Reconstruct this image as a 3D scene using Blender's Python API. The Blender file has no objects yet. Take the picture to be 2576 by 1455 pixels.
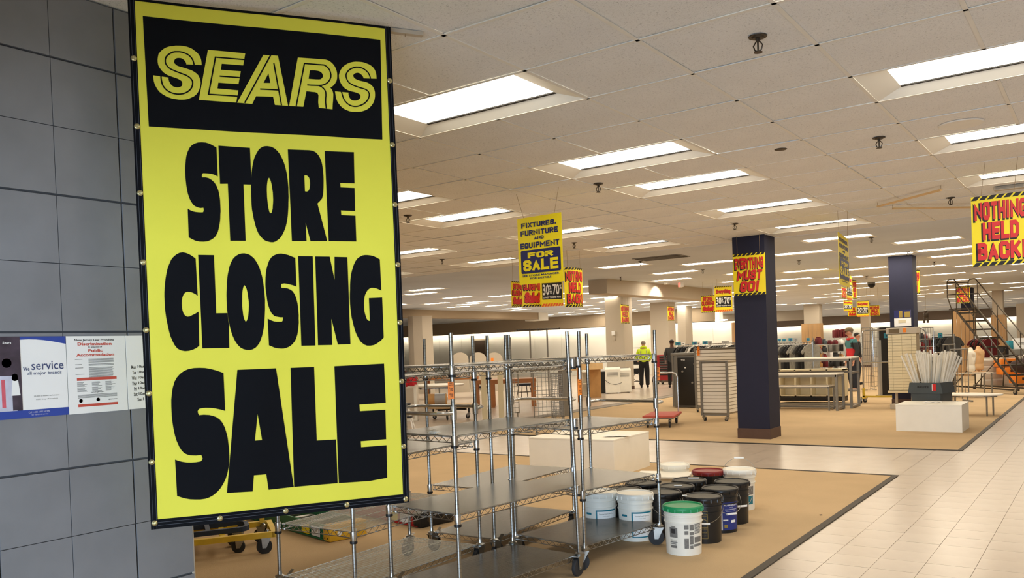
import bpy, bmesh, math, random
from mathutils import Vector, Matrix
random.seed(11)
SC = bpy.context.scene
COL = SC.collection
# ---------------------------------------------------------------- camera
FPX, CXP, CYP = 2116.0, 1288.0, 917.0          # focal length and principal point on a 2576x1455 frame
CAM = Vector((0, 0, 1.6))
_ya, _pi, _ro = (math.radians(a) for a in (-35.49, -1.01, -2.11))
FW = Vector((math.sin(_ya)*math.cos(_pi), math.cos(_ya)*math.cos(_pi), math.sin(_pi)))
_r = Vector((math.cos(_ya), -math.sin(_ya), 0)); _u = _r.cross(FW)
RT = _r*math.cos(_ro) + _u*math.sin(_ro)
UP = _u*math.cos(_ro) - _r*math.sin(_ro)
cd = bpy.data.cameras.new('camera'); cam = bpy.data.objects.new('camera', cd); COL.objects.link(cam)
cd.sensor_width = 36.0; cd.lens = FPX/2576*36; cd.shift_y = (CYP-727.5)/2576
cd.clip_start = 0.05; cd.clip_end = 300
cam.matrix_world = Matrix(((RT.x, UP.x, -FW.x, 0), (RT.y, UP.y, -FW.y, 0), (RT.z, UP.z, -FW.z, 1.6), (0, 0, 0, 1)))
SC.camera = cam
def ray(x, y): return FW + RT*((x-CXP)/FPX) - UP*((y-CYP)/FPX)
def at(x, y, z=0.0):                             # the point of a level plane seen at a pixel
    d = ray(x, y); return CAM + d*((z-1.6)/d.z)
def atd(x, y, D): return CAM + ray(x, y)*D       # the point at a given depth
def aty(x, y, Y): d = ray(x, y); return CAM + d*(Y/d.y)
def atx(x, y, X): d = ray(x, y); return CAM + d*(X/d.x)
def dep(p): return (Vector(p)-CAM).dot(FW)
def proj(p):
    q = Vector(p)-CAM; d = q.dot(FW)
    return (CXP+FPX*q.dot(RT)/d, CYP-FPX*q.dot(UP)/d, d)
# ---------------------------------------------------------------- world, daylight, exposure
W = bpy.data.worlds.new('world'); SC.world = W; W.use_nodes = True
W.node_tree.nodes['Background'].inputs[0].default_value = (0.62, 0.66, 0.72, 1)
W.node_tree.nodes['Background'].inputs[1].default_value = 0.12
def area(name, loc, to, sx, sy, power, col):
    L = bpy.data.lights.new(name, 'AREA'); L.shape = 'RECTANGLE'; L.size = sx; L.size_y = sy
    L.energy = power; L.color = col
    o = bpy.data.objects.new(name, L); COL.objects.link(o); o.location = loc
    o.rotation_euler = (Vector(to)-Vector(loc)).to_track_quat('-Z', 'Y').to_euler()
    return o
area('mall_daylight', (1.2, -5.6, 1.15), (-3.2, 5.0, 0.5), 6.5, 1.9, 900, (0.62, 0.80, 1.0))
SC.view_settings.view_transform = 'Standard'; SC.view_settings.look = 'None'
SC.view_settings.gamma = 1.0; SC.view_settings.use_curve_mapping = False
SC.view_settings.exposure = 0.0
LAMP = (1.0, 0.895, 0.72); LAMP_W = 10.2
try:
    SC.cycles.use_denoising = True; SC.cycles.max_bounces = 8; SC.cycles.diffuse_bounces = 5
    SC.cycles.glossy_bounces = 4; SC.cycles.transparent_max_bounces = 16; SC.cycles.sample_clamp_indirect = 6
except Exception: pass
# ---------------------------------------------------------------- materials
def lin(c):
    c = c/255.0
    return c/12.92 if c <= 0.04045 else ((c+0.055)/1.055)**2.4
MATS = {}
def mat(name, rgb, rough=0.6, metal=0.0, var=0.08, scale=6.0, bump=0.0, bscale=60.0, spec=0.5, alpha=1.0, stretch=None, srgb=True):
    m = bpy.data.materials.new(name); m.use_nodes = True; nt = m.node_tree; N = nt.nodes; L = nt.links
    b = N['Principled BSDF']; c = [lin(v) for v in rgb] if srgb else list(rgb)
    b.inputs['Roughness'].default_value = rough; b.inputs['Metallic'].default_value = metal
    b.inputs['Specular IOR Level'].default_value = spec; b.inputs['Alpha'].default_value = alpha
    b.inputs['Base Color'].default_value = (*c, 1)
    if var > 0 or bump > 0:
        tc = N.new('ShaderNodeTexCoord'); mp = N.new('ShaderNodeMapping'); L.new(tc.outputs['Object'], mp.inputs[0])
        if stretch: mp.inputs['Scale'].default_value = stretch
    if var > 0:
        n = N.new('ShaderNodeTexNoise'); n.inputs['Scale'].default_value = scale; n.inputs['Detail'].default_value = 5
        L.new(mp.outputs[0], n.inputs['Vector'])
        r = N.new('ShaderNodeValToRGB'); r.color_ramp.elements[0].position = 0.3; r.color_ramp.elements[1].position = 0.7
        r.color_ramp.elements[0].color = (*[max(0, v*(1-var)) for v in c], 1)
        r.color_ramp.elements[1].color = (*[min(1, v*(1+var)) for v in c], 1)
        L.new(n.outputs['Fac'], r.inputs[0]); L.new(r.outputs[0], b.inputs['Base Color'])
    if bump > 0:
        n2 = N.new('ShaderNodeTexNoise'); n2.inputs['Scale'].default_value = bscale; n2.inputs['Detail'].default_value = 3
        L.new(mp.outputs[0], n2.inputs['Vector'])
        bp = N.new('ShaderNodeBump'); bp.inputs['Strength'].default_value = bump; bp.inputs['Distance'].default_value = 0.01
        L.new(n2.outputs['Fac'], bp.inputs['Height']); L.new(bp.outputs[0], b.inputs['Normal'])
    MATS[name] = m
    return m
def emit(name, rgb, power):
    m = bpy.data.materials.new(name); m.use_nodes = True; nt = m.node_tree
    b = nt.nodes['Principled BSDF']; b.inputs['Base Color'].default_value = (0.8, 0.8, 0.8, 1)
    b.inputs['Emission Color'].default_value = (*rgb, 1); b.inputs['Emission Strength'].default_value = power
    MATS[name] = m; return m
def speckle(m, scale, lo, hi, dark):            # pinholes and flecks of an acoustic tile
    nt = m.node_tree; N = nt.nodes; L = nt.links; b = N['Principled BSDF']
    tc = N.new('ShaderNodeTexCoord'); n = N.new('ShaderNodeTexNoise'); n.inputs['Scale'].default_value = scale
    n.inputs['Detail'].default_value = 2; n.inputs['Distortion'].default_value = 1.4
    L.new(tc.outputs['Object'], n.inputs['Vector'])
    r = N.new('ShaderNodeValToRGB'); r.color_ramp.elements[0].position = lo; r.color_ramp.elements[1].position = hi
    r.color_ramp.elements[0].color = (dark, dark, dark, 1); r.color_ramp.elements[1].color = (1, 1, 1, 1)
    L.new(n.outputs['Fac'], r.inputs[0])
    mx = N.new('ShaderNodeMix'); mx.data_type = 'RGBA'; mx.blend_type = 'MULTIPLY'; mx.inputs[0].default_value = 1.0
    src = b.inputs['Base Color'].links[0].from_socket
    L.new(src, mx.inputs[6]); L.new(r.outputs[0], mx.inputs[7]); L.new(mx.outputs[2], b.inputs['Base Color'])
M = MATS
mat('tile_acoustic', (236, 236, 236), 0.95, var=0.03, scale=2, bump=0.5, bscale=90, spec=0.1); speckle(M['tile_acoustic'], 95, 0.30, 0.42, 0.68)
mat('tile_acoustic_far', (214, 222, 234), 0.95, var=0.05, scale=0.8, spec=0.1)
mat('grid_white', (234, 231, 224), 0.7, var=0.02)
mat('reflector', (240, 238, 230), 0.5, var=0.01)
emit('lens', LAMP, LAMP_W)
emit('lens_far', LAMP, LAMP_W*1.75)
emit('valance_tube', (1.0, 0.88, 0.66), 55)
mat('dark_gap', (24, 22, 20), 0.8, var=0)
mat('floor_tile', (198, 182, 165), 0.24, var=0.05, scale=3.0, spec=0.5)
mat('grout', (150, 140, 128), 0.9, var=0.1)
mat('carpet', (206, 178, 140), 0.95, var=0.07, scale=1.1, bump=0.6, bscale=240, spec=0.1)
mat('edge_strip', (74, 66, 56), 0.7, var=0.1)
mat('stone_tile', (132, 133, 137), 0.42, var=0.10, scale=3.4, bump=0.06, bscale=20)
mat('stone_grout', (80, 80, 82), 0.9, var=0.05)
mat('navy', (22, 24, 50), 0.75, var=0.05, scale=8)
mat('brown_base', (88, 64, 52), 0.6, var=0.08)
mat('beige_paint', (190, 178, 160), 0.8, var=0.03, scale=1)
mat('tan_band', (176, 158, 134), 0.85, var=0.04, scale=0.6)
mat('taupe_band', (138, 122, 108), 0.85, var=0.04, scale=0.6)
mat('white_wall', (240, 238, 230), 0.8, var=0.02, scale=0.7)
mat('chrome', (205, 206, 206), 0.22, 1.0, var=0.05, scale=30)
mat('chrome_dull', (168, 168, 164), 0.34, 1.0, var=0.10, scale=20)
mat('post_groove', (104, 104, 104), 0.4, 0.9, var=0)
mat('black_plastic', (22, 22, 24), 0.45, var=0.1)
mat('rubber', (44, 44, 46), 0.7, var=0.1)
mat('liner', (140, 138, 130), 0.26, 0.6, var=0.10, scale=4, stretch=(1, 5, 1))
mat('liner_clear', (96, 92, 82), 0.2, 0.0, var=0.06, scale=5, alpha=0.62)
mat('banner_yellow', (228, 220, 74), 0.7, spec=0.25, var=0.03, scale=2.0, bump=0.10, bscale=5)
mat('banner_black', (9, 10, 15), 0.8, var=0.1, spec=0.15)
mat('wire', (226, 222, 208), 0.38, 0.65, var=0.05)
mat('stitch', (70, 72, 80), 0.7, var=0)
mat('brass', (206, 196, 150), 0.3, 0.9, var=0)
mat('sign_yellow', (250, 226, 20), 0.5, var=0.02)
mat('sign_red', (214, 36, 36), 0.5, var=0.06)
mat('sign_black', (22, 20, 22), 0.6, var=0)
mat('sign_navy', (28, 32, 92), 0.5, var=0.03)
mat('sign_white', (244, 242, 236), 0.5, var=0)
mat('sign_orange', (238, 96, 34), 0.5, var=0.03)
mat('tag_orange', (250, 134, 26), 0.55, var=0.04)
mat('ink', (40, 30, 30), 0.7, var=0)
mat('white_box', (248, 243, 230), 0.45, var=0.02)
mat('bucket_white', (238, 234, 222), 0.4, var=0.03)
mat('bucket_black', (26, 26, 27), 0.35, var=0.12)
mat('lid_dusty', (84, 82, 74), 0.6, var=0.25, scale=14)
mat('lid_green', (30, 146, 90), 0.4, var=0.06)
mat('lid_red', (130, 30, 30), 0.4, var=0.06)
mat('label_teal', (28, 120, 140), 0.5, var=0)
mat('label_blue', (38, 52, 128), 0.5, var=0)
mat('label_gold', (160, 136, 60), 0.5, var=0)
mat('print_grey', (120, 118, 114), 0.7, var=0.2, scale=80)
mat('print_dark', (48, 46, 46), 0.7, var=0)
mat('yellow_paint', (226, 190, 52), 0.45, var=0.08, scale=14)
mat('blue_steel', (44, 58, 82), 0.5, 0.2, var=0.1)
mat('ladder_green', (34, 118, 78), 0.45, var=0.12, scale=9)
mat('ladder_yellow', (232, 178, 40), 0.5, var=0.05)
mat('ladder_red', (196, 36, 36), 0.5, var=0.05)
mat('alu', (190, 190, 186), 0.4, 0.9, var=0.05)
mat('cart_red', (196, 92, 78), 0.7, var=0.06)
mat('steel_grey', (134, 130, 122), 0.45, 0.3, var=0.06)
mat('slat_white', (236, 228, 212), 0.5, var=0.02)
mat('slat_groove', (150, 134, 108), 0.8, var=0)
mat('cabinet_grey', (128, 124, 116), 0.5, var=0.04)
mat('cabinet_black', (24, 22, 20), 0.45, var=0.1)
mat('cream', (222, 208, 172), 0.5, var=0.03)
mat('tub_grey', (74, 82, 86), 0.55, var=0.06)
mat('tube_white', (232, 226, 212), 0.4, var=0.03)
mat('wood_pine', (180, 142, 96), 0.55, var=0.14, scale=5, stretch=(1, 1, 0.12))
mat('wood_table', (176, 112, 58), 0.5, var=0.14, scale=6, stretch=(0.2, 1, 1))
mat('wood_light', (226, 190, 136), 0.55, var=0.08, scale=6)
mat('cardboard', (190, 146, 92), 0.85, var=0.08)
mat('duct_grey', (160, 160, 160), 0.4, var=0.06)
mat('bronze', (72, 62, 50), 0.45, 0.5, var=0.1)
mat('tool_red', (150, 30, 34), 0.35, var=0.05)
mat('cloth_red', (196, 30, 44), 0.85, var=0.12)
mat('cloth_black', (26, 26, 28), 0.9, var=0.2, scale=12)
mat('cloth_grey', (140, 138, 130), 0.9, var=0.2, scale=14)
mat('cloth_charcoal', (60, 60, 60), 0.9, var=0.12)
mat('cloth_navy', (36, 40, 50), 0.9, var=0.1)
mat('hivis', (206, 232, 40), 0.7, var=0.05)
mat('jacket_teal', (66, 120, 124), 0.8, var=0.06)
mat('jacket_red', (206, 44, 50), 0.8, var=0.06)
mat('jacket_dark', (44, 48, 50), 0.8, var=0.08)
mat('khaki', (112, 96, 72), 0.85, var=0.08)
mat('skin_light', (206, 152, 124), 0.55, var=0.05)
mat('skin_dark', (96, 64, 50), 0.55, var=0.05)
mat('hair_grey', (128, 116, 104), 0.8, var=0.1)
mat('hair_black', (34, 28, 26), 0.8, var=0.1)
mat('shoe_grey', (150, 144, 138), 0.6, var=0.1)
mat('teal_sign', (44, 134, 152), 0.5, var=0.04)
mat('mannequin_white', (240, 230, 210), 0.5, var=0.02)
mat('mannequin_tan', (214, 170, 120), 0.5, var=0.03)
mat('orange_plastic', (232, 130, 30), 0.45, var=0.06)
mat('bag_dark', (56, 34, 30), 0.7, var=0.12)
mat('maroon', (104, 26, 34), 0.8, var=0.12)
mat('paper', (246, 244, 240), 0.7, var=0.01)
mat('poster_blue', (46, 72, 160), 0.5, var=0.04)
mat('poster_ink', (70, 80, 120), 0.6, var=0)
mat('poster_red', (206, 84, 70), 0.6, var=0)
mat('poster_dark', (70, 58, 70), 0.6, var=0.35, scale=18)
mat('poster_pale', (206, 206, 222), 0.6, var=0.15, scale=14)
mat('poster_pink', (216, 96, 110), 0.6, var=0.15, scale=20)
mat('door_dark', (70, 56, 46), 0.7, var=0.05)
mat('twine', (150, 130, 100), 0.9, var=0)
mat('exit_red', (220, 40, 40), 0.5, var=0)
emit('exit_glow', (1.0, 0.08, 0.06), 1.6)
# ---------------------------------------------------------------- mesh helpers
_txt = {}
def textgeo(s, bold, res):
    k = (s, bold, res)
    if k in _txt: return _txt[k]
    c = bpy.data.curves.new('t', 'FONT'); c.body = s; c.size = 1; c.offset = bold; c.resolution_u = res; c.fill_mode = 'FRONT'
    o = bpy.data.objects.new('t', c); COL.objects.link(o)
    dg = bpy.context.evaluated_depsgraph_get(); dg.update()
    me = bpy.data.meshes.new_from_object(o.evaluated_get(dg))
    v = [(p.co.x, p.co.y) for p in me.vertices]; f = [tuple(p.vertices) for p in me.polygons]
    bpy.data.objects.remove(o); bpy.data.curves.remove(c); bpy.data.meshes.remove(me)
    x0 = min(p[0] for p in v); x1 = max(p[0] for p in v); y0 = min(p[1] for p in v); y1 = max(p[1] for p in v)
    v = [((p[0]-x0)/(x1-x0), (p[1]-y0)/(y1-y0)) for p in v]
    _txt[k] = (v, f); return _txt[k]
def filled(conts):                               # triangles of an outline with holes
    c = bpy.data.curves.new('t', 'CURVE'); c.dimensions = '2D'; c.fill_mode = 'FRONT'
    for pts in conts:
        s = c.splines.new('POLY'); s.points.add(len(pts)-1); s.use_cyclic_u = True
        for p, q in zip(s.points, pts): p.co = (q[0], q[1], 0, 1)
    o = bpy.data.objects.new('t', c); COL.objects.link(o)
    dg = bpy.context.evaluated_depsgraph_get(); dg.update()
    me = bpy.data.meshes.new_from_object(o.evaluated_get(dg))
    v = [(p.co.x, p.co.y) for p in me.vertices]; f = [tuple(p.vertices) for p in me.polygons]
    bpy.data.objects.remove(o); bpy.data.curves.remove(c); bpy.data.meshes.remove(me)
    return v, f
GLY = {k: [[tuple(float(n) for n in p.split(',')) for p in st.split()] for st in v.split('|')] for k, v in {
'A': '0,0 .5,1 1,0|.2,.32 .8,.32', 'B': '0,0 0,1 .72,1 .94,.88 .94,.66 .72,.53 0,.53|.72,.53 1,.4 1,.13 .78,0 0,0', 'C': '1,.68 1,.85 .8,1 .2,1 0,.85 0,.15 .2,0 .8,0 1,.15 1,.32',
'D': '0,0 0,1 .7,1 1,.8 1,.2 .7,0 0,0', 'E': '1,1 0,1 0,0 1,0|0,.5 .9,.5', 'F': '1,1 0,1 0,0|0,.5 .88,.5', 'G': '1,.75 1,.85 .8,1 .2,1 0,.85 0,.15 .2,0 .8,0 1,.15 1,.45 .6,.45',
'H': '0,0 0,1|1,0 1,1|0,.5 1,.5', 'I': '.5,0 .5,1', 'K': '0,0 0,1|1,1 .1,.45|.3,.6 1,0', 'L': '0,1 0,0 1,0', 'M': '0,0 0,1 .5,.35 1,1 1,0', 'N': '0,0 0,1 1,0 1,1',
'O': '.2,0 .8,0 1,.15 1,.85 .8,1 .2,1 0,.85 0,.15 .2,0', 'P': '0,0 0,1 .8,1 1,.85 1,.6 .8,.45 0,.45', 'Q': '.2,0 .8,0 1,.15 1,.85 .8,1 .2,1 0,.85 0,.15 .2,0|.55,.3 1,0',
'R': '0,0 0,1 .78,1 1,.86 1,.64 .78,.5 0,.5|.5,.5 1,0', 'S': '1,.76 1,.86 .8,1 .2,1 0,.86 0,.66 .2,.54 .8,.46 1,.34 1,.14 .8,0 .2,0 0,.14 0,.24', 'T': '0,1 1,1|.5,1 .5,0',
'U': '0,1 0,.15 .2,0 .8,0 1,.15 1,1', 'V': '0,1 .5,0 1,1', 'X': '0,0 1,1|0,1 1,0', 'Y': '0,1 .5,.5 1,1|.5,.5 .5,0', '!': '.5,1 .5,.42|.5,.14 .5,0', ',': '.5,.14 .4,0'}.items()}
GW = {'I': .42, '!': .36, ',': .34, 'M': 1.12, 'N': .92, ' ': .4}
class MB:
    def __init__(s): s.v = []; s.f = []; s.T = None
    def add(s, vs, fs):
        n = len(s.v)
        if s.T is not None: vs = [tuple(s.T @ Vector(p)) for p in vs]
        s.v += [tuple(p) for p in vs]; s.f += [tuple(i+n for i in f) for f in fs]; return s
    def box(s, x0, y0, z0, x1, y1, z1):
        return s.add([(x0,y0,z0),(x1,y0,z0),(x1,y1,z0),(x0,y1,z0),(x0,y0,z1),(x1,y0,z1),(x1,y1,z1),(x0,y1,z1)],
                     [(0,3,2,1),(4,5,6,7),(0,1,5,4),(1,2,6,5),(2,3,7,6),(3,0,4,7)])
    def cbox(s, cx, cy, cz, sx, sy, sz): return s.box(cx-sx/2, cy-sy/2, cz-sz/2, cx+sx/2, cy+sy/2, cz+sz/2)
    def bbox(s, x0, y0, z0, x1, y1, z1, b=0.01):  # box with chamfered edges
        bm = bmesh.new(); bmesh.ops.create_cube(bm, size=1)
        for v in bm.verts:
            v.co = Vector((x0+(v.co.x+.5)*(x1-x0), y0+(v.co.y+.5)*(y1-y0), z0+(v.co.z+.5)*(z1-z0)))
        bmesh.ops.bevel(bm, geom=list(bm.edges), offset=b, segments=2, profile=0.5, affect='EDGES')
        bm.verts.index_update()
        s.add([v.co[:] for v in bm.verts], [[v.index for v in f.verts] for f in bm.faces]); bm.free(); return s
    def poly(s, pts): return s.add(pts, [tuple(range(len(pts)))])
    def quads(s, pts): return s.add(pts, [tuple(range(i, i+4)) for i in range(0, len(pts), 4)])
    def tube(s, p, q, r, n=8, r2=None, cap=True): return s.path([p, q], r, n, r2=r2, cap=cap)
    def path(s, pts, r, n=6, closed=False, r2=None, cap=True):
        P = [Vector(p) for p in pts]; k = len(P); vs = []; fs = []
        up = None
        for i in range(k):
            if closed: t = (P[(i+1) % k]-P[i]).normalized() + (P[i]-P[i-1]).normalized()
            elif i == 0: t = P[1]-P[0]
            elif i == k-1: t = P[-1]-P[-2]
            else: t = (P[i+1]-P[i]).normalized() + (P[i]-P[i-1]).normalized()
            if t.length < 1e-9: t = P[min(i+1, k-1)]-P[max(i-1, 0)]
            t.normalize()
            if up is None:
                up = Vector((0, 0, 1)) if abs(t.z) < 0.9 else Vector((1, 0, 0))
            a = up - t*up.dot(t)
            if a.length < 1e-6: a = t.orthogonal()
            a.normalize(); up = a; b = t.cross(a)
            rr = r if r2 is None else r+(r2-r)*i/(k-1)
            for j in range(n):
                w = 2*math.pi*(j+.5)/n
                vs.append(tuple(P[i]+a*(rr*math.cos(w))+b*(rr*math.sin(w))))
        for i in range(k if closed else k-1):
            for j in range(n):
                a0 = i*n+j; a1 = i*n+(j+1) % n; b0 = ((i+1) % k)*n+j; b1 = ((i+1) % k)*n+(j+1) % n
                fs.append((a0, a1, b1, b0))
        if cap and not closed: fs.append(tuple(range(n-1, -1, -1))); fs.append(tuple(range((k-1)*n, k*n)))
        return s.add(vs, fs)
    def bar(s, p, q, w, h=None):                  # square-section bar
        P, Q = Vector(p), Vector(q); t = (Q-P).normalized(); h = h or w
        a = Vector((0, 0, 1)) if abs(t.z) < 0.95 else Vector((0, 1, 0))
        sd = t.cross(a).normalized(); a = sd.cross(t)
        vs = [tuple(c+sd*(i*w/2)+a*(j*h/2)) for c in (P, Q) for i, j in ((-1,-1),(1,-1),(1,1),(-1,1))]
        return s.add(vs, [(3,2,1,0),(4,5,6,7),(0,1,5,4),(1,2,6,5),(2,3,7,6),(3,0,4,7)])
    def lathe(s, prof, c=(0, 0, 0), n=24, axis='z'):
        vs = []; fs = []; k = len(prof)
        for r, z in prof:
            for j in range(n):
                w = 2*math.pi*j/n; x, y = r*math.cos(w), r*math.sin(w)
                p = (x, y, z) if axis == 'z' else ((z, x, y) if axis == 'x' else (x, z, y))
                vs.append((c[0]+p[0], c[1]+p[1], c[2]+p[2]))
        for i in range(k-1):
            for j in range(n): fs.append((i*n+j, i*n+(j+1) % n, (i+1)*n+(j+1) % n, (i+1)*n+j))
        if prof[0][0] > 1e-6: fs.append(tuple(range(n-1, -1, -1)))
        if prof[-1][0] > 1e-6: fs.append(tuple(range((k-1)*n, k*n)))
        return s.add(vs, fs)
    def prism(s, pts, z0, z1):
        n = len(pts)
        return s.add([(x, y, z0) for x, y in pts]+[(x, y, z1) for x, y in pts],
                     [tuple(range(n-1, -1, -1)), tuple(range(n, 2*n))]+[(i, (i+1) % n, n+(i+1) % n, n+i) for i in range(n)])
    def xprism(s, pts, y0, y1):                   # outline in x,z pushed along y
        n = len(pts)
        return s.add([(x, y0, z) for x, z in pts]+[(x, y1, z) for x, z in pts],
                     [tuple(range(n)), tuple(range(2*n-1, n-1, -1))]+[(i, n+i, n+(i+1) % n, (i+1) % n) for i in range(n)])
    def text(s, t, x, z, w, h, y=0.0, bold=0.0, shear=0.0, res=2, fn=None):   # flat lettering in the x,z plane, facing -y
        v, f = textgeo(t, bold, res)
        vs = []
        for a, b in v:
            X, Z = x+a*w+shear*b*h, z+b*h
            vs.append((X, y if fn is None else y+fn(X, Z), Z))
        return s.add(vs, f)
    def block(s, t, x, z, w, h, y=0.0, shear=0.0, grow=0.0, st=.27):      # heavy poster capitals from mitred strokes
        adv = [GW.get(c, .80) for c in t]; tot = sum(adv)+.07*(len(t)-1); cx = 0
        for c, a in zip(t, adv):
            for kk, pl in enumerate(GLY.get(c, [])):
                P = [(cx+st/2+p[0]*(a-st) if a > st else cx+a/2, st*.42+p[1]*(1-st*.84)) for p in pl]; closed = pl[0] == pl[-1]; n = len(P); L_, R_ = [], []
                for i in range(n):
                    p0 = P[i-1] if i else (P[-2] if closed else None); p2 = P[i+1] if i < n-1 else (P[1] if closed else None)
                    ds = [(Vector(b)-Vector(q)).normalized() for q, b in ((p0, P[i]), (P[i], p2)) if q is not None and b is not None]
                    d = sum(ds, Vector((0, 0))); d = d.normalized() if d.length > 1e-4 else ds[0]
                    k = 1/max(.42, abs(d.dot(ds[0]))); e = st/2*k; nn = Vector((-d.y, d.x))
                    ext = Vector((0, 0))
                    if not closed and i in (0, n-1): ext = ds[0]*(st*.42)*(-1 if i == 0 else 1)
                    for S_, g in ((L_, 1), (R_, -1)):
                        q = Vector(P[i])+nn*(e*g)+ext; S_.append((min(cx+a+.02, max(cx-.02, q.x)), min(1, max(0, q.y))))
                vs = []
                for q in L_+R_:
                    Z = z-grow*h+q[1]*h*(1+2*grow); vs.append((x-grow*h+q[0]/tot*(w+2*grow*h)+shear*q[1]*h, y-.00025*kk, Z))
                s.add(vs, [(i, n+i, n+i+1, i+1) for i in range(n-1)])
            cx += a+.07
        return s
    def flat(s, x0, z0, x1, z1, y=0.0): return s.poly([(x0, y, z0), (x1, y, z0), (x1, y, z1), (x0, y, z1)])
def obj(name, mb, m, parent=None, kind=None, label=None, smooth=40, loc=None):
    me = bpy.data.meshes.new(name); me.from_pydata(mb.v, [], mb.f); me.validate(); me.update()
    if smooth and len(mb.f) > 6:
        me.polygons.foreach_set('use_smooth', [True]*len(me.polygons))
        me.set_sharp_from_angle(angle=math.radians(smooth))
    me.materials.append(M[m] if isinstance(m, str) else m)
    o = bpy.data.objects.new(name, me); COL.objects.link(o)
    if parent: o.parent = parent
    if kind: o['kind'] = kind
    if label: o['label'] = label
    if loc: o.location = loc
    return o
def tag(o, label, cat, group=None):
    o['label'] = label; o['category'] = cat
    if group: o['group'] = group
    return o
def thing(name, label, cat, loc=(0, 0, 0), rz=0.0, group=None):
    o = bpy.data.objects.new(name, None); o.empty_display_size = 0.1; COL.objects.link(o)
    o.location = loc; o.rotation_euler = (0, 0, rz); return tag(o, label, cat, group)
def solo(name, mb, m, label, cat, loc=None, rz=0, group=None, smooth=40):
    o = obj(name, mb, m, smooth=smooth)
    if loc is not None: o.location = loc
    o.rotation_euler = (0, 0, rz); return tag(o, label, cat, group)
def copy_tree(o, parent=None):
    c = o.copy(); COL.objects.link(c)
    if parent: c.parent = parent
    for ch in list(o.children): copy_tree(ch, c)
    return c
def struct(name, mb, m, smooth=0): return obj(name, mb, m, kind='structure', smooth=smooth)
# ================================================================ the setting
H = 3.2925; TILE = 0.762; CX0, CY0 = -2.11, 4.275     # ceiling height, 30 inch ceiling grid
YSTEP = 14.0                                          # the front ceiling stops here, the rear one is a little higher
HR = 3.36
# ---- floor: slab, 12 inch tiles, two carpets
mb = MB(); mb.box(-46, -6, -0.12, 9, 76, -0.006); floor = struct('floor', mb, 'grout')
F12 = 0.3048
one = MB(); g = 0.0016; one.box(g, g, -0.006, F12-g, F12-g, 0.0); tme = obj('floor_tile', one, 'floor_tile', floor, smooth=0)
tme.location = (-2.0, 5.2, 0); first = True; near = set()
for i in range(7):
    for j in range(42):
        if first: first = False
        else:
            o = tme.copy(); COL.objects.link(o); o.location = (-2.0+i*F12, 5.2+j*F12, random.uniform(-.0006, .0004))
        near.add((i, j))
mb = MB()
def floor_tiles(x0, y0, nx, ny, skip=None):
    for i in range(nx):
        for j in range(ny):
            if skip and (i, j) in skip: continue
            x, y = x0+i*F12, y0+j*F12
            mb.quads([(x+g, y+g, 0), (x+F12-g, y+g, 0), (x+F12-g, y+F12-g, 0), (x+g, y+F12-g, 0)])
floor_tiles(-2.0, 5.2, 20, 180, near)
floor_tiles(-2.0-F12*30, 10.27+.02, 30, 8)
mb.quads([(-46, 10.27, 0), (-11.2, 10.27, 0), (-11.2, 76, 0), (-46, 76, 0)])
mb.quads([(-2.0, -6, 0), (9, -6, 0), (9, 5.2, 0), (-2.0, 5.2, 0)])
mb.quads([(-11.2, 46.5, 0), (-2.0, 46.5, 0), (-2.0, 76, 0), (-11.2, 76, 0)])
obj('floor_tiles_far', mb, 'floor_tile', floor, kind='stuff', smooth=0)
mb = MB(); mb.box(-14, -6, -0.004, -2.03, 10.27, 0.004); c1 = obj('carpet', mb, 'carpet', floor, label='near tan carpet under the wire shelving', smooth=0)
mb = MB(); mb.box(-10.7, 12.79, -0.004, -1.70, 46.5, 0.004); obj('carpet', mb, 'carpet', floor, label='far tan carpet around the navy pillars', smooth=0)
def strip(n, x0, y0, x1, y1):
    m = MB(); m.box(x0, y0, -0.002, x1, y1, 0.009); struct(n, m, 'edge_strip')
strip('trim_1', -2.06, -6, -2.0, 10.30); strip('trim_2', -14, 10.25, -2.06, 10.30)
strip('trim_3', -1.73, 12.77, -1.67, 46.5); strip('trim_4', -10.7, 12.76, -1.73, 12.81)
strip('trim_5', -10.75, 12.76, -10.70, 46.5)
# ---- front ceiling: white grid bars, lay-in tiles, recessed fixtures
LIGHTS_FRONT = [(-3, 0), (1, 2), (-3, 3), (-3, 5), (1, 5), (-3, 8), (1, 8), (-3, 11), (1, 11), (-7, 3), (-7, 5), (-7, 8),
                (-7, 11), (-11, 5), (-11, 8), (-11, 11), (-15, 8), (-15, 11), (5, 5), (5, 8), (5, 11), (-11, 3), (1, -1), (5, 2), (5, -1), (9, 2), (9, 5)]
CUT = set((c+i, r) for c, r in LIGHTS_FRONT for i in (0, 1))
mb = MB(); mb.box(-46, -6, H+0.22, 9, YSTEP, H+0.30); ceiling = struct('ceiling', mb, 'grid_white')
cells = []
for c in range(-34, 14):
    for r in range(-13, 13):
        if (c, r) in CUT: continue
        x, y = CX0+(c+.5)*TILE, CY0+(r+.5)*TILE
        if y+TILE/2 > YSTEP: continue
        px, py, d = proj((x, y, H))
        vis = d > 1 and -120 < px < 2700 and -140 < py < 900
        cells.append((0 if vis else 1, d, c, r))
cells.sort()
one = MB(); one.box(-.372, -.372, 0, .372, .372, 0.012); t0 = obj('ceiling_tile', one, 'tile_acoustic', ceiling, smooth=0)
rest = MB()
for k, (hid, d, c, r) in enumerate(cells):
    x, y, z = CX0+(c+.5)*TILE, CY0+(r+.5)*TILE, H+random.uniform(.001, .006)
    if k < 285:
        o = t0
        if k: o = t0.copy(); COL.objects.link(o)
        o.location = (x, y, z); o.rotation_euler = (random.uniform(-.003, .003), random.uniform(-.003, .003), 0)
    else: rest.quads([(x-.372, y-.372, z), (x-.372, y+.372, z), (x+.372, y+.372, z), (x+.372, y-.372, z)])
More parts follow.
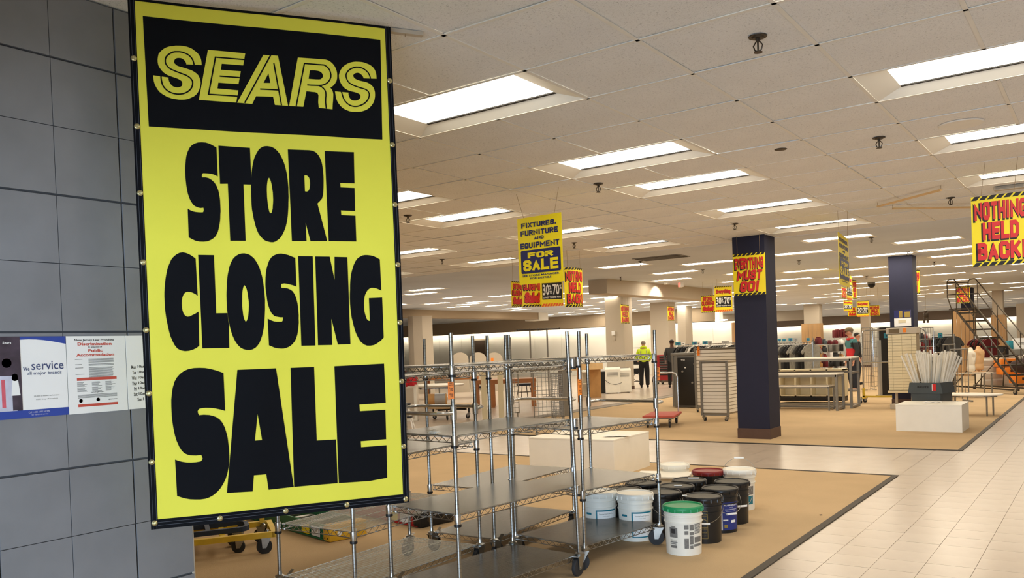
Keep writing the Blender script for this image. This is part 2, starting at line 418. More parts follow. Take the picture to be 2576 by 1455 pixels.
for c in range(-34, 14):
    x = CX0+(c+.5)*TILE; rest.quads([(x-.372, CY0+12*TILE+.009, H+.004), (x-.372, YSTEP, H+.004), (x+.372, YSTEP, H+.004), (x+.372, CY0+12*TILE+.009, H+.004)])
obj('ceiling_tiles_far', rest, 'tile_acoustic', ceiling, kind='stuff', smooth=0)
bars = MB()
for c in range(-34, 15):
    x = CX0+c*TILE; bars.box(x-.0125, -6, H-.002, x+.0125, YSTEP, H+.0015)
for r in range(-13, 14):
    y = CY0+r*TILE
    if y > YSTEP: continue
    xs = [CX0-34*TILE, CX0+14*TILE]
    bars.box(xs[0], y-.0125, H-.002, xs[1], y+.0125, H+.0015)
# grid bars do not cross the open fixtures: keep the pieces outside them
def clip_bars(mbars):
    out = MB()
    for i in range(0, len(mbars.v), 8):
        a, b = mbars.v[i], mbars.v[i+6]
        segs = [(a[0], a[1], b[0], b[1])]
        for c, r in LIGHTS_FRONT:
            X0, X1, Y0, Y1 = CX0+c*TILE+.014, CX0+(c+2)*TILE-.014, CY0+r*TILE+.014, CY0+(r+1)*TILE-.014
            nx = []
            for (x0, y0, x1, y1) in segs:
                if x1 <= X0 or x0 >= X1 or y1 <= Y0 or y0 >= Y1: nx.append((x0, y0, x1, y1)); continue
                if x1-x0 < y1-y0:
                    if y0 < Y0: nx.append((x0, y0, x1, Y0))
                    if y1 > Y1: nx.append((x0, Y1, x1, y1))
                else:
                    if x0 < X0: nx.append((x0, y0, X0, y1))
                    if x1 > X1: nx.append((X1, y0, x1, y1))
            segs = nx
        for x0, y0, x1, y1 in segs: out.box(x0, y0, H-.002, x1, y1, H+.0015)
    return out
obj('ceiling_grid', clip_bars(bars), 'grid_white', ceiling, kind='stuff', smooth=0)
# ---- rear ceiling
mb = MB(); mb.box(-46, YSTEP, HR+.10, 9, 76, HR+.2); rear = struct('ceiling', mb, 'grid_white')
LX, LY = 1.22, 0.61
REAR = [(-4.55, 15.35), (-3.40, 17.25), (-4.62, 19.5), (-3.38, 19.35), (-9.45, 16.5), (-9.42, 19.2), (-10.5, 21.3), (-5.75, 17.35), (-7.9, 17.6)]
for m in range(-18, 5):
    for j in range(28):
        x = -3.40+1.22*m*1.0; y = 21.2+1.83*j+(0.9 if m % 2 else 0)
        if (j + (m // 2)) % 2: continue
        if y > 30 and (m+j//2) % 3 == 0: continue
        if y > 69: continue
        if y > 40 and (j + m) % 3 == 0: continue
        REAR.append((x, y))
for x, y in [(-15.6, 17.9), (-16.8, 19.0), (-18.9, 24.1), (-19.8, 25.0), (-21.5, 31), (-24, 33), (-26, 35), (-22.5, 36.5)]: REAR.append((x-.6, y-.3))
REAR = [(x, y) for x, y in REAR if not (-25 < x < -22.2 and y > 20 and y < 36) and not (-11.95 < x < -10.6 and 18.5 < y < 28)]
FREE = []
for p in REAR:                                          # keep the fixtures clear of each other
    if all(abs(p[0]-q[0]) > LX+.02 or abs(p[1]-q[1]) > LY+.05 for q in FREE): FREE.append(p)
REAR = FREE
def seen(x, y):
    a, b, d = proj((x+LX/2, y+LY/2, HR)); return -60 < a < 2640
REAR = [p for k, p in enumerate(REAR) if seen(*p) or p[1] < 24]
mb = MB()                                               # the tiled field between the fixtures, cut into rows
ys = sorted(set([YSTEP, 76.0]+[y for _, y in REAR]+[y+LY for _, y in REAR]))
for a, b in zip(ys[:-1], ys[1:]):
    if b-a < 1e-5: continue
    m_ = (a+b)/2; hol = sorted((x, x+LX) for x, y in REAR if y < m_ < y+LY); x = -46
    for h0, h1 in hol:
        mb.quads([(x, a, HR), (x, b, HR), (h0, b, HR), (h0, a, HR)]); x = h1
    mb.quads([(x, a, HR), (x, b, HR), (9, b, HR), (9, a, HR)])
mb.quads([(-46, YSTEP, H), (9, YSTEP, H), (9, YSTEP, HR), (-46, YSTEP, HR)])
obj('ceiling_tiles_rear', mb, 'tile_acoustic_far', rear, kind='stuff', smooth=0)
# ---- fixtures
def frame_geo(w, d, iw, idd, h):
    m = MB(); a, b, p, q = w/2, d/2, iw/2, idd/2
    o_ = [(-a, -b, 0), (a, -b, 0), (a, b, 0), (-a, b, 0)]; i_ = [(-p, -q, h), (p, -q, h), (p, q, h), (-p, q, h)]
    t_ = [(-p, -q, h+.05), (p, -q, h+.05), (p, q, h+.05), (-p, q, h+.05)]
    m.add(o_+i_+t_, [(i, (i+1) % 4, 4+(i+1) % 4, 4+i) for i in range(4)]+[(4+i, 4+(i+1) % 4, 8+(i+1) % 4, 8+i) for i in range(4)])
    return m
fg = frame_geo(TILE*2-.03, TILE-.03, TILE*2-.37, TILE-.22, .05)
lens = MB(); lens.poly([(-.576, -.271, .056), (-.576, .247, .056), (.576, .247, .056), (.576, -.271, .056)])
gapm = MB(); gapm.box(-.577, .248, .047, .577, .2715, .058)
fg2 = frame_geo(LX-.01, LY-.01, LX-.12, LY-.22, .014)
lens2 = MB(); lens2.poly([(-.545, -.19, .018), (-.545, .19, .018), (.545, .19, .018), (.545, -.19, .018)])
def fixture(big):
    t = thing('ceiling_light', '', 'ceiling light')
    obj('reflector', fg if big else fg2, 'reflector', t, smooth=0)
    obj('lens', lens if big else lens2, 'lens' if big else 'lens_far', t, smooth=0, label='glowing white lens')
    if big: obj('gap_strip', gapm, 'dark_gap', t, smooth=0, label='dark gap at the lens edge')
    return t
FL = {(-3, 0): 'large bright recessed ceiling light right beside the yellow closing banner, nearest one',
      (1, 2): 'long recessed ceiling light at the top right corner, cut by the frame',
      (-3, 3): 'recessed ceiling light above the yellow fixtures sign, with a small hook at its corner',
      (-3, 5): 'recessed ceiling light third in the row leading from the banner to the navy pillar',
      (1, 5): 'recessed ceiling light at the right edge behind the round ceiling speaker',
      (-3, 8): 'recessed ceiling light fourth in the row, just before the navy pillar',
      (1, 8): 'recessed ceiling light over the right hand NOTHING HELD BACK sign',
      (-3, 11): 'recessed ceiling light touching the top of the nearest navy pillar',
      (-7, 3): 'recessed ceiling light half hidden by the right edge of the banner',
      (-7, 5): 'recessed ceiling light left of the yellow fixtures sign, whole fixture seen',
      (-7, 8): 'recessed ceiling light partly behind the yellow fixtures sign',
      (-7, 11): 'recessed ceiling light at the end of the front ceiling, left of the navy pillar',
      (-11, 8): 'low recessed ceiling light seen beside the lower banner edge'}
big0 = fixture(True); small0 = fixture(False); used = False
for c, r in LIGHTS_FRONT:
    px, py, d = proj((CX0+(c+1)*TILE, CY0+(r+.5)*TILE, H))
    t = copy_tree(big0) if used else big0; used = True
    t.location = (CX0+(c+1)*TILE, CY0+(r+.5)*TILE, H)
    t['label'] = FL.get((c, r), 'recessed ceiling light of the front ceiling outside the picture or behind the banner')
    if (c, r) not in FL: t['group'] = 'front ceiling lights hidden or out of view'
used = False
RL = ['recessed strip light just behind the nearest navy pillar, front row of the rear ceiling',
      'recessed strip light right of the hanging fixtures sign near the rear pillar', 'small recessed strip light left of the edge-on fixtures sign',
      'recessed strip light above the far navy pillar', 'recessed strip light left of the ceiling vent', 'recessed strip light in front of the red exit sign',
      'recessed strip light over the bulkhead with the light cone', 'recessed strip light hidden behind the navy pillar top', 'recessed strip light near the dark ceiling vent']
ORD = 'zeroth first second third fourth fifth sixth seventh eighth ninth tenth eleventh twelfth thirteenth fourteenth fifteenth sixteenth seventeenth eighteenth nineteenth twentieth'.split()
ORD += ['twenty-'+w for w in ORD[1:10]]+['thirtieth']+['thirty-'+w for w in ORD[1:10]]
rowsy = sorted(set(round(y, 2) for x, y in REAR[len(RL):])); nth = {}
for k, (x, y) in enumerate(REAR[len(RL):]): nth.setdefault(round(y, 2), []).append(x)
for k, (x, y) in enumerate(REAR):
    t = copy_tree(small0) if used else small0; used = True
    t.location = (x+LX/2, y+LY/2, HR)
    if k < len(RL): t['label'] = RL[k]
    else:
        t['group'] = 'recessed strip lights over the far sales floor'; r_ = rowsy.index(round(y, 2)); c_ = sorted(nth[round(y, 2)]).index(x)
        if y < 44 and r_+1 < len(ORD): t['label'] = 'recessed strip light, %s from the left in the %s row of the rear ceiling' % (ORD[c_+1], ORD[r_+1])
        else: t['label'] = 'faint recessed strip light in the farthest rows over the sales floor'
# ---- walls
q = MB(); q.box(-4.35, -1.0, 2.12, 9, -0.75, H); struct('added_shade_header', q, 'beige_paint')      # unseen header added behind the camera to shade the upper wall and banner
mb = MB(); mb.box(-4.35, -1.5, 0, -3.845, 2.515, H); wall_left = struct('wall_left', mb, 'stone_grout')
first = None
for zi in range(-1, 11):                                  # 12 inch stone tiles, thick and thin joints in turn
    for yi in range(-4, 4):
        z0 = 0.83-3*0.3075+0.3075*zi; z1 = z0+0.3075; y0 = 1.9095+0.3045*(yi-2); y1 = y0+0.3045
        if z1 < 0.02 or y0 < 0.6: continue
        jb = .0052 if zi % 2 == 0 else .0016; jt = .0016 if zi % 2 == 0 else .0052     # joints below and above
        jl = .0016 if yi % 2 == 0 else .0048; jr = .0048 if yi % 2 == 0 else .0016
        q = MB(); q.box(-3.847, y0+jl, max(0.002, z0+jb), -3.83+random.uniform(-.0006, .0006), min(y1-jr, 2.515), min(H-.002, z1-jt))
        if q.v[6][2]-q.v[0][2] < .02 or q.v[6][1]-q.v[0][1] < .02: continue
        obj('stone_tile', q, 'stone_tile', wall_left, smooth=0)
q = MB(); q.box(-4.35, 2.512, 0, -3.832, 2.522, H); obj('end_trim', q, 'beige_paint', wall_left, smooth=0)
def wall(n, x0, y0, z0, x1, y1, z1, m='white_wall'):
    q = MB(); q.box(x0, y0, z0, x1, y1, z1); return struct(n, q, m)
wall('wall_right', 8.6, -6, 0, 9, 76, HR+.1, 'beige_paint'); wall('wall_far_left', -46.2, -6, 0, -46, 76, HR+.1, 'beige_paint')
wall('wall_front_left', -46, -6, 0, -4.35, -5.6, HR, 'beige_paint')
wl = wall('wall_back_left', -40, 41.0, 0, -16.2, 41.5, HR+.1)
wb = wall('wall_back', -46, 72.4, 0, 9, 73, HR+.1)
bandsoff = []
def soffit(n, x0, x1, yw, zb, m, seg=6.0):
    q = MB(); q.box(x0, yw-.55, zb, x1, yw-.5, HR); q.box(x0, yw-.55, zb, x1, yw-.46, zb+.03); return struct(n, q, m)
soffit('trim_6', -40, -16.2, 41.0, 2.63, 'tan_band'); soffit('trim_7', -24.0, 9, 72.4, 2.66, 'taupe_band'); soffit('trim_8', -46, -24.2, 72.4, 2.2, 'beige_paint')
tube = MB(); tube.cbox(0, 0, 0, 2.3, .05, .05)
def valance(x, y, z, lab, first=[None]):
    if first[0] is None:
        o = solo('valance_light', tube, 'valance_tube', lab, 'light', smooth=0); first[0] = o
    else: o = first[0].copy(); COL.objects.link(o); o['label'] = lab
    o.location = (x, y, z); o['group'] = 'tube lights behind the valances'
for x in [-38.8+2.45*i for i in range(10)]: valance(x, 40.51, 2.686, 'fluorescent tube tucked behind the tan valance over the white back wall')
for x in [-22.8+2.45*i for i in range(10)]: valance(x, 71.91, 2.716, 'fluorescent tube tucked behind the taupe valance over the farthest wall')
for x in [-44.5+2.45*i for i in range(9)]: valance(x, 71.91, 2.256, 'fluorescent tube tucked behind the pale valance over the farthest wall')
# wall panel joints
for x in [-38.5+1.83*i for i in range(13)]:
    q = MB(); q.box(x, 40.985, 0, x+1.815, 41.0, 2.62); obj('wall_panel', q, 'white_wall', wl, smooth=0)
# door to a stock room in the back left wall
pa = aty(1206, 822, 40.96); pb = aty(1214, 860, 40.96)
xl, xr, zt = aty(1190, 857, 40.96).x, aty(1222, 857, 40.96).x, aty(1206, 857, 40.96).z
q = MB(); q.box(xl, 40.93, 0, xr, 40.97, zt); dr = struct('door_1', q, 'door_dark')
q = MB(); q.box(xl-.08, 40.91, 0, xl, 40.985, zt+.08); q.box(xr, 40.91, 0, xr+.08, 40.985, zt+.08); q.box(xl, 40.91, zt, xr, 40.985, zt+.08); obj('door_frame', q, 'beige_paint', dr, smooth=0)
q = MB(); q.add([(xl, 40.92, 0), (xl+.55, 40.2, 0), (xl+.55, 40.2, zt), (xl, 40.92, zt), (xl, 40.88, 0), (xl+.53, 40.17, 0), (xl+.53, 40.17, zt), (xl, 40.88, zt)],
                [(0, 1, 2, 3), (7, 6, 5, 4), (3, 2, 6, 7), (1, 5, 6, 2), (0, 4, 5, 1)]); obj('door_leaf', q, 'beige_paint', dr, smooth=0, label='pale door leaf standing ajar')
# bulkheads hanging below the rear ceiling
q = MB(); q.box(-23.6, 20.5, 3.04, -22.9, 34.5, HR); struct('trim_9', q, 'tan_band')
q = MB(); q.box(-23.7, 34.5, 2.98, -22.85, 35.3, HR); struct('trim_10', q, 'white_wall')
q = MB(); q.box(-11.25, 19.4, 2.98, -10.7, 26.6, HR); struct('trim_11', q, 'beige_paint')
q = MB(); q.box(-23, 52.0, 2.75, -15.0, 52.6, HR); struct('trim_12', q, 'beige_paint')
q = MB(); q.box(-1.75, 30.0, 2.9, 8.6, 30.6, HR); struct('trim_13', q, 'beige_paint')
# ---- pillars
def pillar(n, x0, y0, x1, y1, z1, m, base=0.11, bm='brown_base'):
    q = MB(); q.box(x0, y0, 0, x1, y1, z1); p = struct('pillar', q, m)
    if base:
        q = MB(); q.box(x0-.008, y0-.008, 0, x1+.008, y1+.008, base); obj('baseboard', q, bm, p, smooth=0, label='dark brown base band')
    return p
pillar('pillar_1', -5.02, 13.37, -4.49, 13.88, H+.07, 'navy', .17)
pillar('pillar_2', -4.02, 20.25, -3.53, 20.72, HR, 'navy', .17)
pillar('pillar_3', -14.95, 26.9, -14.2, 27.55, HR, 'beige_paint', .11)
_a, _b = aty(1638, 870, 32.6), aty(1683, 870, 32.6); pillar('pillar_4', _a.x, 32.6, _b.x, 33.3, HR, 'beige_paint', .11)
pc = at(1620, 880, 1.6)
def pillar_px(n, xl, xr, d, m, dy=.6, **k):
    a = atd(xl, 860, d); b = atd(xr, 860, d); return pillar(n, a.x, a.y, a.x+max(.4, (b-a).length*.85), a.y+dy, HR, m, **k)
# columns of the left department: square shaft with one rounded side
a = atd(1033, 860, 33.6); b = atd(1095, 860, 33.6); w = (b-a).length
q = MB(); q.prism([(0, 0), (.25*w, -.16), (.5*w, -.2), (.78*w, -.1), (w, .2), (w, .62), (0, .62)], 0, 3.04); p = struct('pillar', q, 'beige_paint', smooth=30); p.location = (a.x, a.y, 0); p.rotation_euler = (0, 0, -.55)
pp = pillar_px('pillar_6', 2024, 2068, 44.0, 'beige_paint'); pp2 = pillar_px('pillar_7', 2420, 2446, 33.0, 'navy', .5)
pillar_px('pillar_8', 2498, 2524, 36.0, 'beige_paint'); pillar_px('pillar_9', 2166, 2184, 44.0, 'beige_paint', .5)
pillar_px('pillar_10', 1706, 1716, 40.0, 'beige_paint', .8)
q = MB(); a = atd(2556, 765, 30); b = atd(2640, 765, 30); q.box(a.x, a.y, 0, b.x, a.y+.2, a.z); struct('wall_partition', q, 'beige_paint')
# ================================================================ fittings in the ceiling
def sprinkler(px, py, lab, first=[None]):
    z = H if at(px, py, H).y < YSTEP else HR
    p = at(px, py, z)
    if first[0] is None:
        t = thing('sprinkler', lab, 'sprinkler')
        q = MB(); q.lathe([(0.001, -.004), (.05, -.004), (.052, 0)], n=16); q.lathe([(.03, -.012), (.036, -.004)], n=12); obj('escutcheon', q, 'bronze', t)
        q = MB(); q.tube((0, 0, 0), (0, 0, -.03), .012); q.path([(.012, 0, -.03), (.026, 0, -.05), (.018, 0, -.075), (0, 0, -.085)], .004, 5)
        q.path([(-.012, 0, -.03), (-.026, 0, -.05), (-.018, 0, -.075), (0, 0, -.085)], .004, 5); q.tube((0, 0, -.03), (0, 0, -.08), .005, 6); obj('frame_arms', q, 'bronze', t)
        q = MB(); q.lathe([(.001, -.085), (.024, -.086), (.024, -.089), (.001, -.09)], n=12); obj('deflector', q, 'bronze', t)
        first[0] = t
    else: t = copy_tree(first[0])
    t.location = (p.x, p.y, z); tag(t, lab, 'sprinkler', 'sprinkler heads in the ceiling')
for px, py, lab in [(1906, 92, 'brass sprinkler head nearest the camera, in the top of the picture'), (2211, 347, 'brass sprinkler head left of the round ceiling speaker'),
        (1505, 463, 'brass sprinkler head right of the light above the yellow fixtures sign'), (1026, 543, 'sprinkler head beside the right edge of the banner, upper one'),
        (1848, 563, 'sprinkler head just above the nearest navy pillar'), (2391, 498, 'sprinkler head left of the large NOTHING HELD BACK sign'),
        (1112, 653, 'sprinkler head beside the lower right banner edge'), (1444, 611, 'sprinkler head right of the yellow fixtures sign'),
        (2192, 598, 'sprinkler head right of the edge-on fixtures sign'), (2284, 634, 'sprinkler head above the far navy pillar'),
        (1611, 657, 'sprinkler head in front of the dark ceiling vent'), (1768, 679, 'sprinkler head above the exit sign'),
        (1561, 697, 'sprinkler head left of the light cone on the bulkhead'), (2350, 659, 'sprinkler head below the large NOTHING HELD BACK sign'),
        (2010, 656, 'sprinkler head right of the nearest navy pillar, upper one'), (2180, 695, 'sprinkler head beside the small security dome')]:
    sprinkler(px, py, lab)
p = at(1964, 376, H); q = MB(); q.lathe([(.001, -.004), (.05, -.004), (.055, 0)], n=20); solo('sprinkler_cover', q, 'bronze', 'flat round bronze cap plate in the front ceiling', 'cap plate', (p.x, p.y, H))
p = at(2418, 312, H); t = thing('ceiling_speaker', 'flush round speaker grille in the ceiling at the right', 'speaker', (p.x, p.y, H))
q = MB(); q.lathe([(.11, -.006), (.16, -.008), (.17, 0)], n=28); obj('rim', q, 'grid_white', t)
q = MB(); q.lathe([(.001, -.004), (.11, -.005)], n=28); obj('grille', q, 'steel_grey', t, label='grey perforated grille')
p = at(2540, 467, H); t = thing('smoke_detector', 'small pale slotted box on the ceiling above the large red sign', 'detector', (p.x, p.y, H))
q = MB(); q.bbox(-.16, -.05, -.045, .16, .05, 0, .008); obj('housing', q, 'beige_paint', t)
q = MB(); [q.box(-.14, -.053, -.036+.012*i, .14, -.05, -.032+.012*i) for i in range(3)]; obj('slot', q, 'steel_grey', t)
p = at(1663, 648, HR); t = thing('ceiling_vent', 'dark square air vent in the rear ceiling', 'vent', (p.x, p.y, HR))
q = MB(); q.cbox(0, 0, -.006, 1.0, .62, .012); obj('vent_frame', q, 'steel_grey', t, smooth=0)
for i in range(7):
    q = MB(); q.cbox(0, -.24+.08*i, -.016, .92, .05, .008); obj('slat', q, 'bronze', t, smooth=0)
p = at(2192, 711, HR); t = thing('security_dome', 'black security camera dome under the rear ceiling', 'camera', (p.x, p.y, HR))
q = MB(); q.lathe([(.13, 0), (.13, -.05)], n=20); obj('collar', q, 'steel_grey', t)
q = MB(); q.lathe([(.12, -.05), (.115, -.10), (.085, -.15), (.04, -.18), (.001, -.185)], n=20); obj('dome', q, 'black_plastic', t)
# loose rods hung flat under the ceiling
for a, b, lab in [((2208, 520), (2367, 478), 'slim tan rod hung under the ceiling, the slanted one'), ((2246, 525), (2446, 522), 'slim tan rod hung under the ceiling, the level one')]:
    q = MB(); q.bar(at(*a, H-.05), at(*b, H-.05), .03, .02); rod = solo('hanging_rod', q, 'wood_light', lab, 'rod', smooth=0)
    q = MB(); q.tube(at(*a, H-.05), at(*a, H-.05)+Vector((0, 0, .05)), .003, 5); q.tube(at(*b, H-.05), at(*b, H-.05)+Vector((0, 0, .05)), .003, 5); obj('wire', q, 'twine', rod)
p1, p2 = at(1063, 87, H-.012), at(940, 72, H-.012)
q = MB(); q.bar(p2, p1, .032, .02); rod = solo('hanging_rod', q, 'beige_paint', 'wooden hanging stick sticking out at the top right of the banner', 'rod', smooth=0)
p = at(1019, 82, H-.01); q = MB(); q.path([p, p+Vector((.004, 0, .03)), p+Vector((-.012, .01, .012)), p+Vector((.01, -.008, -.012)), p+Vector((0, 0, -.02))], .0025, 5); obj('twine', q, 'twine', rod, label='knotted twine')
# exit sign
p = atd(1713, 712, 24.5); t = thing('exit_sign', 'small red exit sign hanging from the rear ceiling', 'exit sign', (p.x, p.y, p.z), -.95)
q = MB(); q.bbox(-.17, -.05, -.13, .17, .05, .13, .01); obj('housing', q, 'paper', t)
q = MB(); q.box(-.15, -.054, -.11, .15, -.05, .11); obj('face', q, 'exit_glow', t, smooth=0)
q = MB(); q.text('EXIT', -.13, -.07, .26, .14, -.056, .03); obj('lettering', q, 'paper', t, smooth=0)
q = MB(); q.box(-.02, -.02, .13, .02, .02, HR-p.z); obj('stem', q, 'paper', t, smooth=0)
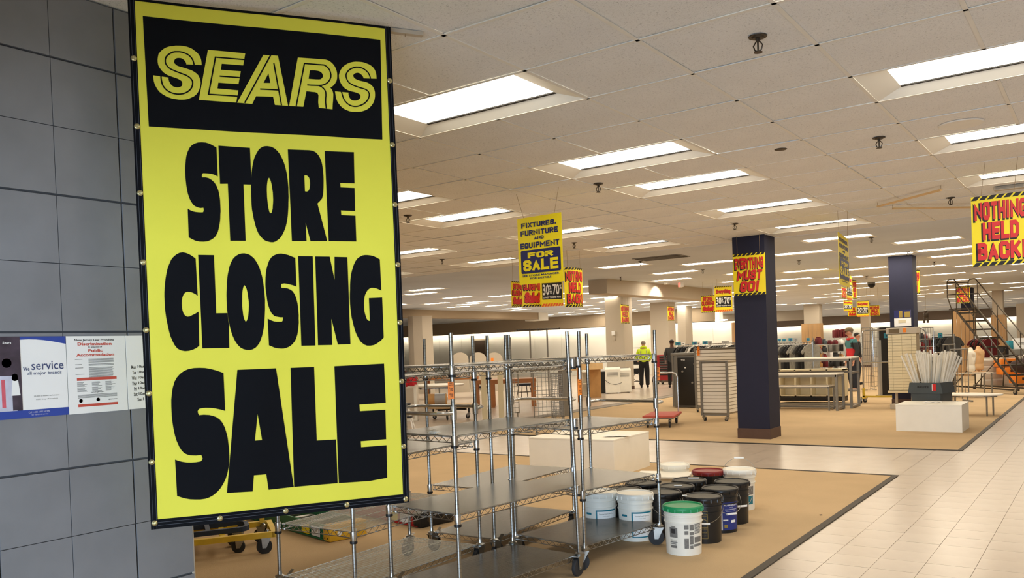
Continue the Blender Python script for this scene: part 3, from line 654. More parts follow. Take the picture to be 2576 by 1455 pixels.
# wall washer over the bulkhead: the lamp that throws the cone of light
p = atd(1622, 716, 25.0)
t = thing('wall_washer', 'small ceiling spotlight throwing a cone of light on the bulkhead', 'spotlight', (-10.35, 22.3, HR))
q = MB(); q.lathe([(.09, 0), (.09, -.03), (.07, -.06), (.06, -.06)], n=16); obj('housing', q, 'reflector', t)
q = MB(); q.lathe([(.001, -.055), (.06, -.056)], n=14); obj('bulb', q, 'lens', t)
sp = bpy.data.lights.new('spot_lamp', 'SPOT'); sp.energy = 60; sp.color = LAMP; sp.spot_size = 1.9; sp.spot_blend = .6
so = bpy.data.objects.new('spot_lamp', sp); COL.objects.link(so); so.location = (-10.35, 22.3, HR-.07); so.rotation_euler = Vector((-.55, 0, -.75)).to_track_quat('-Z', 'Y').to_euler()
BANNER_PRINT=[
('S',[[356,-663,356,-799,342,-792,329,-788,310,-787,291,-787,288,-791,286,-794,285,-801,286,-807,302,-806,316,-809,329,-817,340,-828,349,-844,355,-861,359,-880,361,-898,362,-914,362,-930,362,-945,362,-963,360,-980,359,-998,357,-1013,354,-1029,350,-1045,345,-1062,336,-1079,326,-1090,313,-1099,297,-1106,281,-1108,263,-1108,244,-1104,230,-1097,216,-1089,217,-956,228,-963,240,-968,252,-970,265,-971,274,-971,284,-970,286,-965,287,-960,287,-955,286,-949,274,-951,263,-949,251,-944,242,-937,232,-921,226,-906,220,-884,217,-863,215,-845,214,-828,213,-810,213,-794,213,-778,214,-761,216,-745,218,-728,221,-711,227,-692,237,-671,247,-659,260,-650,275,-644,291,-642,309,-642,325,-646,341,-654]]),
('T',[[365,-653,508,-655,508,-781,507,-831,471,-831,470,-1100,400,-1101,400,-831,365,-833]]),
('O',[[589,-643,606,-645,620,-651,635,-664,645,-678,653,-693,659,-708,664,-722,669,-741,672,-759,675,-777,677,-798,678,-819,679,-839,678,-863,678,-887,676,-911,675,-933,673,-955,670,-980,667,-997,663,-1014,658,-1032,652,-1047,645,-1062,636,-1077,625,-1090,608,-1102,597,-1106,585,-1106,568,-1102,555,-1096,541,-1081,530,-1065,524,-1049,519,-1033,516,-1018,511,-994,508,-972,505,-950,504,-928,504,-905,504,-883,504,-860,505,-838,507,-815,508,-796,510,-777,513,-757,516,-740,520,-723,525,-705,534,-685,547,-663,555,-655,567,-647,578,-644],[590,-795,595,-803,598,-814,602,-832,603,-848,605,-866,605,-882,605,-899,604,-914,602,-931,601,-944,597,-958,595,-964,591,-967,587,-964,584,-958,581,-941,579,-924,578,-906,577,-891,577,-873,577,-856,578,-836,580,-823,583,-808,586,-800]]),
('R',[[684,-654,785,-653,803,-655,816,-661,829,-674,837,-689,843,-706,846,-722,848,-737,849,-755,850,-773,850,-790,849,-811,848,-831,846,-853,844,-870,838,-888,827,-901,815,-913,856,-1096,774,-1098,754,-1009,755,-1098,685,-1099],[757,-778,764,-776,770,-778,776,-783,780,-789,783,-803,783,-817,782,-829,779,-842,776,-849,770,-855,764,-856,757,-855]]),
('E',[[861,-653,1007,-649,1004,-805,932,-806,933,-828,1003,-828,1001,-944,930,-943,931,-966,1002,-967,1001,-1096,863,-1096]]),
('C',[[242,-1188,244,-1361,234,-1353,223,-1347,212,-1343,200,-1342,190,-1346,183,-1354,177,-1368,174,-1382,173,-1398,173,-1414,175,-1428,179,-1443,185,-1452,194,-1458,205,-1457,215,-1452,231,-1444,245,-1435,242,-1594,229,-1605,216,-1611,197,-1617,179,-1618,161,-1614,146,-1605,133,-1586,125,-1566,118,-1546,114,-1527,111,-1509,107,-1485,104,-1463,102,-1441,100,-1415,100,-1390,100,-1364,101,-1342,103,-1320,106,-1297,109,-1278,113,-1258,118,-1237,126,-1216,136,-1194,147,-1180,161,-1168,173,-1162,187,-1159,201,-1162,214,-1167,229,-1177]]),
('L',[[254,-1170,324,-1170,323,-1444,373,-1444,377,-1495,375,-1610,255,-1608]]),
('O',[[461,-1160,476,-1163,487,-1168,504,-1183,514,-1199,523,-1217,529,-1234,533,-1251,538,-1271,541,-1291,543,-1309,545,-1335,546,-1359,547,-1383,546,-1407,545,-1432,543,-1457,541,-1478,539,-1499,535,-1523,531,-1539,527,-1555,520,-1574,513,-1590,501,-1606,492,-1614,480,-1620,467,-1623,455,-1622,440,-1618,427,-1611,414,-1597,404,-1581,397,-1565,391,-1549,387,-1534,382,-1512,379,-1492,376,-1472,374,-1449,372,-1427,372,-1403,372,-1384,372,-1364,373,-1345,375,-1323,376,-1302,379,-1280,382,-1262,386,-1244,391,-1225,398,-1206,410,-1185,421,-1174,435,-1165,448,-1161],[456,-1312,461,-1320,465,-1331,469,-1350,470,-1368,472,-1390,472,-1411,470,-1435,467,-1459,465,-1468,461,-1479,458,-1484,454,-1486,450,-1479,447,-1471,444,-1453,443,-1437,441,-1412,442,-1389,443,-1368,445,-1345,447,-1334,450,-1322,453,-1316]]),
('S',[[698,-1181,698,-1321,684,-1315,666,-1310,655,-1307,641,-1305,635,-1306,628,-1307,626,-1312,625,-1317,626,-1322,628,-1327,642,-1327,655,-1329,669,-1335,680,-1344,689,-1360,695,-1377,700,-1401,702,-1422,703,-1442,704,-1460,703,-1478,703,-1496,701,-1514,698,-1534,694,-1554,687,-1575,678,-1590,665,-1604,654,-1612,639,-1618,627,-1621,614,-1621,597,-1619,582,-1615,570,-1609,557,-1603,556,-1474,565,-1479,573,-1483,585,-1488,598,-1490,610,-1490,623,-1490,626,-1485,628,-1481,628,-1475,628,-1469,617,-1469,606,-1467,597,-1465,588,-1462,580,-1454,574,-1446,566,-1427,561,-1409,557,-1384,555,-1361,553,-1344,552,-1327,552,-1309,553,-1292,554,-1275,556,-1258,560,-1235,568,-1210,574,-1195,585,-1179,595,-1171,607,-1165,620,-1161,633,-1160,650,-1163,665,-1167,682,-1174]]),
('I',[[712,-1172,782,-1172,779,-1611,711,-1610]]),
('N',[[794,-1173,865,-1173,885,-1288,889,-1174,953,-1175,951,-1610,889,-1610,862,-1480,861,-1611,792,-1610]]),
('G',[[1115,-1186,1116,-1344,1104,-1338,1092,-1333,1080,-1330,1067,-1329,1056,-1334,1047,-1341,1038,-1355,1032,-1369,1028,-1389,1026,-1408,1026,-1427,1027,-1446,1030,-1461,1034,-1477,1037,-1485,1043,-1493,1047,-1495,1052,-1496,1052,-1381,1119,-1379,1119,-1582,1104,-1597,1085,-1610,1069,-1618,1050,-1621,1033,-1620,1019,-1614,1003,-1600,993,-1584,982,-1560,975,-1538,970,-1516,966,-1496,962,-1476,960,-1452,958,-1430,957,-1407,957,-1383,958,-1359,960,-1334,961,-1312,963,-1290,967,-1265,973,-1242,982,-1216,990,-1199,1001,-1183,1013,-1174,1029,-1166,1041,-1164,1054,-1164,1070,-1166,1083,-1169,1100,-1177]]),
('S',[[344,-1727,344,-1907,323,-1899,301,-1893,280,-1889,257,-1887,244,-1888,230,-1890,224,-1896,222,-1903,224,-1911,228,-1920,248,-1919,273,-1922,289,-1927,304,-1934,318,-1946,328,-1960,338,-1982,344,-2004,350,-2034,352,-2062,354,-2093,354,-2125,352,-2151,348,-2177,342,-2203,333,-2229,322,-2250,309,-2270,294,-2286,276,-2300,258,-2309,239,-2314,217,-2315,195,-2313,173,-2310,151,-2304,134,-2297,117,-2289,115,-2119,130,-2127,145,-2132,165,-2137,184,-2139,205,-2139,226,-2137,232,-2131,235,-2124,233,-2116,230,-2107,207,-2108,181,-2105,168,-2100,155,-2092,143,-2076,135,-2060,125,-2032,119,-2007,114,-1975,111,-1945,109,-1919,109,-1896,109,-1870,110,-1841,114,-1809,119,-1784,127,-1758,138,-1739,153,-1722,170,-1710,189,-1702,213,-1698,238,-1698,263,-1700,286,-1705,316,-1715]]),
('A',[[407,-1715,586,-1715,648,-2300,528,-2301,520,-2225,462,-2224,453,-2301,336,-2296],[491,-1930,507,-2058,473,-2058]]),
('L',[[655,-1716,769,-1716,768,-2081,862,-2082,861,-2301,650,-2300]]),
('E',[[868,-1717,1116,-1714,1118,-1913,984,-1915,985,-1948,1115,-1949,1114,-2099,984,-2100,985,-2130,1115,-2130,1113,-2297,1021,-2305,867,-2301]]),
('s',[[306,-279,239,-282,238,-275,235,-269,230,-262,223,-257,216,-255,208,-255,201,-256,193,-260,189,-265,186,-272,186,-278,188,-283,194,-289,200,-293,211,-296,222,-298,236,-301,249,-305,261,-308,272,-314,281,-320,289,-328,294,-339,297,-351,298,-362,297,-373,294,-385,290,-397,284,-409,277,-419,266,-429,254,-436,241,-443,228,-447,214,-449,200,-450,189,-449,179,-448,169,-447,159,-444,149,-441,140,-436,128,-429,117,-420,110,-410,104,-399,99,-387,96,-375,95,-361,94,-347,159,-351,159,-361,161,-369,165,-378,171,-386,178,-391,186,-393,193,-394,201,-393,208,-390,214,-386,217,-380,218,-373,217,-367,215,-362,207,-357,200,-353,189,-350,179,-347,165,-343,152,-338,141,-331,132,-322,124,-311,118,-299,116,-286,116,-272,118,-259,121,-246,128,-236,136,-227,146,-218,157,-211,171,-205,185,-202,196,-199,207,-198,217,-197,228,-197,239,-198,249,-200,258,-203,268,-207,276,-213,284,-219,291,-225,297,-234,302,-244,305,-256,306,-267]]),
('e',[[337,-204,505,-204,493,-263,396,-264,391,-293,481,-292,468,-354,377,-355,372,-383,466,-384,454,-443,287,-444]]),
('a',[[588,-205,656,-203,694,-442,632,-442,625,-403,546,-406,527,-444,458,-443],[608,-292,615,-338,583,-340]]),
('r',[[750,-203,884,-201,897,-204,907,-209,918,-218,926,-228,932,-239,936,-251,938,-263,938,-276,937,-289,933,-303,927,-313,920,-323,911,-331,901,-338,907,-344,911,-351,914,-361,915,-370,914,-382,913,-394,912,-404,910,-418,909,-431,908,-444,841,-442,840,-428,839,-415,840,-403,841,-392,842,-381,840,-375,836,-369,830,-367,824,-366,811,-366,797,-365,784,-365,766,-442,699,-442],[805,-261,818,-259,831,-259,845,-260,853,-262,862,-268,866,-274,868,-281,867,-288,863,-294,856,-300,848,-302,831,-303,814,-303,797,-303]]),
('s',[[1137,-272,1071,-276,1069,-269,1066,-264,1060,-258,1053,-253,1046,-251,1038,-251,1030,-254,1023,-258,1020,-263,1018,-268,1021,-275,1025,-280,1036,-286,1047,-289,1061,-291,1076,-293,1089,-296,1101,-301,1110,-308,1118,-316,1123,-328,1126,-341,1126,-353,1125,-365,1121,-382,1115,-396,1105,-410,1094,-422,1080,-432,1065,-439,1054,-443,1042,-445,1030,-446,1019,-447,1007,-448,996,-447,985,-444,974,-440,964,-436,951,-426,941,-414,933,-401,928,-386,926,-370,924,-354,991,-354,991,-363,993,-371,996,-379,1001,-386,1008,-391,1018,-392,1028,-391,1038,-387,1045,-382,1051,-374,1052,-368,1051,-361,1047,-357,1041,-354,1029,-350,1017,-348,1001,-346,988,-342,975,-335,964,-325,956,-313,950,-299,947,-286,947,-272,951,-258,957,-245,966,-231,978,-220,991,-211,1005,-204,1020,-199,1035,-196,1052,-195,1068,-195,1084,-198,1100,-203,1112,-209,1122,-217,1130,-228,1135,-241,1137,-256]]),
('-',[[273,-282,271,-270,268,-259,263,-250,256,-242,247,-235,237,-231,224,-227,212,-226,202,-227,192,-228,182,-231,171,-238,160,-247,153,-256,149,-266,148,-277,149,-287,154,-296,160,-304,170,-311,180,-315,193,-320,206,-324,215,-327,225,-330,235,-333,244,-338,254,-345,259,-352,263,-360,263,-368,262,-376,258,-388,252,-398,242,-408,232,-415,219,-421,206,-424,193,-425,180,-424,168,-421,155,-415,147,-409,139,-400,133,-390,130,-379,128,-368,127,-358,127,-347]]),
('-',[[499,-235,369,-236,331,-414,462,-412]]),
('-',[[384,-324,475,-323]]),
('-',[[622,-203,492,-442]]),
('-',[[635,-241,663,-442]]),
('-',[[566,-371,651,-369]]),
('-',[[732,-442,780,-230,875,-229,886,-234,894,-241,901,-250,905,-262,907,-273,906,-286,901,-298,894,-309,884,-318,874,-325,860,-330,847,-332,827,-333,808,-334,789,-334]]),
('-',[[847,-333,858,-337,868,-345,875,-354,878,-363,878,-379,876,-394,875,-412,876,-427,877,-443]]),
('-',[[1106,-274,1102,-259,1096,-247,1086,-237,1074,-229,1062,-225,1049,-223,1035,-224,1022,-228,1009,-234,996,-244,989,-253,983,-264,982,-274,984,-284,989,-296,996,-305,1008,-312,1021,-317,1035,-321,1050,-325,1062,-327,1075,-330,1084,-334,1092,-341,1096,-350,1096,-360,1092,-374,1085,-386,1074,-398,1062,-407,1048,-414,1034,-419,1020,-421,1007,-420,994,-416,982,-408,973,-399,966,-388,962,-376,959,-365,956,-353]]),
]
# ================================================================ the closing banner
BN = thing('closing_banner', 'huge yellow and black SEARS STORE CLOSING SALE banner hanging in front of the stone wall', 'banner', (-3.607, 2.157, 3.266), math.atan2(.846, .533))
BW, BH = 1.222, 2.434
def ripple(u, v):                                       # soft folds of the hanging vinyl
    return (.007*math.sin(5.2*u+1.1*v)+.006*math.sin(2.3*v+.8)+.004*math.sin(11*u-3.1*v)*min(1, -v/2.4+.2)
            + .010*math.exp(-((u-1.0)**2)/.02)*math.exp(-((v+.75)**2)/.3) - .006*math.exp(-((u-.62-.06*v)**2)/.004)*.6)
def warp(v, f, lift):
    """cut flat print along a fine grid and lay it on the rippled cloth"""
    bm = bmesh.new(); vs = [bm.verts.new((x, 0, z)) for x, z in v]
    for k in f:
        try: bm.faces.new([vs[i] for i in k])
        except ValueError: pass
    for i in range(1, 21):
        bmesh.ops.bisect_plane(bm, geom=bm.verts[:]+bm.edges[:]+bm.faces[:], plane_co=(BW*i/21, 0, 0), plane_no=(1, 0, 0), dist=1e-5)
    for i in range(1, 33):
        bmesh.ops.bisect_plane(bm, geom=bm.verts[:]+bm.edges[:]+bm.faces[:], plane_co=(0, 0, -BH*i/33), plane_no=(0, 0, 1), dist=1e-5)
    q = MB(); bm.verts.index_update()
    for p in bm.verts: p.co.y = ripple(p.co.x, p.co.z)-lift
    bm.faces.ensure_lookup_table()
    q.add([p.co[:] for p in bm.verts], [[a.index for a in k.verts] for k in bm.faces]); bm.free(); return q
rect = lambda x0, z0, x1, z1: ([(x0, z0), (x1, z0), (x1, z1), (x0, z1)], [(0, 1, 2, 3)])
q = warp(*rect(0, -BH, BW, 0), 0)
n = len(q.v); back = warp(*rect(0, -BH, BW, 0), -.003); q.add(back.v, [f[::-1] for f in back.f])
obj('vinyl_sheet', q, 'banner_yellow', BN, smooth=60)
q = MB()
for r in (rect(0, -BH, .030, 0), rect(BW-.03, -BH, BW, 0), rect(0, -BH, BW, -BH+.045), rect(0, -.012, BW, 0)):
    w = warp(*r, .0016 if r[0][0][0] < .5 and r[0][1][0] < .5 else .0018); q.add(w.v, w.f)
obj('border', q, 'banner_black', BN, smooth=60, label='black hemmed border')
q = MB()
for r in (rect(.009, -BH, .0105, 0), rect(.0245, -BH, .026, 0), rect(BW-.0105, -BH, BW-.009, 0), rect(BW-.026, -BH, BW-.0245, 0), rect(.03, -BH+.016, BW-.03, -BH+.0178), rect(.03, -BH+.030, BW-.03, -BH+.0318)):
    w = warp(*r, .0026); q.add(w.v, w.f)
obj('stitching', q, 'stitch', BN, smooth=0, label='grey double stitching')
lp = [(.061, -.078), (1.166, -.072), (1.154, -.578), (.066, -.584)]
obj('logo_panel', warp(lp, [(0, 1, 2, 3)], .0014), 'banner_black', BN, smooth=60, label='black panel behind the store name')
ink, logo, inl = MB(), MB(), MB()
for ch, conts in BANNER_PRINT:
    cs = [[(a/1000, b/1000) for a, b in zip(k[0::2], k[1::2])] for k in conts]
    if ch == '-':
        pts = cs[0]; L_, R_ = [], []
        for i, p in enumerate(pts):
            a, b = pts[max(i-1, 0)], pts[min(i+1, len(pts)-1)]
            if 0 < i < len(pts)-1:
                d1 = Vector((p[0]-a[0], p[1]-a[1])).normalized(); d2 = Vector((b[0]-p[0], b[1]-p[1])).normalized(); d = (d1+d2).normalized()
                k = 1/max(.5, d.dot(d1))
            else: d = Vector((b[0]-a[0], b[1]-a[1])).normalized(); k = 1
            nn = Vector((-d.y, d.x))*.0032*k; L_.append((p[0]+nn.x, p[1]+nn.y)); R_.append((p[0]-nn.x, p[1]-nn.y))
        m = len(pts); w = warp(L_+R_, [(i, i+1, m+i+1, m+i) for i in range(m-1)], .0038); inl.add(w.v, w.f)
    else:
        v, f = filled(cs); up = ch.isupper()
        w = warp(v, f, .0016 if up else .0026); (ink if up else logo).add(w.v, w.f)
obj('lettering', ink, 'banner_black', BN, smooth=60, label='black words STORE CLOSING SALE')
obj('logo_lettering', logo, 'banner_yellow', BN, smooth=60, label='yellow word SEARS')
obj('logo_inline', inl, 'banner_black', BN, smooth=0, label='thin black line inside the logo letters')
gro = MB(); gro.lathe([(.0045, -.0035), (.0075, -.0062), (.012, -.0045), (.0135, -.002)], n=18, axis='y')
spots = [(.016, -.277), (.017, -.587), (.017, -.891), (.017, -1.207), (.016, -1.516), (.016, -1.806), (.015, -2.123), (.016, -2.405),
         (1.206, -.275), (1.205, -.602), (1.205, -.907), (1.206, -1.213), (1.206, -1.507), (1.205, -1.808), (1.204, -2.143), (1.205, -2.415), (.30, -2.413), (.605, -2.413), (.903, -2.413)]
g0 = None
for u, v in spots:
    if g0 is None: g0 = o = obj('grommet', gro, 'brass', BN)
    else: o = g0.copy(); COL.objects.link(o)
    o.location = (u, ripple(u, v), v)
hole = MB(); hole.lathe([(.001, -.0031), (.0048, -.0031)], n=12, axis='y')
h0 = None
for u, v in spots:
    if h0 is None: h0 = o = obj('grommet_hole', hole, 'dark_gap', BN)
    else: o = h0.copy(); COL.objects.link(o)
    o.location = (u, ripple(u, v), v)
# ================================================================ notices on the stone wall
def notice(name, label, y0, z0, y1, z1):                # local x runs along +Y, faces +X
    t = thing(name, label, 'notice', (-3.8275, y0, z0), math.pi/2)
    q = MB(); q.box(0, -.0035, 0, y1-y0, 0, z1-z0); obj('board', q, 'paper', t, smooth=0); return t
NW, NH = 0.274+.0, 0.351
t = notice('service_notice', 'white and blue poster reading We service all major brands, left of the notices', 1.30, 1.381, 1.917, 1.733)
Wd = .617; X = lambda y: y-1.30
q = MB(); q.flat(0, 0, Wd, .034, -.0042); obj('foot_band', q, 'poster_blue', t, smooth=0, label='blue band along the foot')
arc = [(X(1.60)+.317*i/10, .318+.022*math.sin(math.pi*(i/10))) for i in range(11)]
q = MB(); q.poly([(x, -.0042, z) for x, z in arc]+[(Wd, -.0042, .352), (0, -.0042, .352), (0, -.0042, .31)]); obj('head_band', q, 'poster_blue', t, smooth=0, label='blue arched band along the head')
q = MB(); q.flat(0, .034, X(1.722), .352, -.0046); obj('photo', q, 'poster_dark', t, smooth=0, label='dark photograph strip')
q = MB(); q.flat(0, .034, X(1.70), .185, -.0049); obj('photo_ground', q, 'poster_pale', t, smooth=0)
q = MB(); q.lathe([(.001, 0), (.02, 0)], (X(1.665), -.0049, .24), 14, 'y'); q.flat(X(1.64), .05, X(1.655), .17, -.0052); obj('photo_accent', q, 'poster_pink', t, smooth=0)
q = MB(); q.lathe([(.001, 0), (.013, 0)], (X(1.695), -.0052, .175), 14, 'y'); q.poly([(X(1.685), -.0052, .165), (X(1.678), -.0052, .10), (X(1.715), -.0052, .10), (X(1.708), -.0052, .165)]); obj('photo_figure', q, 'paper', t, smooth=0)
q = MB(); q.flat(X(1.682), .036, X(1.712), .10, -.0053); q.lathe([(.001, 0), (.012, 0)], (X(1.695), -.0054, .182), 12, 'y'); obj('photo_trousers', q, 'poster_dark', t, smooth=0)
q = MB(); q.text('We', X(1.730), .204, .027, .018, -.0044, .012); q.text('all major brands', X(1.747), .181, .146, .019, -.0044, .006); q.text('service', X(1.765), .206, .138, .037, -.0044, .006); obj('headline', q, 'poster_ink', t, smooth=0, label='grey blue words We service all major brands')
q = MB(); q.text('10,000 in-home technicians', X(1.771), .088, .108, .007, -.0044); q.text('1,000 drop-off locations', X(1.779), .073, .093, .007, -.0044); obj('small_print', q, 'print_grey', t, smooth=0)
q = MB(); q.text('Call 1-800-4-MY-HOME', X(1.745), .019, .09, .008, -.0046); q.text('for parts and service', X(1.757), .007, .07, .008, -.0046); obj('foot_print', q, 'poster_pale', t, smooth=0)
q = MB(); q.text('Sears', X(1.652), .322, .035, .009, -.0050, .02); obj('store_name', q, 'paper', t, smooth=0)
t = notice('law_notice', 'white legal notice headed Discrimination in red letters', 1.920, 1.380, 2.197, 1.733)
Wd = .277
q = MB(); q.text('New Jersey Law Prohibits', .036, .328, .185, .012, -.0042, .02); q.text('in places of', .098, .298, .066, .008, -.0042, .02); obj('title_print', q, 'print_dark', t, smooth=0)
q = MB(); q.text('Discrimination', .050, .310, .160, .014, -.0042, .035); q.text('Public', .098, .279, .068, .014, -.0042, .035); q.text('Accommodation', .042, .260, .178, .014, -.0042, .035)
obj('headline', q, 'poster_red', t, smooth=0, label='red headline'); q = MB(); q.flat(.040, .150, .227, .163, -.0042); obj('red_bar', q, 'poster_red', t, smooth=0); q = MB(); q.flat(.041, .030, .228, .042, -.0042); obj('red_bar', q, 'poster_red', t, smooth=0)
q = MB()
for zz, nn in ((.246, 4), (.222, 2), (.207, 6), (.178, 4)):
    for i in range(nn): q.flat(.097, zz-.0048*i, .097+.122-random.uniform(0, .012), zz-.0048*i+.0024, -.0042)
    q.flat(.035, zz, .060+random.uniform(0, .02), zz+.0026, -.0042)
for cx in (.040, .108, .172):
    for zz in (.140, .116):
        for i in range(5): q.flat(cx, zz-.0042*i, cx+random.uniform(.026, .048), zz-.0042*i+.002, -.0042)
for i in range(4): q.flat(.041, .083-.0042*i, .226, .0852-.0042*i, -.0042)
q.lathe([(.005, 0), (.0085, 0)], (.054, -.0042, .058), 16, 'y'); q.lathe([(.005, 0), (.0085, 0)], (.134, -.0042, .059), 16, 'y'); obj('body_print', q, 'print_grey', t, smooth=0, label='fine grey print')
q = MB(); q.text('njcivilrights.gov', .102, .0915, .064, .005, -.0042, .02); q.text('njoag.gov', .182, .053, .044, .007, -.0042, .03); obj('bold_print', q, 'print_dark', t, smooth=0)
t = notice('hours_notice', 'cream opening hours board beginning Mon Tue Wed, partly behind the banner', 2.2005, 1.381, 2.48, 1.733)
q = MB()
for i, (s, x, w) in enumerate([('Mon', .022, .020), ('Tue', .0265, .0165), ('Wed', .022, .021), ('Thur', .0215, .0235), ('Fri', .0315, .012), ('Sat', .0285, .017), ('Sun', .0455, .022)]):
    zz = .1925-.0262*i
    q.text(s, x, zz, w*1.12, .0175, -.0042, .02); 
    q.text('10am - 9pm' if i < 5 else ('10am - 8pm' if i == 5 else '11am - 6pm'), .054 if i < 6 else .075, zz, .10, .0175, -.0042, .02)
obj('lettering', q, 'print_dark', t, smooth=0)
# ================================================================ chrome wire shelving on casters
def wire_shelf(w, d, wires, n_along, solid=None, deep=.034):
    """w runs along local x, d along local y; top face at z=0. Returns (rails and trusses, deck wires)."""
    a, b = MB(), MB(); x0, x1, y0, y1 = -w/2+.02, w/2-.02, -d/2+.02, d/2-.02
    for zz in (0, -deep):
        a.path([(x0, y0, zz), (x1, y0, zz), (x1, y1, zz), (x0, y1, zz)], .0033, 5, closed=True)
    def zig(p, q):
        L_ = (Vector(q)-Vector(p)).length; k = int(L_/.033); pts = []
        for i in range(k+1):
            c = Vector(p).lerp(Vector(q), i/k); pts.append((c.x, c.y, -.002 if i % 2 else -deep+.002))
        a.path(pts, .0023, 4)
    zig((x0, y0, 0), (x1, y0, 0)); zig((x0, y1, 0), (x1, y1, 0)); zig((x0, y0, 0), (x0, y1, 0)); zig((x1, y0, 0), (x1, y1, 0))
    if wires:
        for i in range(n_along):
            x = x0+(x1-x0)*(i+.5)/n_along; b.tube((x, y0, .004), (x, y1, .004), .0021, 4, cap=False)
        for k in (.25, .5, .75): b.tube((x0, y0+(y1-y0)*k, 0), (x1, y0+(y1-y0)*k, 0), .003, 5)
    for sx in (x0, x1):
        for sy in (y0, y1): a.lathe([(.0195, -deep-.012), (.0215, -.004), (.0195, .012)], (sx+(-.02 if sx < 0 else .02), sy+(-.02 if sy < 0 else .02), 0), 12)
    return a, b
def post_geo(h, z0):
    q = MB(); q.tube((0, 0, z0), (0, 0, h), .0127, 12); r = MB(); z = z0+.02
    while z < h: r.lathe([(.0128, z-.001), (.0131, z), (.0128, z+.001)], n=12); z += .0254
    return q, r
def caster_geo(R, lock=False):
    """wheel axis along y, swivel stem above; bottom of the wheel at z=0"""
    w, f, p = MB(), MB(), MB()
    w.lathe([(.02, -.016), (R*.72, -.015), (R*.97, -.013), (R, -.006), (R, .006), (R*.97, .013), (R*.72, .015), (.02, .016)], (-.03, 0, R), 24, 'y')
    for s in (-1, 1):
        y = s*.021; f.add([(-.045, y, R-.012), (-.015, y, R-.012), (.028, y, 2*R+.012), (-.052, y, 2*R+.012), (-.045, y+s*.003, R-.012), (-.015, y+s*.003, R-.012), (.028, y+s*.003, 2*R+.012), (-.052, y+s*.003, 2*R+.012)],
              [(0, 1, 2, 3), (7, 6, 5, 4), (0, 4, 5, 1), (1, 5, 6, 2), (2, 6, 7, 3), (3, 7, 4, 0)])
    f.box(-.056, -.026, 2*R+.010, .032, .026, 2*R+.018); f.tube((-.03, -.028, R), (-.03, .028, R), .007, 8)
    f.lathe([(.03, 2*R+.016), (.032, 2*R+.03), (.016, 2*R+.04), (.012, 2*R+.07)], n=14)
    if lock: f.add([(-.056, -.016, 2*R+.012), (-.056, .016, 2*R+.012), (-.105, .016, 2*R+.05), (-.105, -.016, 2*R+.05)], [(0, 1, 2, 3), (3, 2, 1, 0)])
    return w, f
def caster(parent, x, y, R, rz, lock=False, wheel='rubber', yoke='chrome_dull'):
    w, f = caster_geo(R, lock)
    o = obj('caster', f, yoke, parent); o.location = (x, y, 0); o.rotation_euler = (0, 0, rz)
    obj('wheel', w, wheel, o, label='dark rubber wheel'); return o
def shelving(label, corner, ang, w, d, levels, handles=(), tilt=None, cast=None, grp='chrome wire shelving units on casters', top=1.712):
    """corner: front left post; local x runs along the front, local y to the back"""
    c = Vector((corner[0], corner[1], 0)); ux = Vector((math.sin(ang), math.cos(ang), 0)); uy = Vector((-math.cos(ang), math.sin(ang), 0))
    ctr = c+ux*(w/2)+uy*(d/2)
    t = thing('wire_shelving', label, 'shelving', ctr, math.atan2(ux.y, ux.x), grp)
    pg, pr = post_geo(top, .165)
    for i, (sx, sy) in enumerate(((-1, -1), (1, -1), (-1, 1), (1, 1))):
        o = obj('post', pg, 'chrome_dull', t); o.location = (sx*w/2, sy*d/2, 0)
        obj('groove_rings', pr, 'post_groove', o, label='dark height grooves', smooth=0, kind='stuff')
        if tilt and i in tilt:
            tx, ty = tilt[i]; o.rotation_euler = (-ty/top, tx/top, 0)
        caster(t, sx*w/2, sy*d/2, .0635, cast[i] if cast and i in cast else (0 if sx > 0 else math.pi)+random.uniform(-.12, .12), i % 2 == 0)
    for z, kind in levels:
        a, b = wire_shelf(w, d, True, int(w/.0215))
        s = obj('shelf', a, 'chrome', t); s.location = (0, 0, z)
        wd = obj('wire_deck', b, 'wire', s, kind='stuff'); wd.location = (0, 0, 0)
        if kind: q = MB(); q.bbox(-w/2+.012, -d/2+.012, .0065, w/2-.012, d/2-.012, .0095, .001); obj('shelf_liner', q, kind, s, smooth=0, label='flat grey liner sheet')
        for sx in (-1, 1):
            for sy in (-1, 1):
                q = MB(); q.lathe([(.0225, -.062), (.0235, -.054), (.0225, -.047)], (sx*w/2, sy*d/2, 0), 14); obj('post_sleeve', q, 'black_plastic', s)
    for side, z in handles:                              # U shaped push bars at an end
        x = side*w/2; e = side*.13
        q = MB(); q.path([(x, -d/2, z), (x+e*.55, -d/2, z+.004), (x+e*.9, -d/2+.02, z+.006), (x+e, -d/2+.07, z+.006), (x+e, d/2-.07, z+.006), (x+e*.9, d/2-.02, z+.006), (x+e*.55, d/2, z+.004), (x, d/2, z)], .0125, 10)
        for sy in (-1, 1): q.lathe([(.02, z-.04), (.021, z), (.02, z+.04)], (x, sy*d/2, 0), 12)
        obj('push_bar', q, 'chrome', t, label='bent chrome push bar')
    return t
D2R = math.radians
SA = shelving('chrome wire shelving nearest the banner, left unit of the front row', (-3.18, 3.845), D2R(5.7), 1.185, .62,
              [(.14, 'liner_clear'), (.62, 'liner'), (1.09, 'liner'), (1.51, 'liner')], [(-1, 1.235)], {1: (-.055, .0)})
SB = shelving('chrome wire shelving beside the paint buckets, right unit of the front row', (-3.095, 5.15), D2R(8.5), .95, .68,
              [(.165, 'liner_clear'), (.56, 'liner'), (1.0, 'liner'), (1.515, 'liner')], [(1, 1.13)], {0: (.02, 0), 1: (.015, 0)}, {1: -.97, 0: -.9})
SD = shelving('chrome wire shelving with bare wire decks, left unit of the back row', (-3.83, 3.62), D2R(-1.6), 1.31, .69,
              [(.15, None), (.50, None), (.92, 'liner'), (1.44, 'liner')], [(1, 1.17)])
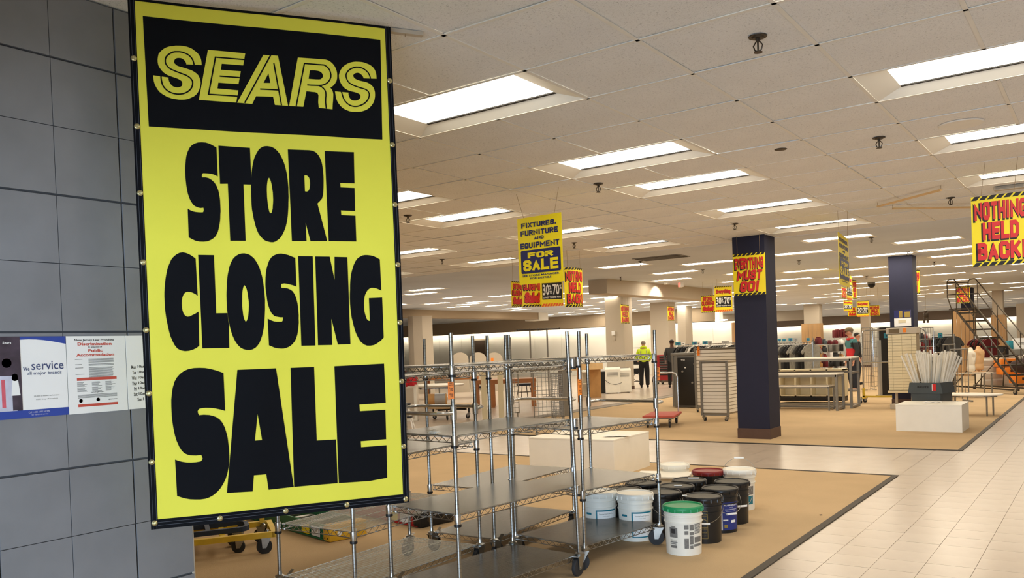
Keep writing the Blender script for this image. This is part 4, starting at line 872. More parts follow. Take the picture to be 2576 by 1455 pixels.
SCc = shelving('chrome wire shelving behind the front row, right unit of the back row', (-3.86, 5.10), D2R(-1.5), 1.22, .62,
               [(.15, 'liner_clear'), (.53, 'liner'), (1.44, 'liner')], [(1, 1.13)])
def price_tag(label, px, py, d, w, h, lines, face=None, rz=None):
    p = atd(px, py, d); t = thing('price_tag', label, 'tag', p, rz if rz is not None else .62, None)
    q = MB(); q.add([(-w/2, 0, 0), (w/2, 0, .004), (w/2*.98, -.002, h), (-w/2*.9, .001, h), (-w/2, .001, 0), (w/2, .001, .004), (w/2*.98, -.001, h), (-w/2*.9, .002, h)],
             [(0, 1, 2, 3), (7, 6, 5, 4), (0, 4, 5, 1), (1, 5, 6, 2), (2, 6, 7, 3), (3, 7, 4, 0)]); obj('card', q, 'tag_orange', t, smooth=0)
    q = MB()
    for s, x, z, ww, hh, b in lines: q.text(s, x*w, z*h, ww*w, hh*h, -.0035, b)
    obj('handwriting', q, 'ink', t, smooth=0); return t
L1 = [('SEARS', -.2, .90, .5, .06, .02), ('PRICE', -.3, .78, .7, .06, 0), ('$', -.32, .58, .12, .14, .02), ('10', -.05, .48, .36, .18, .01), ('SPEAK', -.25, .27, .66, .07, .01), ('TO MGR', -.1, .17, .5, .07, .01)]
price_tag('orange price tag on the front post of the left shelving', 1135, 1006, 4.93, .036, .105, L1)
price_tag('orange price tag on the middle shelving post, narrow and tilted', 1459, 996, 5.88, .028, .115, L1, rz=.9)
price_tag('orange price tag on the right shelving post', 1655, 958, 6.72, .036, .105, L1)
# scrap of white tissue on the second shelf of the left unit
p = at(1090, 1091, 1.09+.012); q = MB()
bm = bmesh.new(); bmesh.ops.create_icosphere(bm, subdivisions=3, radius=1)
for v in bm.verts:
    k = 1+.35*math.sin(5*v.co.x+2)*math.sin(6*v.co.y)+.2*math.sin(9*v.co.z+4*v.co.x); v.co = Vector((v.co.x*.05*k, v.co.y*.028*k, v.co.z*.011*k+.009))
q.add([v.co[:] for v in bm.verts], [[v.index for v in f.verts] for f in bm.faces]); bm.free()
solo('tissue', q, 'paper', 'crumpled white tissue lying on the second shelf of the left shelving', 'tissue', p, -.5)
# ================================================================ paint buckets and what lies around the shelving
def away(p, k):                                          # a step straight away from the camera along the floor
    d = Vector((p.x, p.y, 0)).normalized(); return p+d*k
def face_cam(p): return math.atan2(-p.y, -p.x)+math.pi/2  # local -y looks at the camera
def bucket(px, py, label, body='bucket_white', lid='bucket_white', disc=None, hgt=.37, wire=None, lab=None, rz=0, lidlab=None):
    p = at(px, py, hgt); p.z = 0
    t = thing('bucket', label, 'bucket', p, face_cam(p)+rz, 'buckets standing on the carpet by the shelving')
    q = MB(); h = hgt
    q.lathe([(.128, 0), (.132, .004), (.138, h*.55), (.1395, h*.66), (.1465, h*.665), (.1465, h*.685), (.140, h*.69), (.141, h*.79), (.1475, h*.795), (.1475, h*.815), (.142, h*.82), (.143, h*.90), (.143, h*.93)], n=32)
    obj('body', q, body, t)
    q = MB(); q.lathe([(.150, h*.885), (.1535, h*.90), (.1545, h*.955), (.1525, h*.985), (.147, h), (.142, h*.995), (.138, h*.972), (.001, h*.972)], n=32)
    for i in range(16):
        w = 2*math.pi*i/16; q.box(.1535*math.cos(w)-.004, .1535*math.sin(w)-.004, h*.89, .1535*math.cos(w)+.004, .1535*math.sin(w)+.004, h*.955)
    ld = obj('lid', q, lid, t, label=lidlab)
    if disc: q = MB(); q.lathe([(.136, h*.974), (.001, h*.9765)], n=28); obj('lid_top', q, disc, ld)
    if wire:
        q = MB(); R = .156; pts = []
        for i in range(15):
            a = math.pi*i/14; x = R*math.cos(a); s = math.sin(a)
            if wire == 'up': pts.append((x, 0, h*.86+.155*s))
            else: pts.append((x*1.02, -.03-.135*s if wire == 'front' else .03+.135*s, h*.84-.14*s))
        q.path(pts, .0022, 5); hd = obj('bail', q, 'chrome_dull', t, label='thin wire bail')
        q = MB(); m = pts[7]; q.tube((m[0]-.045, m[1], m[2]), (m[0]+.045, m[1], m[2]), .009, 8); obj('grip', q, 'paper', hd, label='white plastic grip')
        q = MB()
        for s in (-1, 1): q.lathe([(.001, -.008), (.014, -.006), (.014, .006)], (s*.148, 0, h*.86), 10, 'x')
        obj('ear', q, body, t)
    if lab: lab(t, h)
    return t
def curved(t, name, m, a0, a1, z0, z1, k=.0012, label=None):   # a sticker that follows the wall of the bucket
    q = MB(); n = 12; vs = []
    for i in range(n+1):
        a = math.radians(a0+(a1-a0)*i/n)-math.pi/2
        for z in (z0, z1): r = .1315+.0115*z/.37+k; vs.append((r*math.cos(a), r*math.sin(a), z))
    q.add(vs, [(2*i, 2*i+2, 2*i+3, 2*i+1) for i in range(n)]); return obj(name, q, m, t, smooth=60, label=label)
def ctext(t, name, m, rows, k=.0022):                          # lettering wrapped on the bucket: text, centre angle, z, width, height
    q = MB()
    for s, a, z, w, h, b in rows:
        v, f = textgeo(s, b, 2); vs = []
        for x, y in v:
            zz = z+y*h; r = .1315+.0115*zz/.37+k; an = math.radians(a)+(x-.5)*w/r-math.pi/2
            vs.append((r*math.cos(an), r*math.sin(an), zz))
        q.add(vs, f)
    return obj(name, q, m, t, smooth=0)
def lab_teal(t, h):
    curved(t, 'label_frame', 'label_teal', -14, 62, .035, .245, label='teal label border'); curved(t, 'label_field', 'paper', -9, 62, .045, .233, .0018)
    curved(t, 'side_mark', 'label_teal', -52, -30, .205, .222)
    ctext(t, 'lettering', 'print_grey', [('Drawing-Board Skim Coat', 24, .205, .13, .012, .01), ('ready mixed', 22, .188, .06, .008, 0), ('Net 4.5 gal', 22, .07, .06, .009, 0)])
def lab_green(t, h):
    curved(t, 'picture_panel', 'print_grey', -47, -19, .140, .215); 
    ctext(t, 'lettering', 'print_dark', [('WARNING', -33, .215, .04, .012, .02), ('keep away from', -33, .118, .05, .007, .01), ('children', -33, .108, .05, .007, .01)])
    q = MB()
    for i, (a0, a1, z0, z1) in enumerate([(-47, -44.5, .12, .235), (-22, -19.5, .12, .235), (-47, -20, .233, .237), (-47, -20, .145, .148), (2, 3, .16, .23), (16, 17, .16, .23), (2, 17, .228, .231), (2, 17, .195, .198), (2, 17, .16, .163)]):
        pass
    for a0, a1, z0, z1 in [(-46, -20, .100, .106), (-46, -24, .088, .094), (-45, -22, .060, .08), (2, 16, .205, .236), (3, 15, .165, .192), (19, 33, .195, .236), (19, 34, .160, .182), (2, 16, .06, .135), (19, 32, .09, .152), (20, 31, .055, .08)]:
        curved(t, 'print_block', 'print_grey', a0, a1, z0, z1, .0014)
    for i in range(9): curved(t, 'print_line', 'print_grey', 36, 66-3*(i % 3), .236-.0085*i, .241-.0085*i, .0014)
    curved(t, 'print_block', 'print_grey', 36, 66, .100, .142, .0014); curved(t, 'print_block', 'print_grey', 34, 66, .070, .088, .0014)
    # a drip of white and an animal silhouette on the warning panel
    curved(t, 'picture', 'print_dark', -40, -26, .17, .205, .002)
def lab_gold(t, h):
    q = MB()
    for a0, a1, z0, z1 in [(-10, 12, .26, .263), (-10, 12, .045, .048), (-10, -9, .045, .262), (11, 12, .045, .262), (-10, 12, .135, .138)]: curved(t, 'label_line', 'label_gold', a0, a1, z0, z1)
    ctext(t, 'lettering', 'label_gold', [('CAUTION', 1, .235, .04, .012, .01), ('children can fall in', 1, .222, .042, .008, 0), ('and drown', 1, .12, .04, .01, 0), ('DANGER', 1, .09, .04, .01, 0), ('keep shut', 1, .065, .04, .009, 0)])
    q = MB(); n = 20; vs = []
    for i in range(n):
        w = 2*math.pi*i/n
        for rr in (.017, .0205):
            z = .18+rr*math.sin(w); r = .1315+.0115*z/.37+.0016; a = math.radians(1)+rr*math.cos(w)/r-math.pi/2; vs.append((r*math.cos(a), r*math.sin(a), z))
    q.add(vs, [(2*i, 2*((i+1) % n), 2*((i+1) % n)+1, 2*i+1) for i in range(n)]); obj('warning_ring', q, 'label_gold', t, smooth=0)
def lab_blue(t, h):
    curved(t, 'label_field', 'label_blue', -26, 40, .03, .262, label='blue paper label'); curved(t, 'label_margin', 'paper', -42, -26, .03, .262)
    ctext(t, 'lettering', 'paper', [('NU BROADLOC', 8, .232, .135, .014, .02), ('MULTI', 6, .214, .03, .008, 0), ('MULTI-PURPOSE ADHESIVE', 8, .198, .12, .008, .01), ('for broadloom carpet', 6, .183, .09, .006, 0)])
    curved(t, 'label_patch', 'paper', -24, -6, .108, .12, .002); curved(t, 'label_patch', 'paper', 6, 26, .09, .112, .002); curved(t, 'label_patch', 'label_gold', -20, -8, .05, .075, .002)
def lab_pale(t, h):
    curved(t, 'label_field', 'bucket_white', 10, 70, .05, .24); curved(t, 'label_block', 'label_teal', 34, 58, .06, .14, .002); curved(t, 'label_block', 'print_grey', 30, 60, .15, .23, .002)
bucket(1717, 1269, 'white bucket with a bright green lid in front of the other buckets', 'bucket_white', 'lid_green', None, lab=lab_green, lidlab='bright green lid')
bucket(1769, 1246, 'black bucket with a gold warning print and a wire bail, beside the green-lidded one', 'bucket_black', 'bucket_black', 'lid_dusty', wire='front', lab=lab_gold, lidlab='black lid with a dusty top')
bucket(1811, 1226, 'black bucket with a blue and white adhesive label', 'bucket_black', 'bucket_black', 'lid_dusty', wire='front', lab=lab_blue, rz=.55)
bucket(1841, 1209.5, 'black bucket at the right end, wire bail hanging, in front of the tall white one', 'bucket_black', 'bucket_black', 'lid_dusty', wire='front', rz=.5)
bucket(1859.5, 1179, 'white bucket at the back right with its wire bail standing up', 'bucket_white', 'bucket_white', None, .385, wire='up', lab=lab_pale)
bucket(1781, 1182.5, 'black bucket with a dark red lid at the back', 'bucket_black', 'lid_red', None, lidlab='dark red lid')
bucket(1734, 1206, 'black bucket with white scraps on its lid, in front of the red-lidded one', 'bucket_black', 'bucket_black', 'lid_dusty')
bucket(1702, 1221, 'black bucket in the middle of the group with a white scrap on its lid', 'bucket_black', 'bucket_black', 'lid_dusty', lab=lab_gold)
bucket(1668, 1236, 'black bucket directly behind the green-lidded one', 'bucket_black', 'bucket_black', 'lid_dusty', wire='front', lab=lab_gold, rz=.5)
bucket(1616, 1213, 'black bucket half hidden behind the right shelf edge, farther back', 'bucket_black', 'bucket_black', 'lid_dusty', wire='front')
bucket(1570, 1229, 'black bucket hidden behind the white ones, only its rim seen', 'bucket_black', 'bucket_black', 'lid_dusty')
bucket(1597, 1239, 'white bucket with a teal framed label, just behind the right shelf post', 'bucket_white', 'bucket_white', None, wire='back', lab=lab_teal, hgt=.385)
bucket(1507, 1235, 'white bucket with a teal framed label seen through the lower shelf, leftmost', 'bucket_white', 'bucket_white', None, lab=lab_teal, hgt=.385)
bucket(1696.5, 1167, 'white bucket without a label at the very back, behind the storage crate', 'bucket_white', 'bucket_white', None)
for (px, py, s) in [(1745, 1204, .05), (1706, 1223, .035), (1722, 1248, .02)]:
    p = at(px, py, .366); q = MB(); q.bbox(-s, -s*.4, 0, s, s*.4, .006, .002)
    solo('paper_scrap', q, 'paper', {.05: 'white paper scrap on the lid of the bucket before the red-lidded one', .035: 'white paper scrap on the lid of the middle black bucket', .02: 'tiny white scrap on the lid of the gold print bucket'}[s], 'scrap', p, .4)
p = at(1668, 1194, .30); p.z = 0; t = thing('storage_crate', 'white plastic storage crate with a flat lid behind the black buckets', 'crate', p, .25)
q = MB(); q.add([(-.22, -.15, 0), (.22, -.15, 0), (.22, .15, 0), (-.22, .15, 0), (-.25, -.17, .28), (.25, -.17, .28), (.25, .17, .28), (-.25, .17, .28)], [(0, 3, 2, 1), (4, 5, 6, 7), (0, 1, 5, 4), (1, 2, 6, 5), (2, 3, 7, 6), (3, 0, 4, 7)]); obj('tub', q, 'bucket_white', t, smooth=0)
q = MB(); q.bbox(-.27, -.19, .278, .27, .19, .305, .008); obj('lid', q, 'bucket_white', t, smooth=0)
# ---- white display boxes
def wbox(name, label, near, rz, sx, sy, h):
    """near: the corner at local 0,0; runs to -x and +y"""
    t = thing(name, label, 'display box', (near[0], near[1], 0), rz)
    q = MB(); q.bbox(-sx, 0, 0, 0, sy, h-.02, .004); obj('body', q, 'white_box', t, smooth=0); q = MB(); q.bbox(-sx-.002, -.002, h-.02, .002, sy+.002, h, .003); obj('top', q, 'white_box', t, smooth=0); return t
wbox('display_box', 'large low white display box behind the right shelving unit', (-4.93, 8.97), .03, 1.22, 1.02, .46)
wbox('display_box', 'low white display box in front of the grey tub, on the far carpet', (-1.97, 15.12), .0, .985, .80, .445)
def crumple(p, label, s, rz=0):
    bm = bmesh.new(); bmesh.ops.create_grid(bm, x_segments=10, y_segments=8, size=1)
    for v in bm.verts: v.co = Vector((v.co.x*s, v.co.y*s*.6, .004+.012*abs(math.sin(4.3*v.co.x+2*v.co.y)*math.cos(3.7*v.co.y+v.co.x))))
    q = MB(); q.add([v.co[:] for v in bm.verts], [[v.index for v in f.verts] for f in bm.faces]); bm.free(); solo('crumpled_paper', q, 'paper', label, 'paper', p, rz)
crumple(at(1553, 1098, .462), 'crumpled white sheet on the large white box behind the shelving', .17, .4)
crumple(at(2346, 1013.5, .447), 'crumpled white sheet on the white box before the grey tub', .14)
# ---- dollies at the foot of the stone wall
def wheel_set(t, x, y, R, rz, wheel='rubber'): return caster(t, x, y, R, rz, False, wheel)
def dolly(label, corner, ang, L_, Wd, z, m, R=.0635, bar=.045, upright=None, rounded=False):
    t = thing('dolly', label, 'dolly', (corner[0], corner[1], 0), ang, 'dollies parked at the foot of the stone wall')
    if rounded:
        q = MB(); r = .09; pts = []
        for cx, cy, a0 in ((-r, r, -90), (-r, Wd-r, 0), (-L_+r, Wd-r, 90), (-L_+r, r, 180)):
            for k in range(5): a = math.radians(a0+90*k/4); pts.append((cx+r*math.cos(a), cy+r*math.sin(a), z-bar/2))
        n = len(pts)
        for i in range(n): q.bar(pts[i], Vector(pts[(i+1) % n])+(Vector(pts[(i+1) % n])-Vector(pts[i])).normalized()*.006, bar*.9, bar)
        obj('frame', q, m, t, smooth=0)
    else:
        for a, b in (((-L_, 0), (0, 0)), ((-L_, Wd), (0, Wd)), ((0, -bar/2), (0, Wd+bar/2)), ((-L_, -bar/2), (-L_, Wd+bar/2))):
            q = MB(); q.bar((a[0], a[1], z-bar/2), (b[0], b[1], z-bar/2), bar); obj('rail', q, m, t, smooth=0)
    q = MB(); q.bar((-L_*.5, 0, z-bar/2), (-L_*.5, Wd, z-bar/2), bar*.9); obj('cross_rail', q, m, t, smooth=0)
    for x, y in ((-.05, .03), (-L_+.05, .03), (-.05, Wd-.03), (-L_+.05, Wd-.03)): wheel_set(t, x, y, R, random.uniform(-.6, .6))
    if upright: q = MB(); q.box(upright[0]-.02, upright[1]-.02, z-.005, upright[0]+.02, upright[1]+.02, z+.07); obj('stub_post', q, m, t, smooth=0)
    return t
dc = at(690, 1337, .185); db = at(440, 1364, .185)
a_ = math.atan2(dc.y-db.y, dc.x-db.x)
dolly('yellow steel dolly in front, its beam nearest the banner foot', (dc.x, dc.y), a_, .80, .50, .185, 'yellow_paint', upright=(-.06, .47))
dolly('yellow steel dolly parked behind the other two, only its wheels and rail seen', (dc.x-.52*math.cos(a_)-.2, dc.y+.50-.52*math.sin(a_)), a_-.05, .60, .36, .185, 'yellow_paint')
dolly('blue steel dolly with rounded corners stacked behind the yellow beam', (dc.x-.24*math.cos(a_)-.10, dc.y+.12-.24*math.sin(a_)), a_+.03, .62, .30, .22, 'blue_steel', R=.055, bar=.04, rounded=True)
# ---- ladders lying flat
def flat_ladder(label, tip, ang, L_, Wd, hh, m, cap, rivet):
    t = thing('ladder', label, 'ladder', (tip[0], tip[1], 0), ang)       # local -x runs away from the tip
    for k, y in enumerate((0.0, Wd-.03)):
        q = MB(); q.box(-L_, y, 0.01, -.05, y+.008, hh); q.box(-L_, y-.014 if k == 0 else y+.008, hh-.012, -.05, y+.022 if k else y+.008, hh); q.box(-L_, y-.014 if k == 0 else y, .01, -.05, y+.022, .022); obj('side_rail', q, m, t, smooth=0)
    for i in range(5): q = MB(); q.box(-.35-.3*i, .008, hh*.35, -.28-.3*i, Wd-.03, hh*.6); obj('rung', q, 'alu', t, smooth=0)
    q = MB(); q.bbox(-.12, -.018, .004, 0, Wd, hh+.006, .02); obj('end_cap', q, cap, t, label='moulded end cap')
    q = MB()
    for y in (.08, Wd-.13): q.lathe([(.001, .002), (.022, .0025)], (0, y, hh*.5), 14, 'x')
    obj('cap_hole', q, rivet, t)
    q = MB(); [q.lathe([(.001, -.0205), (.007, -.0195)], (-.03-.05*(i % 2), 0, hh*(.25+.5*(i//2))), 8, 'y') for i in range(4)]; obj('rivet', q, 'dark_gap', t)
    q = MB(); q.box(-.32, -.0155, hh*.2, -.17, -.0145, hh*.8); obj('warning_label', q, 'paper', t, smooth=0)
    q = MB(); q.text('CAUTION', -.31, hh*.5, .09, hh*.2, -.016, .02); q.box(-.19, -.016, hh*.25, -.18, -.0155, hh*.75); obj('label_print', q, 'print_grey', t, smooth=0)
    q = MB(); q.box(-.50, -.0155, hh*.2, -.36, -.0145, hh*.8); obj('model_label', q, 'sign_yellow', t, smooth=0); return t
lp_ = at(832, 1367); lb = at(668, 1319)
flat_ladder('green fibreglass ladder with a yellow end cap lying on the carpet under the shelving', (lp_.x+.01, lp_.y), math.atan2(lp_.y-lb.y, lp_.x-lb.x), 1.9, .36, .145, 'ladder_green', 'ladder_yellow', 'paper')
lp_ = at(1060, 1331); lb = at(960, 1309)
flat_ladder('red ladder with a black end cap lying behind the shelving', (lp_.x+.01, lp_.y), math.atan2(lp_.y-lb.y, lp_.x-lb.x), 1.6, .38, .145, 'ladder_red', 'black_plastic', 'bronze')
# bits on the carpet
for px, py, s in [(1630, 1247, .01), (1040, 1343, .012), (2065, 1297, .012), (1798, 1351, .015), (1888, 1243, .012)]:
    q = MB(); q.bbox(-s, -s*.6, 0, s, s*.6, .006, .002); solo('litter', q, 'paper' if px < 1700 else 'bag_dark', {1630: 'white speck of litter on the carpet beyond the shelving', 1040: 'dark crumb on the carpet before the red ladder', 2065: 'small dark crumb on the carpet right of the buckets', 1798: 'pale crumb on the carpet before the gold print bucket', 1888: 'crumb on the carpet beside the back right bucket'}[px], 'litter', at(px, py, .004), px)
# ================================================================ middle distance
# ---- red platform cart
c0, c1_, c2, c3 = [at(*p, .23) for p in ((1616, 1047), (1688, 1052), (1719, 1037), (1644, 1032))]
ctr = (c0+c1_+c2+c3)/4; ey = ((c3-c0)+(c2-c1_))/2; Lx = .60; a_ = math.atan2(ey.y, ey.x)-math.pi/2; Ly = 1.05
t = thing('platform_cart', 'red topped platform cart with a chrome push handle, beside the right shelving post', 'cart', (ctr.x, ctr.y, 0), a_)
q = MB(); q.bbox(-Lx/2, -Ly/2, .19, Lx/2, Ly/2, .235, .012); obj('deck', q, 'cart_red', t, label='worn red carpeted deck')
q = MB(); q.box(-Lx/2+.02, -Ly/2+.02, .17, Lx/2-.02, Ly/2-.02, .19); obj('underframe', q, 'steel_grey', t, smooth=0)
for sx in (-1, 1):
    for sy in (-1, 1): caster(t, sx*(Lx/2-.09), sy*(Ly/2-.1), .06, random.uniform(.9, 1.6))
q = MB(); yh = Ly/2-.04; zt = 1.6-(943-866)*dep((ctr.x, ctr.y, 0))/FPX+.02; q.path([(-Lx/2+.06, yh, .22), (-Lx/2+.06, yh, zt-.10), (-Lx/2+.09, yh, zt-.03), (-Lx/2+.16, yh, zt), (Lx/2-.16, yh, zt), (Lx/2-.09, yh, zt-.03), (Lx/2-.06, yh, zt-.10), (Lx/2-.06, yh, .22)], .016, 10); obj('push_handle', q, 'chrome', t, label='chrome tube handle')
# ---- slatwall merchandisers
def slat_face(t, x0, x1, z0, z1, n, y, axis='x', m='slat_white'):
    h = (z1-z0)/n
    for i in range(n):
        q = MB()
        if axis == 'x': q.box(x0, y-.012, z0+h*i+.006, x1, y, z0+h*(i+1)-.006)
        else: q.box(y, x0, z0+h*i+.006, y+.012, x1, z0+h*(i+1)-.006)
        obj('slat', q, m, t, smooth=0)
def slat_unit(label, x, y, w, d, z0, z1, n, rz=0):
    t = thing('slatwall_unit', label, 'display unit', (x, y, 0), rz, 'slatwall display units behind the navy pillar')
    q = MB(); q.box(.015, .015, z0, w-.015, .05, z1); q.box(w-.05, .05, z0, w-.015, d, z1); obj('backing', q, 'slat_groove', t, smooth=0)
    slat_face(t, .025, w-.025, z0+.03, z1-.03, n, .014); slat_face(t, .03, d, z0+.03, z1-.03, n, w-.016, 'y')
    for a in ((0, 0), (w, 0), (w, d)): q = MB(); q.box(a[0]-.022, a[1]-.022, z0-.02, a[0]+.022, a[1]+.022, z1+.012); obj('upright', q, 'steel_grey', t, smooth=0)
    q = MB(); q.box(0, -.016, z1-.012, w, .055, z1+.014); obj('frame_rail', q, 'steel_grey', t, smooth=0); q = MB(); q.box(0, -.016, z0-.02, w, .055, z0+.012); obj('frame_rail', q, 'steel_grey', t, smooth=0)
    if z0 < .2:
        for a in ((.02, .03), (w-.02, .03), (w-.02, d-.03)): caster(t, a[0], a[1], .035, random.uniform(0, 3))
    return t
p = at(1766, 1060); p2 = at(1834, 1060)
slat_unit('cream slatwall unit on casters left of the nearest navy pillar', p.x, p.y+.03, p2.x-p.x+.02, .9, .135, 1.205, 14)
p = aty(1799, 900, 19.3)
su = slat_unit('taller cream slatwall unit behind the first, mostly hidden by the navy pillar', p.x, 18.1, 1.0, .8, .13, 1.46, 16)
pt = proj((p.x+.06, 18.08, 1.4))
price_tag('orange tag on the taller slatwall unit', pt[0]+4, 895, pt[2]-.03, .06, .2, L1, rz=0)
# ---- grey safe display
p = at(1694, 1026); p2 = at(1797, 1026); w = p2.x-p.x; y = p.y
t = thing('safe_display', 'grey framed display with black safe doors left of the slatwall units', 'cabinet', (p.x, y, 0))
q = MB(); q.box(0, 0, .02, w, .6, 1.34); obj('carcass', q, 'cabinet_grey', t, smooth=0)
q = MB(); q.bbox(-.02, -.03, 1.30, w+.02, .62, 1.36, .008); obj('top_panel', q, 'cabinet_grey', t, smooth=0)
q = MB(); q.box(0, -.02, .02, .05, 0, 1.3); q.box(.10, -.012, .02, .16, 0, 1.3); q.box(w*.62, -.03, .6, w*.70, 0, 1.3); obj('stile', q, 'steel_grey', t, smooth=0)
q = MB(); q.bbox(.16, -.04, .06, w*.62, .0, 1.24, .012); d_ = obj('door', q, 'cabinet_black', t, label='tall black door')
q = MB(); q.text('WSA', .16+.10, 1.17, .11, .035, -.043, .02); q.text('A', .62, 1.18, .05, .03, -.043, .02); obj('lettering', q, 'paper', d_, smooth=0)
q = MB()
for a, b in ((.30, .9), (.62, 1.08), (.55, .62)): q.lathe([(.001, -.075), (.026, -.07), (.028, -.04)], (a, 0, b), 12, 'y')
obj('knob', q, 'steel_grey', d_)
q = MB()
for a, b, s in ((.68, 1.11, .05), (.35, .98, .035), (.74, .66, .05), (.76, .20, .05)): q.box(a, -.044, b, a+s, -.041, b+.03)
obj('sticker', q, 'paper', d_, smooth=0)
q = MB(); q.bbox(w*.70, -.04, .92, w*.97, 0, 1.22, .01); d_ = obj('door', q, 'cabinet_black', t, label='small black safe door')
q = MB(); q.lathe([(.001, -.07), (.02, -.066), (.022, -.04)], (w*.93, 0, 1.0), 10, 'y'); obj('knob', q, 'steel_grey', d_)
# ---- nested display tables right of the pillar
def table(label, x0, y0, x1, y1, h, m='slat_white', leg=.05, rails=(.04,), top=.03, lm='steel_grey', ends=True, name='display_table'):
    t = thing(name, label, 'table', ((x0+x1)/2, (y0+y1)/2, 0)); w, d = x1-x0, y1-y0
    q = MB(); q.bbox(-w/2, -d/2, h-top, w/2, d/2, h, .004); obj('tabletop', q, m, t, smooth=0)
    q = MB(); a, b = w/2-leg/2, d/2-leg/2
    for s in (-1, 1): q.bar((-a, s*b, h-top-leg/2), (a, s*b, h-top-leg/2), leg); q.bar((s*a, -b, h-top-leg/2), (s*a, b, h-top-leg/2), leg)
    obj('top_frame', q, lm, t, smooth=0)
    for sx in (-1, 1):
        for sy in (-1, 1): q = MB(); q.box(sx*a-leg/2, sy*b-leg/2, 0, sx*a+leg/2, sy*b+leg/2, h-top); obj('leg', q, lm, t, smooth=0)
    for zz in rails:
        q = MB(); q.bar((-a, b, zz), (a, b, zz), leg*.9)
        if ends:
            for s in (-1, 1): q.bar((s*a, -b, zz), (s*a, b, zz), leg*.9)
        obj('foot_rail', q, lm, t, smooth=0)
    return t
table('tall grey framed display table with a white top right of the nearest navy pillar', -6.75, 19.62, -4.72, 20.35, 1.15, rails=(.04, .80))
table('lower white topped display table nested in front of the tall one', -6.72, 18.95, -4.86, 19.56, .82, rails=(.05,), ends=True)
table('low white bench nested under the lower display table', -6.30, 19.0, -5.05, 19.45, .55, leg=.03, rails=(.05,), name='bench', top=.025)
x0, x1 = aty(1962, 980, 21.2).x, aty(2122, 980, 21.2).x
t = thing('cubby_unit', 'cream cubby shelf with a black plinth behind the nested tables', 'shelf', ((x0+x1)/2, 21.2, 0)); w = x1-x0
q = MB(); q.box(-w/2, 0, .05, w/2, .4, .17); obj('plinth', q, 'cabinet_black', t, smooth=0)
q = MB(); q.box(-w/2, .36, .17, w/2, .4, .83); obj('back_panel', q, 'cream', t, smooth=0)
for i in range(5): q = MB(); x = -w/2+w*i/4; q.box(x-.02, 0, .17, x+.02, .36, .83); obj('divider', q, 'cream', t, smooth=0)
q = MB(); q.box(-w/2-.02, 0, .80, w/2+.02, .4, .84); q.box(-w/2, 0, .15, w/2, .36, .19); obj('shelf_board', q, 'cream', t, smooth=0)
# ---- parts cabinet with many small drawers
pY = 19.55; x0, x1 = aty(2234, 900, pY).x, aty(2306, 900, pY).x; w = x1-x0; dd = dep(((x0+x1)/2, pY, 1)); z1, z0 = 1.6+(842-823)*dd/FPX, 1.6-(984-842)*dd/FPX
t = thing('drawer_cabinet', 'tall cream cabinet of many small drawers in front of the far navy pillar', 'cabinet', (x0, pY, 0))
q = MB(); q.box(0, .02, z0, w, .35, z1-.12); obj('carcass', q, 'slat_groove', t, smooth=0)
q = MB(); q.bbox(-.03, -.01, z1-.13, w+.02, .36, z1, .008); obj('header', q, 'beige_paint', t, smooth=0)
q = MB(); q.box(.03, -.016, z1-.115, w*.42, -.009, z1-.02); obj('header_card', q, 'khaki', t, smooth=0)
q = MB(); q.box(w*.55, -.016, z1-.105, w*.66, -.009, z1-.015); obj('price_card', q, 'tag_orange', t, smooth=0)
rows = 20; cols = [0, .16, .50, .83, 1.0]; hh = (z1-.14-z0-.03)/rows
dm = {}
for r in range(rows):
    for c in range(4):
        a, b = w*cols[c]+.002, w*cols[c+1]-.002
        if c in dm: o = dm[c].copy(); COL.objects.link(o)
        else: q = MB(); q.box(a, 0, .0025, b, .02, hh-.0025); o = obj('drawer', q, 'cream', t, smooth=0); dm[c] = o
        o.location = (0, 0, z0+.03+hh*r)
q = MB(); q.bbox(-.02, -.04, z0-.03, w+.05, .38, z0+.02, .008); obj('base_board', q, 'cream', t, smooth=0)
for a in (.22, .78): q = MB(); q.box(w*a-.025, .1, .1, w*a+.025, .15, z0-.02); q.bbox(w*a-.12, .02, 0, w*a+.12, .3, .11, .01); obj('foot', q, 'beige_paint', t, smooth=0)
# ---- chrome and yellow rolling garment rack
t = thing('garment_rack', 'rolling garment rack with a yellow base and chrome rails left of the drawer cabinet', 'rack', (-4.86, 21.3, 0))
q = MB(); q.path([(0, 0, .15), (0, 0, 1.66), (.03, 0, 1.72), (.08, 0, 1.74), (1.3, 0, 1.74), (1.35, 0, 1.70), (1.38, 0, 1.64), (1.38, 0, .15)], .016, 8); obj('top_rail', q, 'chrome', t)
q = MB(); q.tube((0, 0, .98), (1.38, 0, .98), .014, 8); obj('middle_rail', q, 'chrome', t)
q = MB(); q.bar((-.02, 0, .16), (1.4, 0, .16), .05, .04); q.bar((0, -.25, .13), (0, .25, .13), .05, .04); q.bar((1.38, -.25, .13), (1.38, .25, .13), .05, .04); q.bar((0, 0, .14), (0, 0, .36), .05); obj('base', q, 'yellow_paint', t, smooth=0, label='yellow steel base')
for x in (0, 1.38):
    for yy in (-.24, .24): caster(t, x, yy, .05, random.uniform(-.5, .5))
p = atd(2196, 846, 18.6); q = MB(); q.box(-.08, -.006, -.06, .08, .006, .06); o = solo('sign_card', q, 'teal_sign', 'small teal card hanging on the rolling garment rack', 'sign', (p.x, 21.27, p.z), smooth=0)
q = MB(); q.text('20', -.05, -.04, .1, .07, -.008, .03); obj('lettering', q, 'print_dark', o, smooth=0)
